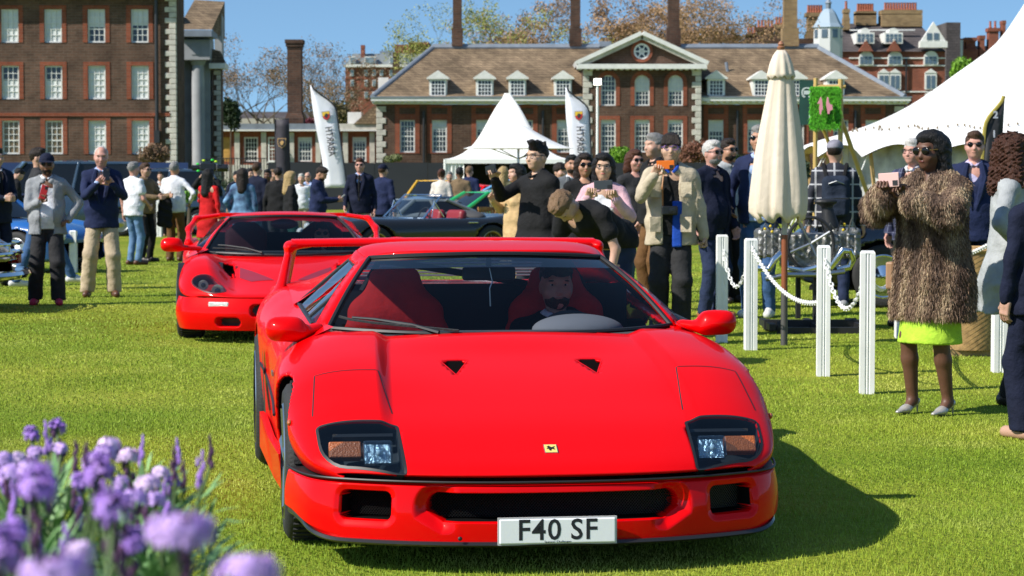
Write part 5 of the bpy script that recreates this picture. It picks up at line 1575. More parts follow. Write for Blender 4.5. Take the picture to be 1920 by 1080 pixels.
# ================================================================== houses beyond
def far_houses():
    f = Facade("mansard_flats", "red brick flats with grey mansard roof and chimney, rising left of the hall", 250, 720)
    X, Z, t = f.x, f.z, f.t
    MB().bb(X(648), X(800), 0, 14, 0, Z(126)).build("wall", M_MANSION, t)
    MB().bb(X(646), X(802), -.5, 14, Z(126), Z(121)).build("cornice", M_TRIM, t)
    V = [(X(648), -.2, Z(121)), (X(800), -.2, Z(121)), (X(794), 4, Z(97)), (X(658), 4, Z(97)), (X(648), 14, Z(121)), (X(800), 14, Z(121)), (X(794), 11, Z(97)), (X(658), 11, Z(97))]
    MB().add(V, [(0, 1, 2, 3), (4, 0, 3, 7), (1, 5, 6, 2), (3, 2, 6, 7)]).build("mansard_roof", plain("mansard_slate", (.17, .19, .19), .7, vary=.1), t)
    for c, w in ((662, 5), (695, 10), (736, 5), (766, 6)):
        q = MB().bb(X(c - w), X(c + w), -.4, 1.5, Z(119), Z(106)).build("dormer_window", M_TRIM, t); MB().bb(X(c - w + 1), X(c + w - 1), -.44, -.41, Z(117.5), Z(108)).build("pane", plain("skyblue_pane", (.18, .24, .28), .1, spec=.7), q)
    for r in (137, 156, 178):
        for c in (661, 687, 702, 716, 734, 760):
            q = MB().bb(X(c - 3.4), X(c + 3.4), -.15, .1, Z(r + 6), Z(r - 6)).build("window", M_TRIM, t); MB().bb(X(c - 2.4), X(c + 2.4), -.19, -.16, Z(r + 5), Z(r - 5)).build("pane", MATS["skyblue_pane"], q)
    for r in (147, 167): MB().bb(X(648), X(800), -.1, .05, Z(r + 1), Z(r - 1)).build("band_course", M_REDBRICK, t)
    chimney(t, X(675), X(681), Z(108), Z(82), 3, 1, M_MANSION); chimney(t, X(740), X(750), Z(138), Z(102), -2, 1, M_CHIM)
    MB().bb(X(735), X(805), 6, 12, Z(97), Z(78)).build("penthouse", M_MANSION, t); MB().bb(X(762), X(802), 5, 12, Z(78), Z(74)).build("penthouse_cap", M_MANSION, t)
    MB().bb(X(708), X(733), 5, 9, Z(97), Z(91)).build("roof_plant", M_LEAD, t)

    f = Facade("mansion_block", "tall red brick mansion block with white dormers, arched windows and turret", 230, 1650)
    X, Z, t = f.x, f.z, f.t
    MB().bb(X(1535), X(1770), 0, 14, 0, Z(97)).build("wall", M_MANSION, t)
    V = [(X(1560), -.3, Z(97)), (X(1770), -.3, Z(97)), (X(1740), 6, Z(37)), (X(1560), 6, Z(37)), (X(1560), 14, Z(97)), (X(1770), 14, Z(97))]
    MB().add(V, [(0, 1, 2, 3), (1, 5, 2), (5, 4, 3, 2)]).build("roof", M_SLATE, t)
    MB().bb(X(1600), X(1722), 2.6, 3, Z(54.5), Z(52)).build("roof_band", M_TRIM, t)
    blp = plain("bluish_pane", (.09, .13, .17), .1, spec=.7)
    for c in (1620, 1673):
        d = MB().bb(X(c - 17), X(c + 17), -.2, 3.5, Z(82), Z(61)).build("dormer", M_TRIM, t); MB().lathe([(0, -.1), (.50, -.1), (.50, 2), (0, 2)], (X(c), .0, Z(62)), 20, 'y').build("dormer_arch", M_TRIM, d)
        for k in range(4):
            xx = X(c - 14.5 + k * 7.6); MB().bb(xx, xx + .30, -.24, -.21, Z(79), Z(71)).build("pane", blp, d); MB().bb(xx, xx + .30, -.24, -.21, Z(69.5), Z(64)).build("upper_pane", blp, d)
        gb = MB().prism([(X(c - 14), Z(97)), (X(c + 14), Z(97)), (X(c), Z(76))], .5, Matrix.Translation((0, -.5, 0))); gb.build("brick_gable", M_MANSION, t)
        MB().bb(X(c) - .1, X(c) + .1, -.7, -.3, Z(79), Z(74)).build("finial", M_STONE, t)
    def arched(c, r0, r1, hw):
        q = MB().bb(X(c - hw), X(c + hw), -.3, .05, Z(r1), Z(r0 + hw)).build("arched_window", M_TRIM, t); MB().lathe([(0, -.298), (X(c + hw) - X(c), -.298), (X(c + hw) - X(c), .04), (0, .04)], (X(c), 0, Z(r0 + hw) + .001), 24, 'y').build("window_head", M_TRIM, q)
        for k in range(3):
            for a, b in ((r1 - 2, r1 - 10), (r1 - 11, r0 + hw - 3)):
                xx = X(c - hw + 2 + k * (2 * hw - 4) / 3); w = (X(c + hw) - X(c - hw)) * .24
                MB().bb(xx, xx + w, -.34, -.31, Z(a), Z(b)).build("pane", blp, q)
    for c in (1622, 1676, 1743): arched(c, 96, 122, 13.5)
    for r in (109, 123, 172): MB().bb(X(1590), X(1770), -.12, .0, Z(r + 1.2), Z(r - 1.2)).build("stone_band", M_TRIM, t)
    for c in (1676, 1743, 1655):
        for (a, b) in ((168, 137), (205, 178)):
            q = MB().bb(X(c - 11), X(c + 11), -.25, .05, Z(a), Z(b)).build("window", M_TRIM, t)
            for k in (0, 1): MB().bb(X(c - 8 + k * 9), X(c - 1 + k * 9), -.29, -.26, Z(a - 2), Z(b + 5)).build("pane", blp, q)
            MB().prism([(X(c - 12), Z(b)), (X(c + 12), Z(b)), (X(c), Z(b - 8))], .3, Matrix.Translation((0, -.16, 0))).build("window_pediment", M_TRIM, q)
    gb = MB().prism([(X(1722), Z(78)), (X(1768), Z(78)), (X(1745), Z(42))], .6, Matrix.Translation((0, -.6, 0))).build("white_gable", M_TRIM, t)
    for c in (1737, 1750): MB().bb(X(c - 4.5), X(c + 4.5), -.96, -.91, Z(76), Z(63)).build("pane", blp, gb)
    MB().bb(X(1720), X(1771), -1.0, 0, Z(90), Z(78.2)).build("balcony", M_TRIM, t)
    MB().tube([(X(1697), -.2, Z(110)), (X(1697), -.2, Z(210))], .1, 6).build("drainpipe", M_DARKMETAL, t)
    chimney(t, X(1621), X(1653), Z(37), Z(14), 6, 1.2, M_YCHIM, 7); chimney(t, X(1673), X(1736), Z(40), Z(12), 6, 1.4, M_YCHIM, 12); chimney(t, X(1590), X(1600), Z(48), Z(12), 4, 1, M_YCHIM, 1)
    # turret
    tb = thing("corner_turret", "pale blue lead covered turret with lantern on the mansion corner", "turret", Vector((P(1551, 322, 222).x, 222, gz(222))))
    zt = lambda r: P(960, r, 222).z - gz(222); k = 222 / FPX
    MB().lathe([(27 * k, 0), (27 * k, zt(52))], (0, 0, 0), 8).build("drum", plain("pale_render", (.55, .56, .56), .7), tb)
    MB().lathe([(30 * k, zt(52)), (28 * k, zt(49)), (24 * k, zt(44)), (14 * k, zt(24)), (8 * k, zt(17))], (0, 0, 0), 8).build("lead_roof", plain("pale_lead", (.30, .38, .45), .6), tb)
    MB().lathe([(5 * k, zt(17)), (5 * k, zt(7)), (7 * k, zt(6)), (3 * k, zt(0)), (.5 * k, zt(-6))], (0, 0, 0), 8).build("lantern", M_LEAD, tb)
    for g in range(8):
        a = PI * (g + .5) / 4; MB().box((25.0 * k * math.cos(a), 25.0 * k * math.sin(a), zt(64)), (.10, .55, .8), Matrix.Rotation(a, 3, 'Z')).build("turret_window", blp, tb)
    # roofs and stacks between hall chimney and turret
    hb = Facade("rear_terrace", "row of brick stacks and roofs just left of the turret", 235, 1470); X, Z, t = hb.x, hb.z, hb.t
    MB().bb(X(1400), X(1540), 0, 8, 0, Z(72)).build("wall", M_CHIM, t)
    for a, b, c, n in ((1403, 1420, 62, 3), (1422, 1453, 50, 5), (1456, 1478, 44, 4), (1478, 1490, 34, 2), (1516, 1545, 22, 6)): chimney(t, X(a), X(b), Z(80), Z(c), 2, 1.2, M_YCHIM if a > 1454 else M_CHIM, n)
    hb = Facade("right_terrace", "small brick and white houses with stacks between mansion block and big tent", 260, 1840); X, Z, t = hb.x, hb.z, hb.t
    MB().bb(X(1766), X(1792), -2, 6, 0, Z(44)).build("dark_roofed_house", M_SLATE, t); MB().bb(X(1769), X(1800), 0, 8, 0, Z(80)).build("brick_house", M_MANSION, t)
    MB().bb(X(1780), X(1800), -1, 6, 0, Z(76)).build("white_house", M_TRIM, t); MB().bb(X(1800), X(1832), 0, 8, 0, Z(92)).build("middle_house", M_MANSION, t); MB().bb(X(1822), X(1905), 2, 8, 0, Z(84)).build("far_house", M_TRIM, t)
    for a, b, c, n in ((1788, 1808, 72, 0), (1810, 1828, 70, 0), (1853, 1871, 52, 2), (1878, 1884, 38, 0), (1836, 1845, 66, 0)): chimney(t, X(a), X(b), Z(110), Z(c), 1, 1.4, M_MANSION, n)
    # second row of distant low houses on the left between trees
    hb = Facade("distant_terrace", "low pale terrace glimpsed behind bare trees", 300, 500); X, Z, t = hb.x, hb.z, hb.t
    MB().bb(X(410), X(660), 0, 8, 0, Z(222)).build("wall", plain("pale_wall", (.42, .38, .32), .9, vary=.2), t)
    V = [(X(440), 0, Z(222)), (X(640), 0, Z(222)), (X(630), 4, Z(208)), (X(450), 4, Z(208))]
    MB().add(V, [(0, 1, 2, 3)]).build("roof", M_SLATE, t)
hall(); low_wing(); tall_block(); far_houses()
# ================================================================== cars further back
def bumper_face(t, ox, oy, zlo, zhi, mat, holes, bulge=.02, NT=260, NV=40, smooth=20, gm=None):
    ox = np.asarray(ox); oy = np.asarray(oy)
    L = np.concatenate([[0], np.cumsum(np.hypot(np.diff(ox), np.diff(oy)))])
    T = np.linspace(-L[-1], L[-1], NT); Vv = np.linspace(0, 1, NV)
    px = np.sign(T) * np.interp(np.abs(T), L, ox); py = np.interp(np.abs(T), L, oy)
    for _ in range(smooth):
        py[1:-1] = .25 * py[:-2] + .5 * py[1:-1] + .25 * py[2:]; px[1:-1] = .25 * px[:-2] + .5 * px[1:-1] + .25 * px[2:]
    tx = np.gradient(px); ty = np.gradient(py); ln = np.hypot(tx, ty); nx, ny = ty / ln, -tx / ln
    Z = zlo + (zhi - zlo) * Vv[None, :] + 0 * T[:, None]; A = np.abs(T)[:, None] + 0 * Z
    dep = 0 * Z
    for (ca, cz, ha, hz, r, d) in holes:
        qa = np.abs(A - ca) - ha + r; qz = np.abs(Z - cz) - hz + r
        dd = np.sqrt(np.maximum(qa, 0) ** 2 + np.maximum(qz, 0) ** 2) + np.minimum(np.maximum(qa, qz), 0) - r
        dep += d * smooth_arr(-dd, -.008, .008)
    off = bulge * np.sin(PI * Vv)[None, :] - dep
    V = np.stack([px[:, None] + nx[:, None] * off, py[:, None] + ny[:, None] * off, Z], 2).reshape(-1, 3)
    i = np.arange(NT - 1)[:, None]; j = np.arange(NV - 1)[None, :]
    F = np.stack([i * NV + j, (i + 1) * NV + j, (i + 1) * NV + j + 1, i * NV + j + 1], 2).reshape(-1, 4)
    deep = dep.reshape(-1)[F].min(axis=1) > .05
    mobj("front_bumper", V, F[~deep], mat, t)
    if deep.any(): mobj("air_inlets", V, F[deep], gm or M_BLACK, t)
    return lambda a, z, o=.004: Vector((np.interp(a, T, px) + np.interp(a, T, nx) * o, np.interp(a, T, py) + np.interp(a, T, ny) * o, z))

def second_red_car():
    nose = P(536, 322, 19.7)
    t = thing("sports_car", "second red sports car with round headlamps and looped wing, behind the nearest one", "car", (nose.x, 19.7, 0), R(6.0))
    us = [0, .05, .15, .35, .6, .85, 1.15, 1.5, 2.0, 2.6, 3.2, 3.6, 4.1, 4.48]
    tab = dict(
        wb=[.74, .78, .83, .86, .87, .88, .89, .90, .90, .91, .94, .95, .94, .90],
        zb=[.385, .385, .385, .385, .385, .30, .18, .13, .12, .12, .14, .16, .22, .32],
        w=[.76, .81, .87, .91, .93, .945, .955, .955, .95, .955, .98, .99, .98, .92],
        zs=[.39, .395, .41, .44, .48, .52, .55, .56, .56, .58, .62, .64, .65, .64],
        xf=[.66, .66, .67, .68, .69, .70, .71, .72, .74, .75, .75, .74, .72, .70],
        zf=[.40, .435, .485, .575, .655, .70, .715, .715, .73, .755, .775, .785, .78, .76],
        xh=[.42, .42, .42, .43, .43, .43, .45, .52, .58, .60, .60, .60, .60, .60],
        zh=[.40, .415, .43, .455, .50, .565, .635, .69, .725, .75, .77, .78, .775, .76],
        zc=[.40, .42, .445, .495, .56, .62, .665, .70, .73, .75, .77, .78, .775, .76])
    U = np.concatenate([np.linspace(0, .9, 60), np.linspace(.93, 4.48, 80)])
    sh = Shell(U, tab, us, pc=([0, .3, .6, 1.0, 4.48], [.24, .18, .10, 0, 0]), e=.95, dens=2)
    cab = [(.70, 1.62), (0, 1.42), (-.70, 1.62), (-.74, 2.8), (-.6, 3.0), (.6, 3.0), (.74, 2.8)]
    lampp = [(.60 + .145 * math.cos(g), .30 + .115 * math.sin(g) + .10 * math.cos(g)) for g in np.linspace(0, 2 * PI, 25)[:-1]]
    lamps = [[(sg * (x + .06), y) for x, y in lampp] for sg in (1, -1)]
    AR = [(.98, .31, .345), (3.56, .33, .375)]
    sh.obj("body", M_RED, t, None, AR, cuts=[(cab, .6)] + [(l, .41) for l in lamps])
    MB().bb(-.75, .75, .4, 4.2, .14, .17).build("floor_pan", M_BLACK, t)
    for (cy, cz, r) in AR:
        for sg in (-1, 1): arch_liner(t, (cy, cz), r + .004, sg * .55, sg * (.94 if cy < 2 else .965))
    fx = np.linspace(0, .76, 40); sx = np.linspace(.01, .55, 40)
    ox = np.concatenate([fx, cr(us, tab['w'], sx)]); oy = np.concatenate([.24 * (fx / .76) ** 2.5, sx + cr([0, .3, .6, 1.0], [.24, .18, .10, 0], sx)])
    k = oy < .64
    at = bumper_face(t, ox[k], oy[k], .115, .388, M_RED, [(0, .285, .30, .048, .04, .09), (.50, .185, .105, .036, .034, .09)], .03)
    for sg in (-1, 1):
        M = Matrix.Rotation(math.atan2(at(sg * .62, .3).y - at(sg * .48, .3).y, at(sg * .62, .3).x - at(sg * .48, .3).x), 3, 'Z')
        b = MB().box(at(sg * .585, .335, .012), (.19, .02, .042), M).build("fog_lamp", plain("clear_lens", (.62, .62, .60), .15, spec=.8, bump=.5, bscale=90), t); bevel(b, .014, 3)
        MB().tube([at(sg * a, .268 + .05 * max(0, a - .9), .006) for a in np.linspace(.42, 1.02, 14)], .008, 6).build("rubber_strip", M_BLACK, t, True)
        hl = MB(); lp = lamps[0 if sg > 0 else 1]; pts = [sh.pt(p[0], p[1], -.002) for p in densify(lp, .02)]; n = len(pts); nn = Vector((0, .10, -.05))
        hl.add(pts + [p + nn for p in pts], [(i, (i + 1) % n, n + (i + 1) % n, n + i) for i in range(n)] + [tuple(range(n, 2 * n))])
        h = hl.build("headlamp", plain("lamp_bowl_red", (.30, .02, .025), .4), t)
        for (dx, dy, r) in ((.575, .245, .052), (.715, .335, .042)):
            c = sh.pt(sg * dx, dy, -.035)
            MB().lathe([(r, -.015), (r * 1.05, 0), (r * .75, .015), (r * .3, .03), (0, .03)], c, 20, 'y').build("projector", plain("lamp_grey", (.30, .28, .28), .3, .6), h, True)
            MB().lathe([(r * .5, -.028), (0, -.03)], c, 16, 'y').build("projector_lens", plain("lens_dark", (.03, .03, .035), .1), h)
        surf_patch("lamp_cover", sh, lp, glass("round_lamp_cover", (.80, .74, .76), .7, 1.45), h, .002, 5)
        surf_band("lamp_seal", sh, lp, .012, plain("lamp_rim", (.10, .012, .014), .4), h, .003, True, .02)
        # hood scoop: a flat patch on the skin, recess shade put into its red
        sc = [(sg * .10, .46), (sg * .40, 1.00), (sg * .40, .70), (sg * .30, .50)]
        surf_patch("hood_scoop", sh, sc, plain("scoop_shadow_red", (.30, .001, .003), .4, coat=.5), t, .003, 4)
        mirror_pod(t, (sg * .78, 1.62, .76), (sg * 1.02, 1.52, .80), (.19, .11, .12), M_RED)
        s = SDF()
        s.cap((sg * .93, 3.45, .76), (sg * .94, 3.85, .88), .036, .032, k=.03, fl=(.8, 2.2, 1)); s.cap((sg * .94, 3.85, .88), (sg * .87, 4.12, .985), .034, .030, k=.04, fl=(1, 2.2, .9)); s.cap((sg * .87, 4.12, .985), (sg * .62, 4.22, 1.02), .030, .026, k=.03, fl=(1, 3.2, .8)); s.cap((sg * .93, 3.4, .745), (sg * .90, 4.3, .75), .04, .04, k=.05)
        sdf_obj("wing_upright", s, .014, M_RED, t)
        for (yy, r, w) in ((.98, .315, .24), (3.56, .335, .33)): wheel(t, (sg * .83, yy, r), r, w, .225, 'star', M_STEEL, sg, dish=.03)
    MB().box((0, 4.22, 1.022), (1.28, .18, .035)).build("wing_blade", M_RED, t)
    def ws(a, v):
        s_ = math.sin((2 * a - 1) * PI / 2 * .9) / math.sin(PI / 2 * .9); q = abs(s_)
        b = Vector((.73 * s_, 1.40 + .34 * q ** 2.4, .702 + .02 * q)); tp = Vector((.50 * s_, 2.12 + .2 * q ** 2.4, 1.045 - .02 * q * q))
        p = b.lerp(tp, v); p.z += .03 * math.sin(PI * v); return p
    grid_obj("windscreen", ws, 25, 10, glass("screen_glass2", (.50, .58, .66), .28, 1.5), t)
    ed = [ws(0, v / 9) for v in range(10)] + [ws(a / 24, 1) for a in range(25)] + [ws(1, 1 - v / 9) for v in range(10)] + [ws(1 - a / 24, 0) for a in range(25)]
    MB().tube([p + Vector((0, -.004, .004)) for p in ed + ed[:1]], .012, 6, False).build("screen_seal", M_BLACK, t, True)
    def rf(a, v):
        f = ws(a, 1); q = 2 * a - 1
        return Vector((f.x * (1 + .06 * v), f.y + (3.0 - f.y) * v, f.z + .045 * math.sin(PI * min(1, v * .9 + .05)) - .06 * v * v - .03 * abs(q) ** 3))
    grid_obj("roof", rf, 25, 12, M_RED, t, .012)
    for sg in (-1, 1):
        a = 0 if sg < 0 else 1
        I = [ws(a, v / 8) for v in range(9)] + [rf(a, v / 8) for v in range(1, 9)]; O = [p + Vector((sg * .05, .03, -.03)) for p in I]; n = len(I)
        o = fix_normals(mobj("roof_pillar", I + O, [(i, i + 1, n + i + 1, n + i) for i in range(n - 1)], M_RED, t)); md = o.modifiers.new("s", 'SOLIDIFY'); md.thickness = .02; md.offset = 0
        belt = [Vector((sg * .80, 1.70 + 1.2 * q, .76 + .04 * q)) for q in np.linspace(0, 1, 10)]; tl = [O[int(q * (n - 2))] for q in np.linspace(0, 1, 10)]
        mobj("side_glass", belt + tl, [(i, i + 1, 11 + i, 10 + i) for i in range(9)], glass("side_glass", (.45, .52, .56)), t)
        MB().tube(belt + tl[::-1] + belt[:1], .011, 5, False).build("window_seal", M_BLACK, t)
        V = []
        for i_ in range(13):
            q = i_ / 12; y = 2.85 + 1.2 * q; V += [Vector((sg * .50, y, 1.04 - .2 * q)), Vector((sg * .66, y, .97 - .13 * q)), sh.pt(sg * .82, y, .003)]
        fix_normals(mobj("rear_buttress", V, [(3 * i + b, 3 * i + b + 1, 3 * i + b + 4, 3 * i + b + 3) for i in range(12) for b in range(2)], M_RED, t))
        V = []
        for q in np.linspace(0, 1, 12):
            y = 1.55 + q * 1.5; V += [Vector((sg * (.69 + .10 * min(1, q * 3)), y, .755 + .045 * q)), sh.pt(sg * .87, y, .003)]
        fix_normals(mobj("door_shoulder", V, [(2 * i, 2 * i + 1, 2 * i + 3, 2 * i + 2) for i in range(11)], M_RED, t))
    arm = [ws(.40, .0), ws(.32, .08), ws(.2, .12), ws(.14, .12)]
    w = MB().tube([p + Vector((0, -.02, .02)) for p in arm], .009, 6).build("wiper", M_BLACK, t, True)
    MB().tube([p + Vector((0, -.02, .015)) for p in (ws(.10, .07), ws(.25, .07), ws(.40, .03))], .007, 5).build("wiper_blade", M_RUBBER, w, True)
    dk = plain("cabin_black", (.012, .012, .014), .8)
    MB().bb(-.72, .72, 1.45, 3.0, .16, .2).build("cabin_floor", dk, t); MB().bb(-.72, .72, 2.8, 2.84, .18, .88).build("bulkhead", dk, t)
    MB().bb(-.68, .68, 1.62, 1.9, .55, .73).build("dashboard", plain("dash_cloth", (.07, .068, .066), .95), t)
    for sg in (-1, 1):
        s = SDF(); s.box((sg * .36, 2.25, .32), (.23, .25, .07), .05); s.box((sg * .36, 2.55, .62), (.20, .06, .30), .05, k=.05, M=Matrix.Rotation(R(-14), 3, 'X')); s.box((sg * .36, 2.62, .88), (.11, .05, .10), .04, k=.1)
        sdf_obj("seat", s, .022, plain("seat_dark_red", (.10, .012, .014), .8), t)
    m = MB().ell((0, 2.2, .97), (.13, .03, .05)).build("rear_view_mirror", plain("mirror_red_tint", (.12, .015, .03), .3), t, True)
    return t

def cabin(t, y0, y1, Y0, Y1, zb, zt, wb, wt, pmat, gmat, mid=None):
    """closed glasshouse: glass sides, painted roof, pillars"""
    n = 9
    def loop(ya, yb, w, z, bow=.06):
        p = []
        for i in range(n): x = -w + 2 * w * i / (n - 1); p.append(Vector((x, ya - bow * (1 - (x / w) ** 2), z)))
        for i in range(n): p.append(Vector((w, ya + (yb - ya) * i / (n - 1), z)))
        for i in range(n): x = w - 2 * w * i / (n - 1); p.append(Vector((x, yb + bow * (1 - (x / w) ** 2), z)))
        for i in range(n): p.append(Vector((-w, yb + (ya - yb) * i / (n - 1), z)))
        return p
    B = loop(y0, y1, wb, zb); T = loop(Y0, Y1, wt, zt); k = len(B)
    fix_normals(mobj("side_windows", B + T, [(i, (i + 1) % k, k + (i + 1) % k, k + i) for i in range(k)], gmat, t))
    c = sum(T, Vector()) / k + Vector((0, 0, .06)); R1 = [c.lerp(p, .6) + Vector((0, 0, -.010)) for p in T]; T2 = [p + (p - c) * .02 + Vector((0, 0, .012)) for p in T]; T3 = [p + Vector((0, 0, -.05)) + (p - c) * .03 for p in T]
    V = [c] + R1 + T2 + T3
    F = [(0, 1 + i, 1 + (i + 1) % k) for i in range(k)] + [(1 + i, 1 + k + i, 1 + k + (i + 1) % k, 1 + (i + 1) % k) for i in range(k)] + [(1 + k + i, 1 + 2 * k + i, 1 + 2 * k + (i + 1) % k, 1 + k + (i + 1) % k) for i in range(k)]
    fix_normals(mobj("roof", V, F, pmat, t))
    idx = [0, n, 2 * n, 3 * n] + ([n + int(n * q) for q in mid] + [3 * n + int(n * (1 - q)) for q in mid] if mid else [])
    for i in idx:
        MB().tube([B[i] + (B[i] - c) * .012, T[i] + (T[i] - c) * .02], [.05, .035], 8).build("pillar", pmat, t, True)

def saloon(label, loc, rz, paintm, L=4.4, W=.84, hood=.80, belt=.86, H=1.35, fw=.80, rw=3.3, wr=.32, cabp=None, tail=.80, nose=.55, ground=.2, group=None, rim='disc', rimmat=None, gmat=None, open_=False, name="parked_car"):
    t = thing(name, label, "car", loc, rz, group)
    us = [0, .06, .2, .5, fw, 1.4, L * .5, L * .7, L - .5, L - .15, L]
    tab = dict(
        wb=[W * .6, W * .72, W * .84, W * .90, W * .92, W * .93, W * .93, W * .93, W * .90, W * .8, W * .62],
        zb=[ground + .14, ground + .04, ground, ground, ground, ground, ground, ground, ground + .03, ground + .08, ground + .16],
        w=[W * .64, W * .80, W * .92, W * .98, W, W, W, W, W * .97, W * .86, W * .66],
        zs=[nose - .15, nose - .12, nose - .08, .52, .55, .56, .57, .58, .57, .54, .5],
        xf=[W * .42, W * .5, W * .58, W * .64, W * .68, W * .72, W * .74, W * .72, W * .66, W * .56, W * .40],
        zf=[nose - .08, nose + .04, nose + .14, hood, hood + .03, hood + .02, belt, belt, tail + .02, tail - .08, tail - .25],
        xh=[W * .3, W * .36, W * .4, W * .42, W * .44, W * .5, W * .55, W * .52, W * .46, W * .4, W * .28],
        zh=[nose - .08, nose + .03, nose + .11, hood - .05, hood - .02, hood + .01, belt, belt, tail, tail - .09, tail - .25],
        zc=[nose - .07, nose + .05, nose + .14, hood - .01, hood + .03, hood + .04, belt, belt, tail + .02, tail - .07, tail - .24])
    sh = Shell(np.linspace(0, L, 90), tab, us, pc=([0, .4, 1, L - 1, L - .3, L], [.16, .10, 0, 0, -.06, -.14]), e=.9, dens=1)
    AR = [(fw, wr, wr + .045), (rw, wr, wr + .045)]
    cu = []
    if open_: cu = [([(W * .7, open_[0]), (0, open_[0] - .12), (-W * .7, open_[0]), (-W * .7, open_[1]), (W * .7, open_[1])], .6)]
    sh.obj("body", paintm, t, None, AR, cuts=cu)
    MB().bb(-W * .8, W * .8, .3, L - .3, ground - .02, ground + .02).build("floor_pan", M_BLACK, t)
    for (cy, cz, r) in AR:
        for sg in (-1, 1):
            arch_liner(t, (cy, cz), r + .004, sg * W * .5, sg * W * .97); wheel(t, (sg * (W - .11), cy, wr), wr, .19, wr * .66, rim, rimmat or M_STEEL, sg, tread=False)
    if cabp: cabin(t, *cabp, paintm, gmat or plain("tinted_window", (.012, .014, .017), .05, spec=.5), mid=(.5,))
    for sg in (-1, 1):
        MB().ell(sh.pt(sg * W * .66, .16, 0) + Vector((0, -.02, .0)), (.10, .07, .09)).build("headlamp", plain("clear_lens", (.62, .62, .60), .15, spec=.8), t, True)
    return t, sh

def dark_roadster():
    pm = paint("gunmetal", (.012, .011, .010), .25, .0, .5)
    t, sh = saloon("dark grey open roadster with red seats and wire wheels, parked side on", (-3.48, 40.1, gz(40)), R(-55), pm, 4.5, .84, .78, .80, 1.2, .86, 3.26, .335, None, .84, .52, .17, rim='wire', rimmat=plain("wire_brass", (.55, .42, .20), .3, .8), open_=(1.92, 3.02), name="roadster")
    def ws(a, v):
        s_ = 2 * a - 1
        return Vector((.66 * s_ * (1 - .10 * v), 1.72 + .18 * abs(s_) ** 2 + .42 * v, .80 + .40 * v))
    grid_obj("windscreen", ws, 15, 5, glass("roadster_glass", (.85, .90, .93), .7, 1.5), t)
    ed = [ws(0, v / 4) for v in range(5)] + [ws(a / 14, 1) for a in range(15)] + [ws(1, 1 - v / 4) for v in range(5)] + [ws(1 - a / 14, 0) for a in range(15)]
    MB().tube(ed + ed[:1], .018, 6, False).build("screen_frame", M_CHROME, t, True)
    rs = plain("red_leather", (.22, .012, .02), .5)
    for sg in (-1, 1):
        s = SDF(); s.box((sg * .34, 2.45, .45), (.25, .25, .08), .06); s.box((sg * .34, 2.78, .70), (.25, .08, .24), .07, k=.06, M=Matrix.Rotation(R(-12), 3, 'X')); sdf_obj("seat", s, .025, rs, t)
        MB().tube([Vector((sg * .70, 2.05, .82)), Vector((sg * .66, 2.12, 1.10)), Vector((sg * .70, 2.3, .82))], .012, 6).build("quarter_light", M_CHROME, t, True)
        MB().tube([sh.pt(sg * .80, 2.75, .01), sh.pt(sg * .80, 2.95, .01)], .012, 6).build("door_handle", M_CHROME, t, True)
        MB().tube([Vector((sg * .80, 4.25, .42)), Vector((sg * .74, 4.50, .43)), Vector((sg * .5, 4.56, .43))], .032, 8).build("rear_bumper", M_CHROME, t, True)
    MB().bb(-.6, .6, 1.75, 1.9, .6, .79).build("dashboard", M_BLACK, t)
    MB().bb(-.6, .6, 1.9, 3.05, .26, .30).build("cabin_floor", rs, t)
    s = SDF(); s.ell((0, 3.18, .80), (.60, .28, .13)); sdf_obj("folded_hood", s, .03, plain("hood_canvas", (.05, .05, .052), .8), t)
    wr = [Vector((.34 + .18 * math.cos(g), 2.12 + .05 * math.sin(g), .82 + .16 * math.sin(g))) for g in np.linspace(0, 2 * PI, 22)]
    MB().tube(wr, .012, 6, False).build("steering_wheel", M_BLACK, t, True)

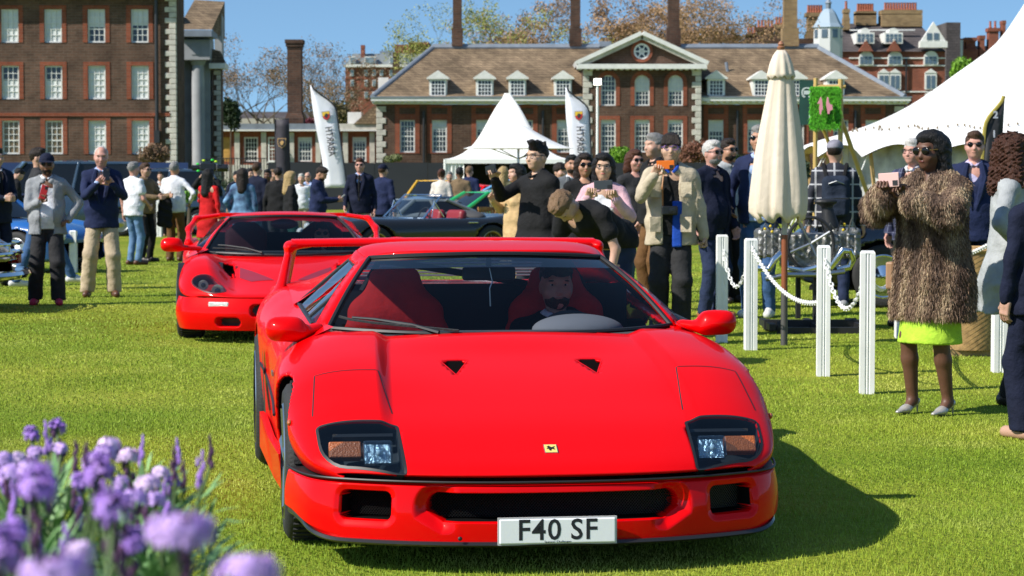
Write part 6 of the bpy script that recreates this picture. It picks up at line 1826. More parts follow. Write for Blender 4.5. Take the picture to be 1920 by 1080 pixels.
def other_cars():
    blue = paint("sky_blue", (.10, .30, .55), .3); green = paint("green", (.02, .38, .10), .3); red = M_RED; yel = paint("yellow", (.75, .42, .02), .3)
    dk = paint("black", (.012, .013, .016), .25); slate = paint("slate_blue", (.05, .085, .13), .25, .3); royal = paint("royal_blue", (.012, .10, .34), .25); grey = paint("grey_green", (.16, .18, .18), .3)
    def at(px, Y): return Vector((P(px, 322, Y).x, Y, gz(Y)))
    saloon("sky blue vintage coupe with rounded roof behind wooden chairs", at(1215, 55), R(80), blue, 4.5, .84, .95, 1.0, 1.5, .8, 3.4, .34, (1.5, 4.25, 2.1, 3.35, 1.0, 1.52, .74, .56), .92, .62)
    saloon("bright green low coupe behind the dark roadster", at(735, 49), R(-62), green, 4.2, .84, .80, .88, 1.2, .8, 3.2, .32, (1.35, 3.6, 2.0, 2.7, .88, 1.26, .70, .54), .84, .5)
    saloon("red low car partly hidden behind the green coupe", at(782, 58), R(-40), red, 4.2, .88, .85, .92, 1.2, .8, 3.2, .32, (1.2, 3.4, 1.9, 2.7, .92, 1.34, .74, .58), .9, .5)
    saloon("yellow low car with dark roof in front of the black hoarding", at(785, 70), R(-15), yel, 4.4, .95, .85, .95, 1.2, .8, 3.3, .33, (1.2, 3.4, 1.9, 2.7, .95, 1.46, .78, .62), .9, .5)
    saloon("pale grey classic car with round lamps left of the roadster", at(585, 46), R(-60), grey, 4.3, .80, .82, .88, 1.2, .8, 3.2, .32, (1.6, 3.3, 2.0, 2.7, .86, 1.12, .66, .54), .82, .55)
    saloon("dark blue low car behind the man reading his phone", at(628, 50), R(-62), slate, 4.4, .86, .84, .90, 1.2, .8, 3.3, .32, (1.7, 3.5, 2.1, 2.8, .90, 1.16, .70, .56), .86, .55)
    saloon("royal blue classic sports car between barrier posts on the left", at(168, 36), R(62), royal, 4.3, .82, .78, .84, 1.2, .8, 3.2, .32, (1.6, 3.0, 1.9, 2.5, .84, 1.10, .66, .52), .82, .55)
    saloon("large slate blue van at the far left edge", at(-60, 62), R(-75), slate, 4.9, .98, 1.05, 1.15, 1.9, .9, 3.9, .36, (.7, 4.6, 1.5, 4.2, 1.15, 1.98, .88, .72), 1.2, .7)
    saloon("slate blue estate car behind the man in navy blazer", at(105, 64), R(-75), slate, 4.8, .96, 1.02, 1.10, 1.75, .9, 3.8, .35, (1.3, 4.5, 2.0, 4.1, 1.10, 1.78, .84, .68), 1.15, .66)
    saloon("black saloon with tinted windows behind the engine display and fur coat", (7.68, 25.2, gz(25.2)), R(80), paint("midnight", (.010, .016, .030), .2), 4.7, .90, .84, .88, 1.5, .9, 3.6, .34, (1.4, 4.05, 2.0, 3.45, .88, 1.31, .76, .60), .90, .6, rimmat=M_CHROME)
    # chrome tailed saloon cut by the left edge: only its tail shows
    t, sh = saloon("dark classic saloon showing its chrome rear bumper at the left edge", (-9.66, 24.6, 0), R(-90), paint("dark_red_black", (.03, .006, .008), .2), 4.4, .84, .80, .84, 1.3, .9, 3.3, .33, (1.3, 3.2, 1.8, 2.8, .84, 1.30, .72, .58), .78, .6)
    for z, r in ((.38, .05), (.60, .020), (.70, .016)):
        MB().tube([Vector((sg * q, 4.44 - .18 * abs(q / .8) ** 3 + (.04 if z < .4 else -.02), z)) for sg in (1,) for q in np.linspace(-.84, .84, 13)], r, 8).build("rear_bumper" if z < .4 else "chrome_strip", M_CHROME, t, True)
    for sg in (-1, 1): MB().box((sg * .66, 4.27, .53), (.20, .10, .12)).build("tail_lamp", plain("tail_red", (.25, .005, .008), .2), t, True)

# ================================================================== tents, flags and furniture
M_TENT = plain("tent_canvas", (.80, .79, .76), .7, vary=.05, scale=.6, bump=.15, bscale=2)
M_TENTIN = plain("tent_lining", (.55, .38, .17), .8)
def tents():
    # pointed pavilion
    Y = 88; o = Vector((P(952, 322, Y).x, Y, gz(Y))); z = lambda r: P(960, r, Y).z - o.z; k = Y / FPX
    t = thing("pavilion_tent", "white pointed pavilion tent in front of the hall", "tent", o)
    hw = 116 * k; ze = z(299); zp = z(175)
    def pav(a, v):
        g = 2 * PI * a; sq = 1 / max(abs(math.cos(g)), abs(math.sin(g)))
        r = hw * (sq * (1 - v) ** .8 + .0) * (1 - .42 * v * (1 - v) * 2) if v < 1 else 0
        r = max(r, 9 * k * (1 - max(0, v - .93) / .07 * .3))
        return Vector((r * math.cos(g), r * math.sin(g), ze + (zp - ze) * v ** 1.55))
    grid_obj("canopy", pav, 49, 20, M_TENT, t)
    m = MB(); ring_ = [(-hw, -hw), (hw, -hw), (hw, hw), (-hw, hw)]
    for i in range(4):
        a, b = ring_[i], ring_[(i + 1) % 4]; m.add([(a[0], a[1], ze), (b[0], b[1], ze), (b[0], b[1], ze - .16), (a[0], a[1], ze - .16)], [(0, 1, 2, 3)])
    m.build("valance", M_TENT, t)
    for (a, b) in ring_: MB().tube([(a * .985, b * .985, 0), (a * .985, b * .985, ze)], .05, 6).build("pole", M_WHITE, t)
    V = []; n = 16
    for i in range(n + 1):
        x = -hw * .98 + 34 * k * i / n; y = -hw * .97 + .05 * math.sin(i * 1.9); V += [(x, y, 0), (x, y, ze - .02)]
    mobj("side_curtain", V, [(2 * i, 2 * i + 2, 2 * i + 3, 2 * i + 1) for i in range(n)], M_TENT, t)
    MB().bb(-hw * .95, hw * .95, hw * .9, hw * .92, 0, ze - .1).build("dark_opening_sheet", plain("opening_shade", (.012, .012, .014), .9), t)  # black sheet: the shade inside the open tent is put into its colour
    MB().bb(-hw * .97, -hw * .95, -hw * .9, hw * .9, 0, ze - .1).build("side_wall", M_TENT, t)
    # open parasol before it
    Y = 62; o = Vector((P(972, 322, Y).x, Y, gz(Y))); z = lambda r: P(960, r, Y).z - o.z; k = Y / FPX
    t = thing("parasol", "open white parasol in front of the pointed tent", "parasol", o)
    def par(a, v):
        g = 2 * PI * a; sq = 1 / max(abs(math.cos(g)), abs(math.sin(g))); r = 103 * k * (1 - v) * (.85 + .15 * sq) + .02
        return Vector((r * math.cos(g), r * math.sin(g), z(279) + (z(231) - z(279)) * v - .10 * math.sin(PI * v) * (1 - v)))
    grid_obj("canopy", par, 33, 8, M_TENT, t)
    MB().tube([(0, 0, 0), (0, 0, z(233))], .035, 8).build("pole", M_STEEL, t, True)
    for g in range(4):
        a = PI / 2 * g + .6; MB().tube([(0, 0, z(298)), (1.0 * math.cos(a), 1.0 * math.sin(a), z(276))], .015, 5).build("strut", M_STEEL, t)
    # big marquee
    Y = 56; o = Vector((P(2010, 322, Y).x, Y, gz(Y))); k = Y / FPX; z = lambda r: P(960, r, Y).z - o.z
    t = thing("marquee", "large cream marquee with scalloped eaves sweeping up to the right", "tent", o)
    Rm = 503 * k; prof_d = [0, 40, 80, 140, 210, 310, 410, 503]; prof_r = [-150, -80, -12, 78, 133, 202, 248, 286]
    ns = 22
    def roof(a, v):
        g = 2 * PI * a; d = 503 * v; r = d * k
        zz = z(float(np.interp(d, prof_d, cr(prof_d, prof_r, np.array(prof_d))))) if False else z(float(cr(prof_d, prof_r, np.array([d]))[0]))
        sc = abs(math.sin(ns * g / 2)); zz += .28 * smooth01(.72, 1, v) * (sc - .45)
        r *= 1 + .03 * smooth01(.7, 1, v) * (1 - sc)
        return Vector((r * math.cos(g), r * math.sin(g), zz))
    o1 = grid_obj("canopy", roof, 24 * ns // 2 + 1, 26, M_TENT, t)
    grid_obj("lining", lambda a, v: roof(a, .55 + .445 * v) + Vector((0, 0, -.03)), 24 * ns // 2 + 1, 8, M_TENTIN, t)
    pl = plain("clear_plastic_wall", (.42, .42, .41), .25, vary=.5, scale=1.6, spec=.6, bump=.5, bscale=3)
    V = []; n = 120
    for i in range(n + 1):
        g = 2 * PI * i / n; r = Rm * .86 + .06 * math.sin(i * 2.7); V += [(r * math.cos(g), r * math.sin(g), 0), (r * math.cos(g), r * math.sin(g), z(272))]
    mobj("clear_wall", V, [(2 * i, 2 * i + 2, 2 * i + 3, 2 * i + 1) for i in range(n)], pl, t)
    wood = plain("pole_wood", (.42, .27, .11), .7)
    for i in range(ns):
        g = 2 * PI * i / ns; r = Rm * .99
        MB().tube([(r * .95 * math.cos(g), r * .95 * math.sin(g), 0), (r * math.cos(g), r * math.sin(g), z(289))], .045, 6).build("eave_pole", wood, t)
        MB().tube([(r * 1.01 * math.cos(g), r * 1.01 * math.sin(g), z(289)), (r * 1.18 * math.cos(g), r * 1.18 * math.sin(g), 0)], .012, 4).build("guy_rope", M_TENT, t)
    MB().tube([(0, 0, 0), (0, 0, z(-148))], .1, 8).build("king_pole", wood, t)
    for i in range(40):
        g = PI + .1 + 1.35 * i / 39 * 1.0; p = roof(g / (2 * PI), .82 + .03 * math.sin(i * .8))
        MB().ell(p + Vector((0, 0, .05)), (.026, .026, .036), 8, 6).build("festoon_bulb", plain("bulb_dark", (.20, .15, .09), .4), t, True)

def feather_flag(label, top, bot, Y, lean, mat, edge, w=46, text_=None, group=None, tint=None, flip=1):
    k = Y / FPX
    o = Vector((P(bot[0], 322, Y).x, Y, gz(Y))); z = lambda r: P(960, r, Y).z - o.z
    t = thing("feather_flag", label, "flag", o, 0, group)
    zt, zb = z(top[1]), max(z(bot[1]), .25); dx = (top[0] - bot[0]) * k; n = 24
    V = []; pole = []
    # the pole follows the outer edge and arches over at the top
    for i in range(n + 1):
        v = i / n; zz = zb + (zt - zb) * v
        xe = dx * v ** 1.0 + flip * (w * .5 * k) + flip * w * k * (-.0 - .95 * smooth01(.72, 1.0, v) ** 1.6)
        xi = dx * v + flip * (-w * .5 * k) - flip * w * k * (.0 - .05 * math.sin(v * 6)) + flip * w * k * .35 * smooth01(.35, 0, v) * 0
        xi = min(xi, xe - .004) if flip > 0 else max(xi, xe + .004)
        yy = .05 * math.sin(v * 9)
        V += [(xe, 0, zz), (xe * .66 + xi * .34, yy, zz), (xe * .33 + xi * .67, -yy, zz), (xi, yy * .6, zz)]; pole.append(Vector((xe, 0, zz)))
    F = [(4 * i + j, 4 * i + j + 1, 4 * i + j + 5, 4 * i + j + 4) for i in range(n) for j in range(3)]
    o1 = mobj("sail", V, F, mat, t); md = o1.modifiers.new("s", 'SOLIDIFY'); md.thickness = .006; md.offset = 0
    MB().tube([Vector((pole[0].x, 0, 0))] + pole, .022, 6).build("pole", edge, t, True)
    MB().bb(pole[0].x - .25, pole[0].x + .25, -.25, .25, 0, .05).build("foot", M_DARKMETAL, t)
    return t, (lambda v: dx * v), zb, zt, k, (w * k)

def emblem(parent, at, s, mats, rot=0):
    """two-tone shield"""
    sh = [(-.5, .55), (.5, .55), (.5, -.05), (.36, -.38), (0, -.62), (-.36, -.38), (-.5, -.05)]
    M = Matrix.Rotation(rot, 3, 'Y')
    def put(poly, y, mat, nm, par):
        m = MB().prism([(a * s, b * s) for a, b in poly], .012, M); m.v = [Vector(v) + Vector(at) + Vector((0, y, 0)) for v in m.v]; return m.build(nm, mat, par)
    b = put(sh, 0, mats[0], "shield", parent)
    put([(a * .86, b_ * .86) for a, b_ in sh], -.008, mats[1], "shield_field", b)
    if len(mats) > 3:
        put([(-.43, -.04), (.43, -.30 + .52), (.43, -.05), (.31, -.33), (0, -.53), (-.31, -.33)], -.016, mats[2], "shield_half", b)
    put([(-.05, .30), (.18, .22), (.26, .02), (.10, -.12), (.14, -.30), (-.02, -.20), (-.10, -.34), (-.12, -.12), (-.26, -.02), (-.16, .06), (-.22, .20), (-.08, .14)], -.024, mats[-1], "shield_beast", b)
    return b

def flags():
    white = plain("flag_white", (.72, .73, .78), .7, vary=.05, scale=1.5, bump=.3, bscale=3); blk = plain("flag_black", (.016, .016, .018), .6, vary=.3, scale=1.5, bump=.3, bscale=3)
    ink = plain("flag_ink", (.03, .03, .035), .6)
    mats = [plain("crest_grey", (.25, .25, .27), .5), plain("crest_yellow", (.75, .50, .03), .5), plain("crest_red", (.55, .03, .03), .5), ink]
    for (lab, top, bot, Y) in (("white feather flag with red and yellow shield above the man reading his phone", (604, 160), (630, 352), 66), ("white feather flag with red and yellow shield right of the pavilion tent", (1082, 164), (1090, 352), 64)):
        t, xc, zb, zt, k, w = feather_flag(lab, top, bot, Y, 0, white, M_BLACK, 42, group="pair of white feather flags")
        ang = math.atan2(xc(1), zt - zb)
        zz = lambda r: P(960, r, Y).z - gz(Y)
        v = lambda z_: (z_ - zb) / (zt - zb)
        zc = zz(217); emblem(t, (xc(v(zc)) + .01, -.065, zc), .23, mats, ang)
        zc = zz(265)
        tx = text("lettering", "ABARTH", ink, .30, t, (0, 0, 0), (0, 0, 0), .004, .006, 1.0)
        d = Vector((math.sin(ang), 0, math.cos(ang))); s_ = Vector((math.cos(ang), 0, -math.sin(ang)))
        tx.matrix_local = Matrix.Translation((xc(v(zc)) + .02, -.075, zc)) @ Matrix((d, s_, Vector((0, 1, 0)))).transposed().to_4x4()
        tx.scale = (.68, .9, 1)
    # dark rectangular banner with golden shield
    Y = 72; o = Vector((P(529, 322, Y).x, Y, gz(Y))); z = lambda r: P(960, r, Y).z - o.z; k = Y / FPX
    t = thing("banner", "dark upright banner with golden bull shield before the low wing", "banner", o)
    b = MB(); n = 14
    V = [];
    for i in range(n + 1):
        v = i / n; zz = .3 + (z(224) - .3) * v; yy = .03 * math.sin(v * 8)
        V += [(-13 * k + 4 * k * (1 - v), yy, zz), (13.5 * k + 4 * k * (1 - v), -yy, zz)]
    o1 = mobj("banner_cloth", V, [(2 * i, 2 * i + 1, 2 * i + 3, 2 * i + 2) for i in range(n)], plain("banner_dark", (.030, .026, .036), .7, vary=.2), t); md = o1.modifiers.new("s", 'SOLIDIFY'); md.thickness = .008
    MB().tube([(-13 * k, .03, 0), (-13 * k, .03, z(223)), (13.5 * k, .03, z(223))], .02, 6).build("pole", M_BLACK, t)
    gold = plain("crest_gold", (.60, .36, .14), .5)
    emblem(t, (.0, -.06, z(268)), .26, [gold, MATS["banner_dark"], gold])
    # green banner by the umbrella
    Y = 36; o = Vector((P(1512, 322, Y).x, Y, gz(Y))); z = lambda r: P(960, r, Y).z - o.z; k = Y / FPX
    t = thing("banner", "dark green banner with pale wreath crest behind the closed umbrella", "banner", o)
    m = MB(); m.bb(-14 * k, 16 * k, -.006, .006, z(234), z(150)); m.build("banner_cloth", plain("banner_green", (.010, .055, .042), .7, vary=.25, scale=3), t)
    MB().tube([(17 * k, .0, 0), (17 * k, .0, z(146))], .018, 8).build("pole", M_WHITE, t)
    pal = plain("crest_pale", (.55, .60, .58), .6)
    w = MB()
    for i in range(20):
        g = R(-60 + 300 * i / 19) + PI / 2 + R(90) - R(90); c = (0 * k + 9 * k * math.sin(R(30 + 300 * i / 19)) , -.010, z(174) - 9 * k * math.cos(R(30 + 300 * i / 19)))
        w.ell(c, (2.2 * k, .004, 1.2 * k), 6, 4, Matrix.Rotation(R(30 + 300 * i / 19), 3, 'Y'))
    wr = w.build("wreath", pal, t); wr["kind"] = "stuff"
    MB().bb(-6 * k, 6 * k, -.012, -.007, z(177), z(170)).build("crest_plate", pal, t); MB().bb(4 * k, 8 * k, -.012, -.007, z(222), z(214)).build("small_crest", pal, t)
    # turf board on bamboo poles
    Y = 31; o = Vector((P(1545, 322, Y).x, Y, gz(Y))); z = lambda r: P(960, r, Y).z - o.z; k = Y / FPX
    t = thing("turf_sign", "square artificial turf sign with pink emblem on bamboo poles", "sign", o)
    bam = plain("bamboo", (.50, .33, .10), .5, vary=.15, scale=4)
    MB().tube([(-16 * k, .05, 0), (-15.5 * k, .05, z(146))], .030, 8).build("pole", bam, t, True); MB().tube([(32 * k, .05, 0), (31 * k, .05, z(148))], .034, 8).build("pole", bam, t, True)
    MB().tube([(-20 * k, .05, z(162)), (40 * k, .05, z(162))], .025, 8).build("crossbar", bam, t, True)
    MB().tube([(32 * k, .1, z(218)), (100 * k, .5, z(385))], .03, 8).build("brace", bam, t, True); MB().tube([(-4 * k, .1, z(230)), (42 * k, .5, z(330))], .026, 8).build("brace", bam, t, True)
    bd = MB().bb(-26 * k, 27 * k, -.03, .03, z(239), z(163)).build("board", plain("turf_base", (.05, .20, .01), .9), t)
    Vs = []
    for i in range(5200):
        x = random.uniform(-27, 28) * k; zz = random.uniform(z(240), z(162)); l = random.uniform(.03, .075); a = random.uniform(0, 2 * PI); sx = .007
        Vs += [(x - sx, -.03, zz), (x + sx, -.03, zz), (x + l * .7 * math.cos(a), -.03 - l * .6, zz - l * .6 + l * .4 * math.sin(a))]
    tf = mobj("turf", np.array(Vs), np.arange(len(Vs)).reshape(-1, 3), plain("turf_blade", (.10, .42, .018), .6, vary=.5, scale=20), bd, False); tf["kind"] = "stuff"
    pk = plain("pink_board", (.75, .30, .36), .6)
    for sg, x0 in ((-1, -9), (1, 3)):
        pl = [(0, 22), (2, 20), (3, 12), (5, 8), (9, 7), (10, -2), (5, -4), (4, -10), (1, -10), (-1, 2), (-2, 10)] if sg > 0 else [(0, 22), (-2, 18), (-5, 12), (-6, 9), (-2, 9), (-3, 0), (-2, -10), (0, -12), (2, -2), (4, -3), (3, 8), (2, 16)]
        m = MB().prism([(a * k, b * k) for a, b in pl][::-1], .02); m.v = [Vector(v) + Vector((x0 * k, -.12, z(204))) for v in m.v]; m.build("pink_mark", pk, bd)
    # black feather flag on the right
    t, xc, zb, zt, k, w = feather_flag("black feather flag with pale script in front of the marquee", (1866, 180), (1850, 420), 26, 0, blk, plain("flag_edge", (.35, .28, .05), .5), 33, flip=-1)
    pal2 = plain("pale_script", (.45, .46, .50), .5)
    for (r, ch) in ((216, "2"), (252, "1"), (288, "v")):
        text("lettering", ch, pal2, .11, t, (xc((P(960, r, 26).z - gz(26) - zb) / (zt - zb)), -.06, P(960, r, 26).z - gz(26)), (PI / 2, 0, 0), .004, .003)

def umbrella():
    Y = 19.6; o = Vector((P(1472, 322, Y).x, Y, 0)); z = lambda r: P(960, r, Y).z; k = Y / FPX
    t = thing("closed_umbrella", "tall closed cream umbrella standing beside the white posts", "umbrella", o)
    cm = plain("cream_canvas", (.66, .56, .44), .8, vary=.08, scale=3, bump=.25, bscale=14)
    rows = [100, 115, 135, 150, 190, 240, 290, 340, 380, 400, 412]; rad = [11, 18, 21, 22, 28, 36, 43, 48, 50, 49, 44]; cxs = [-9, -9, -8, -8, -9, -10, -11, -11, -12, -12, -10]
    n = 72; V = []
    for i, r in enumerate(rows):
        q = i / (len(rows) - 1)
        for j in range(n):
            g = 2 * PI * j / n; am = .02 + .10 * q
            rr = rad[i] * k * (1 + am * math.cos(8 * g + .8 * math.sin(q * 3)) + .35 * am * math.cos(19 * g + q * 4))
            zz = z(r) + (.03 * math.cos(8 * g + .5) if i == len(rows) - 1 else 0) + (.015 * math.cos(8 * g + .5) if i == len(rows) - 2 else 0)
            V.append((cxs[i] * k + rr * math.cos(g), rr * math.sin(g) * .85, zz))
    F = [(i * n + j, i * n + (j + 1) % n, (i + 1) * n + (j + 1) % n, (i + 1) * n + j) for i in range(len(rows) - 1) for j in range(n)]
    c = fix_normals(mobj("canopy", V, F, cm, t)); md = c.modifiers.new("s", 'SOLIDIFY'); md.thickness = .012
    V = []; rw = [94, 104, 120, 138, 146]; rd = [8, 15, 21, 25, 26]
    for i, r in enumerate(rw):
        for j in range(n):
            g = 2 * PI * j / n; rr = rd[i] * k * (1 + (.02 + .05 * i / 4) * math.cos(9 * g)); V.append((-9 * k + rr * math.cos(g), rr * math.sin(g) * .9, z(r) + (.015 * math.cos(9 * g) if i == 4 else 0)))
    F = [(i * n + j, i * n + (j + 1) % n, (i + 1) * n + (j + 1) % n, (i + 1) * n + j) for i in range(4) for j in range(n)]
    c = fix_normals(mobj("vent_cap", V, F, cm, t)); md = c.modifiers.new("s", 'SOLIDIFY'); md.thickness = .01
    MB().lathe([(.012, z(96)), (.03, z(92)), (.034, z(88)), (.02, z(86)), (.028, z(83)), (.02, z(80)), (.008, z(77))], (-9 * k, 0, 0), 14).build("finial", plain("turned_wood", (.30, .13, .07), .5), t, True)
    MB().tube([(0, 0, z(452)), (-3 * k, 0, z(300))], .022, 10).build("pole_upper", plain("pole_pale", (.45, .43, .38), .5), t, True)
    MB().tube([(0, 0, z(548)), (0, 0, z(440))], .027, 10).build("pole_wooden", plain("red_wood", (.24, .07, .025), .5), t, True)
    MB().tube([(0, 0, -.02), (0, 0, z(548))], .029, 10).build("pole_sleeve", plain("grey_tube", (.10, .095, .09), .5, .3), t, True)

POSTS = {}
def posts():
    # slim white posts with ribbed faces
    def post(label, x, top, bot, w=20):
        p = G(x, bot); h = P(x, top, p.y).z - p.z; t = thing("barrier_post", label, "post", p, R(random.uniform(-6, 6)), "white barrier posts")
        a = w / FPX * p.y / 2
        m = MB(); pts = []
        for s_ in range(4):
            M = Matrix.Rotation(PI / 2 * s_, 2)
            for q in ((-1, -1), (-.35, -1), (-.30, -.90), (-.08, -.90), (-.03, -1), (.03, -1), (.08, -.90), (.30, -.90), (.35, -1)):
                v = M @ Vector(q); pts.append((v.x * a, v.y * a))
        n = len(pts); V = [(x_, y_, zz) for zz in (0, h - .015) for x_, y_ in pts]; m.add(V, [(i, (i + 1) % n, n + (i + 1) % n, n + i) for i in range(n)])
        m.build("shaft", M_WHITE, t)
        c = MB(); c.add([(-a, -a, h - .016), (a, -a, h - .016), (a, a, h - .016), (-a, a, h - .016), (-a * .8, -a * .8, h), (a * .8, -a * .8, h), (a * .8, a * .8, h), (-a * .8, a * .8, h)], [(0, 1, 5, 4), (1, 2, 6, 5), (2, 3, 7, 6), (3, 0, 4, 7), (4, 5, 6, 7), (3, 2, 1, 0)]); c.build("cap", M_WHITE, t)
        return p, h
    A = post("white post farthest left of the chained four, beside the man in beige jacket's legs", 1353, 440, 642, 20)
    B = post("white post just left of the closed umbrella pole", 1407, 447, 656, 22)
    C = post("white post just right of the closed umbrella pole", 1543, 460, 705, 24)
    D = post("white post nearest the woman in the fur coat", 1625, 470, 738, 27)
    E = post("white post partly hidden behind the woman in the fur coat", 1688, 455, 634, 19)
    H = post("white post beside the navy suited woman at the right edge", 1873, 430, 698, 25)
    post("white post behind the man in navy blazer's elbow", 138, 432, 512, 13); post("thin white post behind the grey hooded man's hip", 122, 436, 503, 10)
    post("white post left of the man with brown trousers", 284, 378, 436, 9); post("white post right behind the man in white shirt and jeans", 299, 376, 444, 9)
    cw = plain("chain_white", (.74, .74, .72), .45)
    def chain(label, p, q, sag, off=(0, 0)):
        a = Vector((p[0].x, p[0].y, p[0].z + p[1] - .06 + off[0])); b = Vector((q[0].x, q[0].y, q[0].z + q[1] - .06 + off[1])); n = max(8, int((b - a).length * 1.12 / .042))
        t = thing("chain", label, "chain", a); m = MB()
        def at(v): return a.lerp(b, v) - Vector((0, 0, sag * 4 * v * (1 - v))) - a
        for i in range(n):
            c = at((i + .5) / n); d = (at((i + 1) / n) - at(i / n)).normalized(); up = Vector((0, 0, 1)) if i % 2 else d.cross(Vector((0, 0, 1))).normalized(); up = (up - d * up.dot(d)).normalized()
            m.tube([c + d * (.028 * math.cos(g)) + up * (.015 * math.sin(g)) for g in np.linspace(0, 2 * PI, 11)], .0052, 5, False)
        l = m.build("links", cw, t, True); l["kind"] = "stuff"
    chain("white plastic chain hanging deep between the two posts left of the umbrella", A, B, .36)
    chain("white plastic chain running behind the umbrella pole", B, C, .16, (0, -.34))
    chain("white plastic chain looping between the two nearest posts", C, D, .33, (0, -.05))
    chain("white plastic chain running from the nearest post behind the fur coat", D, E, .20, (-.1, 0)); chain("white plastic chain in front of the wicker basket", E, H, .12)

def furniture():
    # engine on a wheeled stand
    Y = 21.6; o = Vector((P(1520, 322, Y).x, Y, 0)); k = Y / FPX; z = lambda r: P(960, r, Y).z; x = lambda c: (c - 1520) * k
    t = thing("engine_display", "exposed racing engine with silver exhaust pipes on a black wheeled stand", "engine", o)
    blk = plain("stand_black", (.015, .015, .016), .5); al = plain("cast_alloy", (.24, .24, .23), .45, .7, vary=.3, scale=14, bump=.5, bscale=30)
    MB().bb(x(1428), x(1610), -.30, -.22, z(614), z(596)).build("stand_beam", blk, t); MB().bb(x(1445), x(1610), -.62, -.54, z(626), z(606)).build("stand_beam", blk, t)
    for c in (1437, 1520, 1600): MB().bb(x(c) - .03, x(c) + .03, -.6, .3, z(612), z(600)).build("stand_crossbar", blk, t)
    for c, y in ((1450, -.58), (1520, -.58), (1600, -.58), (1436, -.2), (1600, -.1)):
        MB().lathe([(.0, -.02), (.055, -.02), (.055, .02), (0, .02)], (x(c), y, .055), 16, 'x').build("caster", M_RUBBER, t)
    MB().bb(x(1525), x(1533), -.1, 0, z(600), z(470)).build("stand_upright", blk, t); MB().bb(x(1500), x(1508), .2, .3, z(600), z(470)).build("stand_upright", blk, t)
    s = SDF(); s.box((x(1520), 0, z(470)), (.26, .24, .16), .03); s.box((x(1450), 0, z(455)), (.16, .18, .13), .03); s.box((x(1580), 0, z(455)), (.15, .18, .14), .03)
    for c in range(1430, 1610, 14): s.cap((x(c), -.24, z(440)), (x(c), -.24, z(480)), .018, k=.01)
    sdf_obj("engine_block", s, .015, al, t, .006, 60)
    hp = [Vector((x(1513) + .21 * math.cos(g), -.30, z(455) + .24 * math.sin(g))) for g in np.linspace(0, 2 * PI, 33)]
    MB().tube(hp, .016, 7, False).build("hoop", blk, t, True)
    for g in (.5, 2.1, 3.5, 5.2): MB().tube([(x(1513), -.29, z(455)), (x(1513) + .21 * math.cos(g), -.30, z(455) + .24 * math.sin(g))], .013, 6).build("spoke", M_STEEL, t, True)
    for (pts, r) in (([(1415, 500), (1436, 502), (1444, 485), (1455, 474), (1466, 478), (1470, 500), (1500, 505), (1525, 498)], .034), ([(1550, 500), (1562, 480), (1570, 466), (1584, 468), (1592, 484), (1585, 498), (1560, 503)], .034), ([(1430, 520), (1470, 512), (1530, 512), (1575, 506)], .026)):
        MB().tube([Vector((x(a), -.32 - .04 * math.sin(i), z(b))) for i, (a, b) in enumerate(pts)], r, 10).build("exhaust_pipe", M_CHROME if r > .03 else M_STEEL, t, True)
    s = SDF(); s.cap((x(1555), -.1, z(425)), (x(1548), -.1, z(385)), .08, .05, k=.03); s.ell((x(1545), -.12, z(378)), (.11, .08, .035), k=.03); sdf_obj("air_intake", s, .014, blk, t)
    MB().box((x(1568), -.05, z(372)), (.2, .12, .012)).build("intake_plate", blk, t)
    for c, r in ((1440, 423), (1443, 433), (1577, 420), (1575, 430), (1430, 428)): MB().ell((x(c), -.24, z(r)), (.014, .014, .014), 8, 6).build("yellow_cap", plain("cap_yellow", (.7, .5, .02), .4), t, True)
    for i in range(9): MB().tube([(x(1425 + i * 20), -.2, z(432)), (x(1430 + i * 20), -.27, z(418 - (i % 3) * 5)), (x(1440 + i * 20), -.2, z(430))], .009, 5).build("hose", blk if i % 2 else al, t, True)
    # wicker basket
    Y = 18.6; o = Vector((P(1822, 322, Y).x, Y, 0)); k = Y / FPX; z = lambda r: P(960, r, Y).z
    t = thing("wicker_basket", "large woven wicker basket with wooden feet behind the fur coat", "basket", o)
    wk = plain("wicker", (.36, .22, .085), .6, vary=.35, scale=25)
    n = 60; rows = 40; V = []
    for i in range(rows + 1):
        q = i / rows
        for j in range(n):
            g = 2 * PI * j / n; w = .006 * math.cos(PI * i + 15 * g * 2); r = .26 + .05 * q + w
            V.append((r * math.cos(g) * 1.0, r * math.sin(g), .05 + (z(470) - .05) * q))
    mobj("weave", V, [(i * n + j, i * n + (j + 1) % n, (i + 1) * n + (j + 1) % n, (i + 1) * n + j) for i in range(rows) for j in range(n)], wk, t)
    MB().tube([(.312 * math.cos(g), .312 * math.sin(g), z(468)) for g in np.linspace(0, 2 * PI, 41)], .022, 7, False).build("rim", wk, t, True)
    MB().bb(-.26, .26, -.2, .2, .0, .055).build("wooden_base", plain("pole_wood", (.42, .27, .11), .7), t)
    # wooden slat chairs near the blue coupe
    wd = plain("teak", (.36, .17, .05), .6, vary=.25, scale=8)
    for lab, px in (("wooden folding chair beside the sky blue coupe", 903), ("wooden folding chair nearest the beige trousered woman", 936)):
        o = Vector((P(px, 322, 46).x, 46, gz(46))); t = thing("wooden_chair", lab, "chair", o, R(-150), "wooden folding chairs")
        for sx in (-.22, .22):
            MB().tube([(sx, -.2, 0), (sx, .22, .46)], .018, 6).build("leg", wd, t); MB().tube([(sx, .22, 0), (sx, -.05, .5), (sx, .30, .95)], .018, 6).build("leg", wd, t)
        for i in range(5): MB().bb(-.22, .22, -.22 + i * .09, -.15 + i * .09, .45, .465).build("seat_slat", wd, t)
        for i in range(7): MB().bb(-.20 + i * .06, -.16 + i * .06, .27, .285, .52, .93).build("back_slat", wd, t)
        MB().bb(-.24, .24, .26, .30, .93, .99).build("top_rail", wd, t)
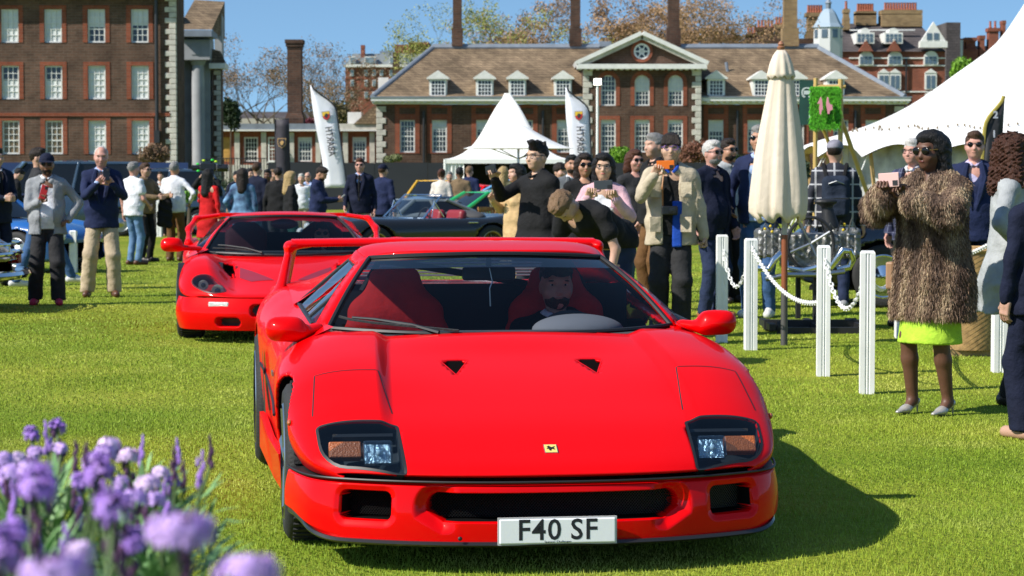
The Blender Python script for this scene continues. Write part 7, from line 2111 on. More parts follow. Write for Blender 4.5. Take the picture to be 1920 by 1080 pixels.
    # timber a-frame leg behind grey hooded man
    # work light on pole
    Y = 80; o = Vector((P(1120, 322, Y).x, Y, gz(Y))); z = lambda r: P(960, r, Y).z - o.z
    t = thing("flood_lamp", "bright flood lamp on a slim white pole before the hall", "lamp", o)
    MB().tube([(0, 0, 0), (0, 0, z(159))], .045, 8).build("pole", M_WHITE, t); hd = MB().bb(-.13, .13, -.06, .06, z(160), z(147)).build("lamp_head", M_WHITE, t)
    MB().bb(-.12, .12, -.066, -.061, z(159), z(148)).build("lamp_lens", plain("lit_lens", (.9, .85, .7), .3, emit=((1, .9, .72), 5.0)), hd)
    # hoardings
    hm = plain("hoarding_black", (.016, .017, .021), .55, vary=.2, scale=.5); hb = plain("hoarding_blue", (.010, .030, .115), .5, vary=.15, scale=.5)
    for lab, a, b, Yh, top, mt in (("long black hoarding panels in front of the hall", 503, 1500, 112, 305, hm), ("royal blue hoarding in front of the tall block", -60, 353, 104, 305, hb)):
        o = Vector((P(a, 322, Yh).x, Yh, gz(Yh))); t = thing("hoarding", lab, "hoarding", o); L = P(b, 322, Yh).x - o.x; n = int(L / 2.4); h = P(960, top, Yh).z - o.z
        for i in range(n): MB().bb(i * L / n + .01, (i + 1) * L / n - .01, 0, .05, 0, h + random.uniform(-.015, .015)).build("panel", mt, t)
        for i in range(0, n, 2): MB().bb(i * L / n - .03, i * L / n + .03, .052, .12, 0, h - .06).build("post", M_DARKMETAL, t)
    # railing before the low wing
    Yh = 130; o = Vector((P(395, 322, Yh).x, Yh, gz(Yh))); t = thing("iron_railing", "thin iron railing below the yellow door", "railing", o); k = Yh / FPX; h = P(960, 297, Yh).z - o.z
    for i in range(22): MB().tube([(i * 5 * k, 0, 0), (i * 5 * k, 0, h)], .02, 4).build("bar", M_DARKMETAL, t)
    MB().tube([(0, 0, h), (105 * k, 0, h)], .025, 4).build("rail", M_DARKMETAL, t)

# ================================================================== trees and bushes
def leaf_cloud(name, blobs, n, size, mat, parent, flat=.4):
    c = np.array([b[0] for b in blobs], float); r = np.array([b[1] for b in blobs], float); w = np.prod(r, 1) ** .8; w /= w.sum()
    k = RNG.choice(len(blobs), n, p=w); d = RNG.normal(size=(n, 3)); d /= np.linalg.norm(d, axis=1)[:, None]; q = RNG.random(n) ** .45
    p = c[k] + d * r[k] * q[:, None]
    u = RNG.normal(size=(n, 3)); u /= np.linalg.norm(u, axis=1)[:, None]; v = np.cross(u, RNG.normal(size=(n, 3))); v /= np.linalg.norm(v, axis=1)[:, None]
    s = size * (.6 + .8 * RNG.random(n))[:, None]
    V = np.stack([p - u * s, p + v * s * .5, p + u * s, p - v * s * .5], 1).reshape(-1, 3)
    o = mobj(name, V, np.arange(4 * n).reshape(-1, 4), mat, parent, False); o["kind"] = "stuff"; return o
def tree(label, px, Y, top, spread, leafm, nleaf=2500, size=.10, seed=1, bark=(.10, .075, .05), base=None, levels=5, up=.55, name="bare_tree"):
    rnd = random.Random(seed); o = Vector((P(px, 322, Y).x, Y, gz(Y))); H = P(px, top, Y).z - o.z
    t = thing(name, label, "tree", o); m = MB(); tips = []
    def grow(p, d, l, r, lv):
        n = 3; pts = [p]; rr = [r]
        for i in range(n):
            d = (d + Vector((rnd.uniform(-.22, .22), rnd.uniform(-.22, .22), rnd.uniform(-.10, .16)))).normalized(); p = p + d * l / n; pts.append(p); rr.append(r * (1 - .45 * (i + 1) / n))
        m.tube(pts, rr, 6 if lv > 2 else 4, False)
        if lv <= 2: tips.append(p)
        if lv == 0: return
        for q in range(rnd.choice((2, 3, 3)) if lv < levels else 5):
            a = rnd.uniform(0, 2 * PI); sp = rnd.uniform(.45, .95)
            nd = (d * up + Vector((math.cos(a) * sp * spread, math.sin(a) * sp * spread, rnd.uniform(.0, .5)))).normalized()
            grow(p if q < 2 else pts[-2], nd, l * rnd.uniform(.62, .82), rr[-1] * .78, lv - 1)
    grow(Vector((0, 0, 0)), Vector((0, 0, 1)), H * .30, H * .022, levels)
    zmax = max(p.z for p in tips); s = H / zmax
    m.v = [Vector(v) * s for v in m.v]; tips = [p * s for p in tips]
    m.build("trunk", plain("bark_" + str(bark[0]), bark, .9, vary=.25, scale=2), t, True)
    if leafm: leaf_cloud("crown", [(p, (H * .050, H * .050, H * .040)) for p in tips], int(nleaf * 1.6), size * .75, leafm, t)
    return t
def greenery():
    br = plain("spring_buds", (.22, .145, .085), .8, vary=.45, scale=1.2); br2 = plain("copper_buds", (.33, .20, .10), .8, vary=.4, scale=.6); yg = plain("young_leaves", (.26, .27, .05), .7, vary=.35, scale=1.2); gr = plain("bush_leaves", (.10, .25, .02), .6, vary=.4, scale=4); dk = plain("dark_leaves", (.022, .045, .014), .7, vary=.4, scale=3); vivid = plain("vivid_leaves", (.15, .30, .02), .6, vary=.35, scale=2)
    tree("bare plane tree with brown seed balls right beside the grey portico", 455, 185, 62, 1.0, br, 3000, .11, 3)
    tree("bare tree standing directly left of the tall chimney stack", 520, 190, 72, .9, br, 2600, .11, 5)
    tree("bare tree between chimney stack and mansard flats", 600, 195, 85, .9, br, 2400, .11, 8)
    tree("slender bare tree in front of the mansard flats", 640, 215, 112, .8, br, 900, .09, 12)
    tree("tree with fresh yellow green leaves behind the left hall chimney", 880, 205, -12, .85, yg, 7500, .13, 21, (.14, .11, .07), name="leafing_tree")
    tree("broad brown budding tree behind the hall left of the pediment", 1030, 225, 28, 1.1, br2, 9000, .15, 31)
    tree("broad brown budding tree behind the pediment", 1160, 225, -8, 1.1, br2, 17000, .16, 34); tree("brown budding tree directly behind the third hall chimney", 1240, 228, 0, 1.0, br2, 12000, .15, 38)
    tree("brown budding tree right of the third hall chimney", 1330, 215, 2, .95, br2, 9500, .14, 41)
    tree("small yellow green tree peeping over the hall ridge", 1105, 200, 45, .9, yg, 2500, .12, 45, name="leafing_tree")
    def bush(label, px, row, Y, w, h, mat, n=1400, size=.07, nm="shrub"):
        o = Vector((P(px, 322, Y).x, Y, gz(Y))); zt = P(px, row, Y).z - o.z; k = Y / FPX; t = thing(nm, label, "shrub", o)
        hw, hh = w * k / 2, h * k; bl = [((RNG.uniform(-.5, .5) * hw, RNG.uniform(-.4, .4) * hw, zt - hh * RNG.uniform(.4, .75)), (hw * .6, hw * .5, hh * .4)) for _ in range(7)]
        leaf_cloud("foliage", bl, n, size, mat, t); MB().tube([(0, 0, 0), (.05, 0, zt - hh * .5)], [.06, .03], 6).build("stem", plain("bark_0.1", (.10, .075, .05), .9), t)
    bush("vivid green rounded bush right of the flood lamp pole", 1166, 274, 128, 46, 30, vivid, 2600, .10); bush("pale clipped bush at the left corner of the hall", 737, 289, 140, 36, 16, plain("pale_leaves", (.18, .20, .08), .7, vary=.3), 900, .08)
    bush("reddish brown bare bush by the right quoins of the pediment block", 1302, 254, 135, 62, 50, plain("red_twigs", (.20, .085, .05), .8, vary=.4, scale=3), 3000, .09); bush("bare brown bush under the right windows of the tall block", 290, 268, 118, 60, 40, plain("brown_twigs", (.19, .115, .065), .8, vary=.4, scale=3), 2200, .08)
    bush("dark evergreen at the end of the grey portico", 432, 178, 150, 44, 60, dk, 2600, .12); bush("dark red shrub just right of the chimney stack", 588, 218, 160, 40, 18, plain("wine_leaves", (.12, .02, .03), .7, vary=.4), 900, .09)
    bush("light green clipped shrub behind the woman in red", 352, 352, 60, 34, 26, gr, 1200, .05); bush("leafy green tree top behind the marquee", 1800, 97, 180, 66, 62, vivid, 4200, .14, "leafy_tree")
    bush("hazy olive scrub behind the low wing right of the stack", 625, 185, 175, 70, 60, plain("olive_leaves", (.18, .15, .06), .8, vary=.4, scale=1), 3000, .12); bush("green potted foliage under the marquee edge", 1508, 300, 45, 22, 34, dk, 700, .05)
    for lab, px in (("clipped dark green cone right of the white haired man", 1386, ), ("clipped dark green cone half hidden by the umbrella", 1412)):
        bush(lab, px, 286, 90, 17, 42, dk, 900, .06)
    # hedge before the low wing
    o = Vector((P(355, 322, 96).x, 96, gz(96))); t = thing("hedge", "dark clipped hedge before the low wing, behind the crowd", "hedge", o); k = 96 / FPX
    h = P(960, 330, 96).z - o.z
    leaf_cloud("foliage", [((i * 8 * k, 0, h * .5), (9 * k, .4, h * .52)) for i in range(20)], 5000, .06, dk, t)
# ================================================================== the crowd
def plaid(name, base, line, line2, sx=14, sz=14, w=.12):
    key = "plaid_" + name
    if key in MATS: return MATS[key]
    m, n, b = nt(key); tc = n.nodes.new("ShaderNodeTexCoord"); sp = n.nodes.new("ShaderNodeSeparateXYZ"); n.links.new(tc.outputs["Object"], sp.inputs[0])
    prev = rgb(base); pl = None
    for ax, sc, c in ((0, sx, line), (2, sz, line2)):
        mu = n.nodes.new("ShaderNodeMath"); mu.operation = 'MULTIPLY'; mu.inputs[1].default_value = sc; n.links.new(sp.outputs[ax], mu.inputs[0])
        fr = n.nodes.new("ShaderNodeMath"); fr.operation = 'FRACT'; n.links.new(mu.outputs[0], fr.inputs[0])
        lt = n.nodes.new("ShaderNodeMath"); lt.operation = 'LESS_THAN'; lt.inputs[1].default_value = w; n.links.new(fr.outputs[0], lt.inputs[0])
        mx = n.nodes.new("ShaderNodeMix"); mx.data_type = 'RGBA'; mx.inputs[7].default_value = rgb(c); n.links.new(lt.outputs[0], mx.inputs[0])
        if pl is None: mx.inputs[6].default_value = prev
        else: n.links.new(pl, mx.inputs[6])
        pl = mx.outputs[2]
    n.links.new(pl, b.inputs["Base Color"]); b.inputs["Roughness"].default_value = .85; MATS[key] = m; return m

def crowd():
    navy = cloth("navy", (.008, .011, .028)); navy2 = cloth("bright_navy", (.014, .021, .062)); black = cloth("black", (.012, .012, .013)); char = cloth("charcoal", (.028, .028, .030)); white = cloth("white", (.66, .67, .70)); lblue = cloth("light_blue", (.36, .46, .70)); chino = cloth("chino", (.44, .35, .24)); jean = cloth("denim", (.045, .10, .22)); ljean = cloth("light_denim", (.11, .20, .34)); greyk = cloth("grey_knit", (.26, .27, .28)); beige = cloth("stone_jacket", (.47, .40, .29)); cam = cloth("camel", (.50, .34, .17)); brown = cloth("brown_cotton", (.13, .065, .025)); tweed = cloth("tweed", (.17, .115, .065)); redd = cloth("scarlet", (.48, .010, .012)); pink = cloth("pink", (.58, .36, .40)); cream = cloth("cream", (.60, .54, .46)); dgreen = cloth("dark_green", (.015, .07, .06)); pgrey = cloth("pale_grey", (.33, .345, .35)); lime = cloth("lime", (.42, .66, .05)); indigo = cloth("indigo", (.02, .03, .07))
    bshoe = plain("black_shoe", (.02, .015, .012), .4); brshoe = plain("brown_shoe", (.10, .04, .02), .45); wshoe = plain("white_shoe", (.62, .62, .60), .6); rshoe = plain("crimson_shoe", (.48, .02, .07), .6); tanshoe = plain("tan_boot", (.30, .11, .035), .5); silver = plain("silver_shoe", (.50, .47, .43), .3, .4)
    hold = dict(rk="hold", lk="hold")
    blk = plain("phone_black", (.012, .012, .013), .25); redp = plain("phone_red", (.45, .015, .02), .35); org = plain("phone_orange", (.80, .17, .01), .4); rose = plain("phone_rose", (.62, .40, .36), .3)
    # ---------------- left foreground
    a = person("man in grey zip hoodie, white shirt, navy cap and black joggers holding red phone", 88, 25.6, 286, 8, sk="brown", hair=("cap", "black", navy), beard="dark", glasses=("sun",), top_=("open", greyk), inner=white, legs=("wide", char), shoes=rshoe, rh=(-.07, -.24, 1.20), rk="hold", rdir=((.5, -.15, .8), (.2, -1, 0)), lh=(.24, -.06, .98), lpole=(1, .5, .1), lk="fist", ldir=((-.8, -.4, -.3), (0, 0, -1)), belly=.05, bw=1.06, rf=(-.15, .05), lf=(.12, -.05), pitch=6)
    phone("smartphone", "red phone held at the chest of the grey hooded man", a, (-.02, -.30, 1.31), (.25, .0, .97), (0, -1, 0), redp)
    person("man in dark grey shirt and blue jeans striding behind the grey hooded man", 72, 29.3, 278, 110, hair=("short", "dark"), beard="dark", top_=("tee", char), legs=("jeans", jean), shoes=wshoe, rf=(-.07, -.42, .04), lf=(.07, .30), yaw=-20)
    a = person("man in navy blazer, light blue shirt and chinos photographing with black phone", 190, 27.4, 274, 10, sk="pink", hair=("thin", "white"), top_=("blazer", navy2), inner=lblue, legs=("wide", chino), shoes=brshoe, rh=(-.04, -.30, 1.33), lh=(.12, -.28, 1.31), rk="hold", lk="hold", rdir=((.6, -.3, .6), (.3, -1, 0)), ldir=((-.5, -.3, .7), (-.3, -1, 0)), rpole=(-.6, .2, -1), lpole=(.6, .2, -1), pitch=8, rf=(-.17, .0), lf=(.14, -.02))
    phone("smartphone", "black phone held up by the man in navy blazer", a, (.055, -.36, 1.425), (.0, .2, 1), (0, -1, 0), blk)
    a = person("man in dark navy suit cut off by the left edge", -6, 30.5, 278, 40, hair=("short", "dark"), top_=("blazer", navy), inner=white, legs=("trousers", navy), shoes=bshoe, rh=(-.05, -.30, 1.12), lh=(.08, -.30, 1.12), rk="hold", lk="hold", tie=black)
    person("dark haired man in black bending over far left between two cars", 28, 47, 313, 120, hair=("short", "black"), top_=("jumper", black), legs=("trousers", black), det=0, pitch=35)
    person("stout grey haired man in white short sleeved shirt and pale jeans seen from behind", 250, 40.5, 304, 140, sk="pink", hair=("short", "grey"), top_=("shortshirt", white), legs=("jeans", ljean), shoes=brshoe, det=0, bw=1.08, belly=.04, rh=(-.16, -.22, 1.0))
    person("man with sunglasses and dark trousers facing the stout white shirted man", 272, 42.5, 306, 60, hair=("short", "brown"), glasses=("sun",), top_=("jumper", tweed), legs=("jeans", black), shoes=bshoe, det=0, rh=(-.12, -.36, 1.15), lh=(.2, -.38, 1.18))
    person("small distant man in dark jacket between the two white shirts", 301, 62, 322, 0, hair=("short", "dark"), top_=("blazer", black), inner=white, legs=("trousers", black), det=0)
    person("man in white long sleeved shirt and brown trousers with back turned", 327, 43, 304, 165, hair=("short", "grey"), sk="tan", top_=("shirt", white), legs=("trousers", brown), shoes=brshoe, det=0, rh=(-.26, -.10, 1.05), rpole=(-1, .6, -.2), bw=1.05)
    o = thing("folded_jacket", "black jacket carried over the arm of the man in white long sleeves", "jacket", Vector((P(308, 322, 42.6).x, 42.6, gz(42.6))))
    s = SDF(); s.cap((0, 0, 1.12), (-.06, 0, .72), .10, .09, k=.05, fl=(1, .6, 1)); s.cap((.05, 0, 1.1), (.08, 0, .66), .08, .06, k=.04, fl=(1, .6, 1)); sdf_obj("cloth_folds", s, .02, black, o, .01, 22)
    a = person("woman in scarlet dress with long black hair holding up a phone", 391, 38, 317, 150, fem=True, sk="east", hair=("sleek", "black"), top_=("dress", redd), legs=("bare", None), shoes=bshoe, det=0, hem=.55, lh=(.22, -.34, 1.32), lk="hold", wide=.03)
    phone("smartphone", "phone held up by the woman in scarlet dress", a, (.22, -.40, 1.42), (.1, 0, 1), (0, 1, 0), blk, lens=False)
    # camera operator and rig
    a = person("camera operator in black half hidden behind the woman in scarlet", 392, 49, 310, 0, hair=("short", "black"), top_=("jumper", black), legs=("trousers", black), det=0, rh=(-.15, -.25, 1.5), lh=(.12, -.3, 1.4))
    Yc = 47.6; o = Vector((P(391, 322, Yc).x, Yc, gz(Yc))); k = Yc / FPX
    t = thing("broadcast_camera", "shoulder video camera with neon green tape above the woman in scarlet", "video camera", o + Vector((0, 0, P(391, 313, Yc).z - o.z)))
    q = MB().box((0, 0, 0), (.34, .3, .16)).build("camera_body", blk, t); bevel(q, .03, 2)
    MB().lathe([(.07, 0), (.08, .2), (.06, .22)], (.19, -.05, -.02), 14, 'x').build("lens", blk, t, True); MB().lathe([(.06, 0), (.06, -.14)], (-.18, -.05, -.02), 14, 'x').build("viewfinder", blk, t, True); MB().tube([(-.1, 0, .08), (-.08, 0, .15), (.1, 0, .15), (.12, 0, .08)], .018, 6).build("handle", blk, t, True)
    for i, (x_, z_, c) in enumerate(((-.2, .06, (.02, .6, .06)), (-.08, .13, (.5, .7, .02)), (.10, .14, (.5, .7, .02)), (.17, .11, (.02, .6, .06)), (-.19, -.08, (.02, .6, .06)))): MB().ell((x_, -.14, z_), (.035, .02, .022), 8, 6).build("neon_tape", plain("neon%d" % (i % 2), c, .5), t, True)
    shawl = plain("shawl_weave", (.16, .32, .50), .85, vary=.5, scale=7, dark=(.010, .025, .08))
    person("woman wrapped in blue patterned shawl with long brown hair, back turned", 455, 40, 316, 175, fem=True, hair=("long", "dark"), top_=("coat", shawl), legs=("trousers", black), shoes=bshoe, det=0, hem=.62, wide=.10, lh=(.25, -.1, 1.0))
    person("brown haired man in navy suit right of the shawled woman", 482, 45, 305, 150, hair=("short", "brown"), top_=("blazer", navy), inner=white, legs=("trousers", navy), shoes=bshoe, det=0)
    person("dark haired man half hidden left of the navy suited man", 468, 53, 316, 40, hair=("short", "black"), top_=("blazer", char), inner=white, legs=("trousers", char), det=0)
    person("dark haired person peering behind the shawled woman's head", 444, 54, 321, 30, hair=("short", "black"), sk="tan", top_=("jumper", navy), legs=("trousers", black), det=0)
    person("smiling man in charcoal suit and open white collar", 502, 49, 318, -10, sk="dark", hair=("short", "black"), top_=("blazer", char), inner=white, legs=("trousers", char), det=0, lh=(.05, -.25, 1.1))
    person("man in black suit with back turned in the middle of the crowd", 522, 44, 314, 170, hair=("short", "dark"), top_=("blazer", black), inner=white, legs=("trousers", black), shoes=bshoe, det=0, bw=1.1)
    person("man with fair hair beyond the black suited back", 511, 52, 318, 20, hair=("short", "sandy"), top_=("blazer", navy), inner=white, legs=("trousers", navy), det=0)
    person("woman with long blond hair in black top and green trousers", 545, 43, 322, 110, fem=True, hair=("long", "blond"), top_=("jumper", black), legs=("wide", dgreen), shoes=bshoe, det=0)
    person("small white haired man in white shirt and chinos", 565, 56, 326, 0, hair=("short", "white"), top_=("shirt", white), legs=("trousers", chino), det=0)
    person("balding man behind the man reading his phone", 577, 60, 323, -20, hair=("thin", "grey"), glasses=("sun",), top_=("shirt", lblue), legs=("trousers", char), det=0)
    a = person("man in navy tracksuit looking down at his phone", 596, 40, 311, 80, sk="tan", hair=("short", "dark"), beard="dark", top_=("jumper", navy2), legs=("trousers", navy), shoes=bshoe, pitch=28, rh=(-.04, -.36, 1.16), lh=(.10, -.34, 1.16), det=0, **hold)
    phone("smartphone", "white phone read by the man in navy tracksuit", a, (.03, -.42, 1.20), (0, -.6, .5), (0, -.6, -.8), plain("phone_white", (.6, .6, .6), .3), lens=False)
    person("tall man in dark suit, blue shirt, black tie and sunglasses behind the roadster", 675, 44, 297, -5, sk="pink", hair=("short", "auburn"), glasses=("sun",), top_=("blazer", navy), inner=lblue, tie=black, legs=("trousers", chino), shoes=bshoe, rh=(-.24, -.16, .92))
    person("man in navy jacket and navy baseball cap beside the tall suited man", 718, 45.5, 307, 150, hair=("cap", "brown", navy), top_=("blazer", navy2), inner=white, legs=("trousers", navy), det=0)
    # ---------------- middle
    person("woman in cream blouse with brown hair tied up, back turned", 828, 51, 318, 170, fem=True, hair=("bun", "auburn"), top_=("jumper", cream), legs=("trousers", black), det=0)
    person("man in brown tweed jacket with back turned before the pavilion", 862, 51, 314, 170, hair=("short", "black"), sk="brown", top_=("blazer", tweed), inner=white, legs=("trousers", black), det=0, bw=1.05)
    person("fair haired man in blue suit beyond the tweed jacket", 880, 56, 312, 160, hair=("short", "sandy"), top_=("blazer", navy2), inner=white, legs=("trousers", navy), det=0)
    person("small grey haired man in plum jacket left of the tweed jacket", 843, 58, 322, 0, hair=("short", "grey"), top_=("blazer", indigo), inner=white, legs=("trousers", navy), det=0)
    person("woman with long blond hair in olive jacket near the wooden chairs", 944, 47, 313, 160, fem=True, hair=("long", "blond"), top_=("jumper", plaid("camo", (.10, .10, .05), (.20, .19, .10), (.06, .06, .03), 11, 9, .4)), legs=("trousers", char), det=0)
    person("woman in long camel coat behind the man in black coat", 968, 27, 308, -60, fem=True, hair=("sleek", "black"), top_=("coat", cam), legs=("wide", cam), shoes=bshoe, hem=.55, det=0, rh=(-.1, -.3, 1.3))
    a = person("man in black coat with spectacles and swept up black hair holding a black phone", 1008, 20, 266, -48, sk="east", hair=("quiff", "black"), glasses=("spec",), top_=("coat", black), inner=black, legs=("trousers", char), shoes=bshoe, hem=.62, rh=(-.10, -.42, 1.44), rk="hold", rdir=((.2, -.5, .8), (.6, -.6, .2)), rpole=(-.6, .2, -1), wide=.05)
    phone("smartphone", "black phone raised by the man in black coat", a, (-.06, -.50, 1.52), (1, -.15, .15), (0, -1, 0), blk)
    bent = person("fair cropped man in black t-shirt bending down behind the nearest car", 1152, 17.6, .98, -40, hair=("fade", "sandy"), top_=("tee", black), legs=("jeans", indigo), shoes=bshoe, lean=62, pitch=14, rh=(-.26, -.40, .66), lh=(.26, -.40, .66), hem=.90, bw=1.1)
    m = MB().box((0, 0, 0), (.10, .004, .07)).build("shirt_print", plain("print_white", (.6, .6, .6), .7), bent["root"]); m.matrix_local = Matrix.Translation(bent["T"]((0, .126, 1.37))) @ Matrix.Rotation(R(62), 4, 'X')
    a = person("woman in pink jacket with long black hair photographing with grey phone", 1132, 19.4, 289, -6, fem=True, sk="east", hair=("sleek", "black"), glasses=("spec",), top_=("open", pink), inner=white, legs=("trousers", black), shoes=bshoe, rh=(-.12, -.32, 1.36), lh=(.13, -.32, 1.34), rdir=((.35, -.3, .8), (.4, -1, 0)), ldir=((-.3, -.3, .8), (-.4, -1, 0)), rpole=(-.6, .1, -1), lpole=(.6, .1, -1), hem=.90, **hold)
    phone("smartphone", "dark grey phone held sideways by the woman in pink jacket", a, (.02, -.37, 1.475), (1, 0, .05), (0, -1, 0), plain("phone_grey", (.05, .055, .06), .35))
    person("woman with brown hair and dark sunglasses left of the pink jacket", 1096, 23, 289, 10, fem=True, sk="tan", hair=("long", "dark"), glasses=("sun", None, 1), top_=("coat", black), inner=None, legs=("trousers", black), hem=.7)
    person("bearded man in grey suit behind the brown haired woman", 1072, 28, 291, 10, sk="tan", hair=("short", "black"), beard="dark", top_=("blazer", cloth("mid_grey", (.12, .13, .14))), inner=white, legs=("trousers", char), lh=(-.02, -.25, 1.18))
    person("curly headed person lowered behind the black coat", 1050, 31, 305, 40, hair=("mop", "dark"), top_=("jumper", black), legs=("trousers", black), det=0)
    person("auburn haired woman in black jacket, sunglasses and blue jeans", 1190, 26, 282, 28, fem=True, sk="pink", hair=("bob", "auburn"), glasses=("sun",), top_=("coat", char), legs=("jeans", jean), shoes=bshoe, hem=.86, lh=(.2, -.2, 1.0))
    person("grey haired man in dark top directly behind the stone jacket", 1228, 24.5, 251, -60, hair=("short", "grey"), top_=("jumper", black), legs=("trousers", brown), shoes=bshoe, det=0)
    a = person("young man in stone field jacket and black trousers filming with orange phone", 1258, 20.6, 250, -4, sk="east", hair=("mop", "dark"), glasses=("spec", plain("violet_frame", (.12, .05, .35), .3)), top_=("open", beige), inner=black, legs=("wide", char), shoes=wshoe, rh=(-.14, -.30, 1.40), rk="hold", rdir=((.35, -.2, .85), (.3, -1, 0)), rpole=(-.55, .1, -1), lh=(.29, -.02, .86), lk="fist", bw=1.1, hem=.80, rf=(-.10, .02), lf=(.09, -.04))
    phone("smartphone", "orange phone held sideways by the man in stone field jacket", a, (-.045, -.36, 1.49), (1, 0, .03), (0, -1, 0), org)
    bl = cloth("cobalt", (.015, .07, .40)); W = a["root"]
    s = SDF(); s.box((.055, -.105, .98), (.042, .03, .20), .01); sdf_obj("blue_shirt_tail", s, .012, bl, W)
    for sg in (-1, 1): MB().tube([(sg * .016, -.095, 1.425), (sg * .045, -.095, 1.455), (sg * .062, -.045, 1.482)], [.010, .016, .012], 6).build("blue_collar", bl, W, True)
    for sg in (-1, 1):
        for zz in (1.28, .98): MB().box((sg * .135, -.150, zz), (.095, .035, .13), Matrix.Rotation(R(-14 * sg), 3, 'Z')).build("jacket_pocket", beige, W)
    c = thing("compact_camera", "small black camera on a tan strap at the chest of the stone jacketed man", "camera", a["w"]((-.01, -.18, 1.10)))
    q = MB().box((0, 0, 0), (.14, .06, .08)).build("camera_body", blk, c); bevel(q, .01, 2); MB().lathe([(.03, 0), (.032, -.04), (.0, -.042)], (.02, -.03, 0), 14, 'y').build("lens", blk, c)
    wp = [a["w"](p) - a["w"]((-.01, -.18, 1.10)) for p in ((-.07, -.18, 1.13), (-.075, -.165, 1.30), (-.06, -.11, 1.44), (0, .07, 1.47))]
    MB().tube(wp, .008, 5).build("strap", plain("tan_strap", (.35, .14, .03), .5), c)
    a = person("white haired man in navy overcoat with sunglasses looking right", 1335, 23.2, 264, 42, sk="pink", hair=("short", "white"), beard="grey", glasses=("sun",), top_=("open", navy), inner=navy, legs=("trousers", indigo), shoes=tanshoe, lh=(.22, -.1, .9), belly=.03, bw=1.08, hem=.78)
    person("dark haired man in pale shirt and sunglasses behind the white haired man", 1364, 26, 261, 40, sk="tan", hair=("short", "dark"), beard="dark", glasses=("sun",), top_=("shirt", pgrey), legs=("trousers", black), shoes=bshoe)
    person("tall man in blue jacket and jeans mostly hidden by the closed umbrella", 1424, 23.4, 236, -20, sk="tan", hair=("short", "grey"), glasses=("sun",), top_=("open", navy2), inner=lblue, legs=("jeans", jean), shoes=wshoe, rh=(-.24, -.10, 1.00), rk="relax", hem=.86)
    person("small grey man far behind between shirt and umbrella", 1394, 60, 318, 20, hair=("short", "grey"), top_=("jumper", tweed), legs=("trousers", char), det=0)
    pl = plaid("dark_check", (.012, .014, .025), (.35, .35, .36), (.40, .40, .42), 5.2, 7.0, .10)
    a = person("man in dark checked shirt, grey cap and navy backpack with back turned", 1565, 25, 261, 176, hair=("cap", "dark", cloth("grey_cap", (.22, .21, .25))), top_=("shirt", pl), legs=("jeans", indigo), shoes=plain("grey_trainer", (.25, .26, .27), .7), bw=1.15, hem=.84, rh=(-.30, -.02, .87), yaw=-15)
    s = SDF(); s.box((0, .20, 1.17), (.145, .075, .215), .07, k=.03); s.box((0, .275, 1.06), (.11, .03, .10), .03, k=.03)
    bp = thing("backpack", "navy backpack worn by the man in dark checked shirt", "backpack", a["w"]((0, 0, 0)), R(176)); bp.scale = (a["f"],) * 3
    sdf_obj("sack", s, .014, cloth("pack_navy", (.018, .026, .045)), bp)
    for sg in (-1, 1): MB().tube([(sg * .09, .14, 1.36), (sg * .12, .05, 1.50), (sg * .13, -.10, 1.42), (sg * .15, -.12, 1.2)], .022, 6).build("strap", MATS["cloth_black"], bp, True)
    MB().tube([(-.08, .285, 1.30), (.0, .295, 1.33), (.08, .285, 1.30)], .006, 5).build("zip", M_STEEL, bp)
    # ---------------- right
    person("man in checked navy suit and spectacles with silver hair behind the fur coat", 1712, 22, 261, -40, sk="pink", hair=("short", "white"), glasses=("spec",), top_=("blazer", plaid("suit_check", (.018, .022, .06), (.12, .13, .20), (.12, .13, .20), 16, 16, .10)), inner=white, legs=("trousers", navy), shoes=bshoe)
    person("man in blue suit and sunglasses right of the fur coated woman's hair", 1827, 21, 247, -12, sk="pink", hair=("short", "brown"), glasses=("sun",), top_=("blazer", navy2), inner=cloth("lilac", (.52, .46, .66)), legs=("trousers", navy), shoes=bshoe)
    fur = plain("fur_hide", (.15, .095, .062), .9, vary=.6, scale=9)
    a = person("woman in brown fur coat, lime skirt and silver heels photographing with pink phone", 1748, 14.0, 247, -42, fem=True, sk="dark", hair=("sleek", "black"), glasses=("sun", plain("gold_frame", (.35, .22, .06), .3, .6), 1), top_=("coat", fur), legs=("skirt", lime, .445), shoes=silver, rh=(-.10, -.40, 1.36), lh=(.06, -.36, 1.34), rdir=((.25, -.35, .85), (.5, -1, 0)), ldir=((-.35, -.35, .85), (-.3, -1, 0)), rpole=(-1, .3, -.7), lpole=(1, .3, -.6), hem=.605, wide=.03, boxy=1.12, rf=(-.115, -.02), lf=(.115, .02), yaw=-8, pitch=4, bw=1.1, **hold)
    phone("smartphone", "pink phone held up by the woman in fur coat", a, (-.025, -.45, 1.455), (1, 0, .06), (0, -1, 0), rose, size=(.085, .009, .14))
    coat = [c for c in a["root"].children if c.name.startswith("coat")][0]
    me = coat.data; n = len(me.vertices); V = np.zeros(n * 3); me.vertices.foreach_get("co", V); V = V.reshape(-1, 3); N = np.zeros(n * 3); me.vertices.foreach_get("normal", N); N = N.reshape(-1, 3)
    V += N * .012
    # fuller sleeves, collar
    s = SDF(); add = a
    for S_, E_, W_ in ((add["Sr"], add["Er"], add["Wr"]), (add["Sl"], add["El"], add["Wl"])): s.cap(S_, E_, .085, .088, k=.04); s.cap(E_, E_.lerp(W_, .88), .088, .082, k=.03)
    s.cap((-.08, -.06, 1.44), (-.06, -.13, 1.25), .06, .05, k=.04); s.cap((.08, -.06, 1.44), (.06, -.13, 1.25), .06, .05, k=.04); s.cap((-.09, .03, 1.47), (.09, .03, 1.47), .055, k=.04)
    sl = sdf_obj("coat_sleeves", s, .016, fur, a["root"], .008, 30, 2)
    fm = []
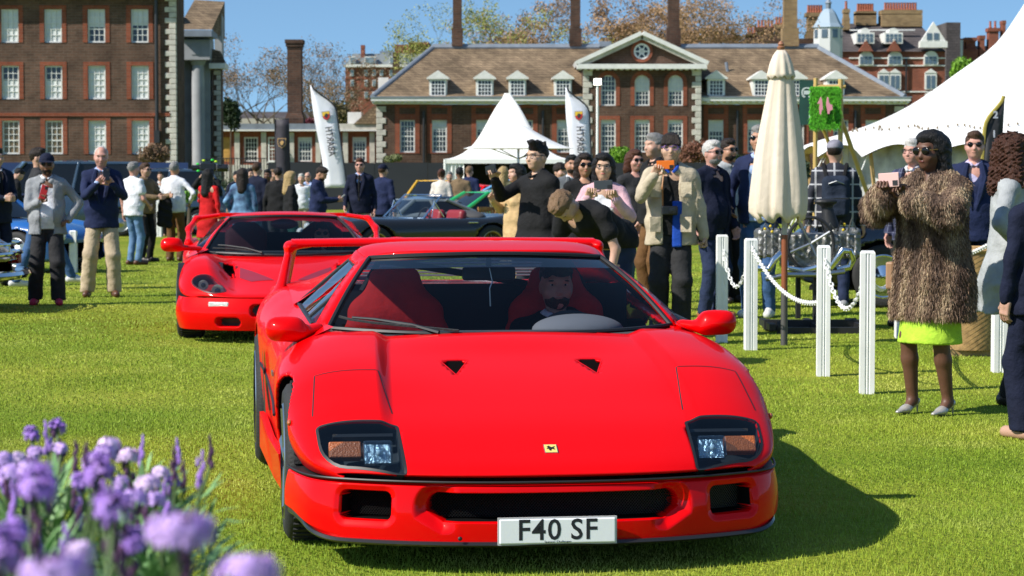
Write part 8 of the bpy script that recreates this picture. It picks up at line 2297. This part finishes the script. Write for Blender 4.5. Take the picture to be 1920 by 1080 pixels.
    for nm, col in (("fur_light", (.46, .34, .21)), ("fur_mid", (.24, .155, .098)), ("fur_dark", (.085, .050, .034))): fm.append(plain(nm, col, .6, spec=.3))
    for src, cnt in ((coat, 70000), (sl, 45000)):
        me = src.data; nf = len(me.polygons); Cn = np.zeros(nf * 3); me.polygons.foreach_get("center", Cn); Cn = Cn.reshape(-1, 3); Nn = np.zeros(nf * 3); me.polygons.foreach_get("normal", Nn); Nn = Nn.reshape(-1, 3)
        k = RNG.integers(0, nf, cnt); p = Cn[k] + RNG.normal(size=(cnt, 3)) * .006; nn = Nn[k]
        down = np.array([0, 0, -1.0]); d = nn * .30 + down * .95 + RNG.normal(size=(cnt, 3)) * .20; d /= np.linalg.norm(d, axis=1)[:, None]
        tone = 1.1 * np.sin(p[:, 0] * 46 + 1.6 * np.sin(p[:, 2] * 5)) + .6 * np.sin(p[:, 2] * 8 + p[:, 1] * 22) + RNG.normal(size=cnt) * .5
        L = (.016 + .022 * RNG.random(cnt))[:, None]; sd = np.cross(d, RNG.normal(size=(cnt, 3))); sd /= np.linalg.norm(sd, axis=1)[:, None]
        for i, (lo, hi) in enumerate(((.85, 9), (-.55, .85), (-9, -.55))):
            q = (tone > lo) & (tone <= hi); T3 = np.stack([p[q] - sd[q] * .0023, p[q] + sd[q] * .0023, p[q] + d[q] * L[q]], 1).reshape(-1, 3)
            o = mobj("fur_strands", T3, np.arange(len(T3)).reshape(-1, 3), fm[i], src, False); o["kind"] = "stuff"
    m = MB().box((-.235, -.09, .86), (.05, .10, .17), Matrix.Rotation(R(20), 3, 'Z')).build("shoulder_bag", plain("tan_bag", (.34, .19, .10), .5), None); m.matrix_world = a["M"] @ Matrix.Identity(4); tag(m, "small tan shoulder bag against the fur coat", "bag"); bevel(m, .012, 2)
    person("woman with curly auburn hair in pale grey coat at the right edge", 1899, 14.6, 253, 75, fem=True, sk="tan", hair=("curly", "curl"), top_=("coat", pgrey), legs=("trousers", black), shoes=bshoe, hem=.60, rh=(-.24, -.10, 1.02), rpole=(-1, .7, -.1), wide=.06, yaw=30)
    a = person("woman in navy trouser suit with pale blond hair cut off by the right edge", 1950, 12.7, 300, 200, fem=True, sk="pale", hair=("long", "blond", plain("hair_platinum", (.62, .53, .36), .5, vary=.3, scale=60, bump=.8, bscale=120)), top_=("blazer", navy), inner=navy, legs=("wide", navy), shoes=plain("nude_shoe", (.45, .27, .19), .5), bw=1.0, hem=.78)
    # ---------------- drivers
    c, s_ = math.cos(R(7.5)), math.sin(R(7.5))
    def car(x, y): return (.16 + x * c - y * s_, 8.42 + x * s_ + y * c)
    x, y = car(.36, 2.30)
    person("bearded driver in black suit and white shirt inside the nearest red car", 0, 0, .93, 7.5, sk="pale", hair=("fade", "dark"), beard="brown", top_=("open", black), inner=white, legs=("trousers", black), shoes=bshoe, world=(x, y, -.575), lean=-10, sit=True, pitch=12, rh=(-.17, -.36, 1.34), lh=(.17, -.36, 1.34), rk="fist", lk="fist", rf=(-.10, -.72, .66), lf=(.10, -.70, .66), rknee=(0, 0, 1), lknee=(0, 0, 1))
    n0 = P(536, 322, 19.7); c, s_ = math.cos(R(6)), math.sin(R(6)); x, y = n0.x + .36 * c - 2.42 * s_, 19.7 + .36 * s_ + 2.42 * c
    person("shadowy driver with sunglasses inside the second red car", 0, 0, .92, 6, sk="pale", hair=("short", "dark"), glasses=("sun",), top_=("jumper", black), legs=("trousers", black), world=(x, y, -.62), lean=-14, sit=True, pitch=12, rh=(-.17, -.36, 1.34), lh=(.17, -.36, 1.34), rk="fist", lk="fist", rf=(-.10, -.72, .66), lf=(.10, -.70, .66), rknee=(0, 0, 1), lknee=(0, 0, 1), det=0)

# ================================================================== flowers close to the lens
def flowers():
    wd = plain("planter_wood", (.20, .13, .075), .8, vary=.3, scale=6); soil = plain("soil", (.03, .02, .013), .95, bump=.6, bscale=40)
    t = thing("planter_box", "raised wooden planter holding the mauve wallflowers", "planter", (-.62, 2.1, 0))
    for (a, b, c, d) in ((-.42, .42, -1.25, -1.21), (-.42, .42, 1.21, 1.25), (-.42, -.38, -1.21, 1.21), (.38, .42, -1.21, 1.21)):
        for i in range(4): MB().bb(a, b, c, d, .06 + i * .19, .06 + i * .19 + .184).build("plank", wd, t)
    MB().bb(-.38, .38, -1.21, 1.21, .08, .78).build("soil", soil, t)
    pet = [plain("petal_mauve", (.56, .36, .76), .6, sub=.0, vary=.25, scale=90), plain("petal_lilac", (.74, .54, .82), .6, vary=.2, scale=90), plain("petal_violet", (.38, .20, .64), .6, vary=.2, scale=90)]
    bud = plain("bud_purple", (.085, .030, .085), .7); stm = plain("wall_stem", (.10, .16, .05), .7); lfm = plain("wall_leaf", (.17, .32, .11), .55, vary=.4, scale=30)
    rnd = random.Random(5)
    heads = [(338, 1000, 1.35, 0, 1.1), (105, 1078, 1.2, 0, 1.0), (462, 1080, 1.28, 0, 1.0), (8, 1050, 1.25, 2, .6), (185, 892, 1.9, 2, .75), (212, 962, 1.55, 2, .6), (70, 925, 1.7, 2, .9),
             (205, 838, 2.9, 1, 1), (238, 858, 2.9, 1, 1.05), (178, 868, 2.8, 0, 1), (196, 852, 2.85, 0, .9), (278, 910, 2.7, 1, 1.0), (252, 938, 2.5, 0, 1.0), (288, 938, 2.6, 0, .7), (302, 888, 3.0, 1, .75), (228, 905, 2.8, 0, .6), (55, 886, 2.5, 0, 1.1), (20, 892, 2.5, 0, 1.0), (8, 862, 2.8, 0, .7), (32, 862, 2.9, 1, .7), (108, 805, 3.2, 2, .6), (60, 820, 3.2, 2, .6), (66, 850, 3.1, 0, .6), (100, 842, 3.15, 1, .55), (115, 842, 3.1, 0, .5), (150, 905, 2.6, 2, .5), (325, 905, 3.0, 2, .4), (30, 1000, 1.9, 2, .5), (250, 1020, 1.8, 2, .5), (150, 1040, 1.6, 1, .6)]
    bases = [(-.88, 1.35), (-.55, 1.30), (-.28, 1.40), (-.80, 1.9), (-.42, 1.95), (-.66, 2.4), (-.50, 2.45), (-.42, 2.7), (-.60, 3.0), (-.49, 3.05)]
    where = ["nearest the lens at the far left", "with a big blurred head at the bottom edge", "with the large blurred head closest to the red car", "left of the planter middle", "with dark violet spikes in the planter middle", "with rounded clusters at the left edge", "under the tallest group of lilac clusters", "leaning out towards the red car", "with small outlying blooms at the back left", "at the back behind the lilac clusters"]
    plants = []
    for (bx, by), w in zip(bases, where):
        plants.append((thing("wallflower_plant", "mauve wallflower plant " + w, "plant", (bx, by, .78), 0, "mauve wallflowers in the planter"), Vector((bx, by, .78))))
    for (px, py, Y, c, sc) in heads:
        p = P(px, py, Y); root, b = min(plants, key=lambda q: (q[1].x - p.x) ** 2 + (q[1].y - p.y) ** 2)
        V = []; F = []; n = int(34 * sc) + 12; sc *= .80 if Y < 1.6 else .62; R0 = .022 * sc; kz = 1.7 if c == 2 else (.5 if Y < 1.6 else .75)
        for i in range(n):
            g = rnd.uniform(0, 2 * PI); e = math.acos(rnd.uniform(-.15, 1)); d = Vector((math.sin(e) * math.cos(g), math.sin(e) * math.sin(g), math.cos(e) * kz)); q = p - b + d * R0 * rnd.uniform(.8, 1.1)
            u = d.cross(Vector((rnd.uniform(-1, 1), rnd.uniform(-1, 1), rnd.uniform(-1, 1)))).normalized(); v = d.cross(u); s = .0060 * rnd.uniform(.8, 1.25)
            for a in range(4):                 # four rounded petals
                an = PI / 2 * a; x = u * math.cos(an) + v * math.sin(an); y = v * math.cos(an) - u * math.sin(an); k = len(V)
                V += [q, q + x * s * .6 + y * s * .35 + d * s * .1, q + x * s * 1.1 + y * s * .22 + d * s * .02, q + x * s * 1.1 - y * s * .22 + d * s * .02, q + x * s * .6 - y * s * .35 + d * s * .1]; F.append((k, k + 1, k + 2, k + 3, k + 4))
        hd = mobj("flower_head", V, F, pet[c], root, False)
        st = MB(); pb = p - b; mid = Vector((pb.x * .55 + rnd.uniform(-.02, .02), pb.y * .55, pb.z * .55)); st.tube([Vector((pb.x * .2, pb.y * .2, 0)), mid, pb], [.004, .0032, .0022], 5); st.build("stem", stm, root, True)
        bu = MB()
        for i in range(7): q = pb + Vector((rnd.uniform(-.008, .008), rnd.uniform(-.008, .008), -.006 - .006 * i)); bu.ell(q, (.0032, .0032, .006), 6, 5)
        bu.ell(pb + Vector((0, 0, .004)), (.010 * sc, .010 * sc, .008 * sc), 8, 6); bu.build("bud_cluster", bud, hd)
    for root, b in plants:
        for i in range(5):
            g = rnd.uniform(0, 2 * PI); r = rnd.uniform(.03, .10); h = rnd.uniform(.24, .36) if b.y > 2.2 else rnd.uniform(.32, .44); tip = Vector((r * math.cos(g), r * math.sin(g), h))
            MB().tube([Vector((tip.x * .3, tip.y * .3, 0)), tip * .7, tip * .93], [.003, .0026, .002], 5).build("stem", stm, root, True)
            sp = MB()
            for q in range(9): sp.ell(tip * .93 + Vector((rnd.uniform(-.004, .004), rnd.uniform(-.004, .004), .0045 * q)), (.0034 - .00022 * q, .0034 - .00022 * q, .006), 6, 5)
            s_ = sp.build("bud_spike", bud if i % 2 else pet[2], root, True); s_["kind"] = "stuff"
        V = []; F = []
        for i in range(700):
            h = rnd.uniform(0, 1); g = rnd.uniform(0, 2 * PI); r = rnd.uniform(.0, .10)
            p = Vector((r * math.cos(g), r * math.sin(g), .02 + h * (.27 if b.y > 2.2 else (.32 if b.y > 1.7 else .38)) * (1 - r * 2.2))); l = rnd.uniform(.030, .065); el = rnd.uniform(.2, 1.25); a = g + rnd.uniform(-.9, .9)
            d = Vector((math.cos(a) * math.cos(el), math.sin(a) * math.cos(el), math.sin(el))); s = d.cross(Vector((0, 0, 1))).normalized() * l * .085; k = len(V); dr = Vector((0, 0, -l * .12))
            V += [p - s * .4, p + s * .4, p + d * l * .5 + s, p + d * l * .5 - s, p + d * l + dr]; F += [(k, k + 1, k + 2, k + 3), (k + 3, k + 2, k + 4)]
        lf = mobj("leaves", V, F, lfm, root, False); lf["kind"] = "stuff"

# ================================================================== build everything
red_sports_car()
second_red_car()
dark_roadster()
other_cars()
tents()
flags()
umbrella()
posts()
furniture()
greenery()
crowd()
flowers()
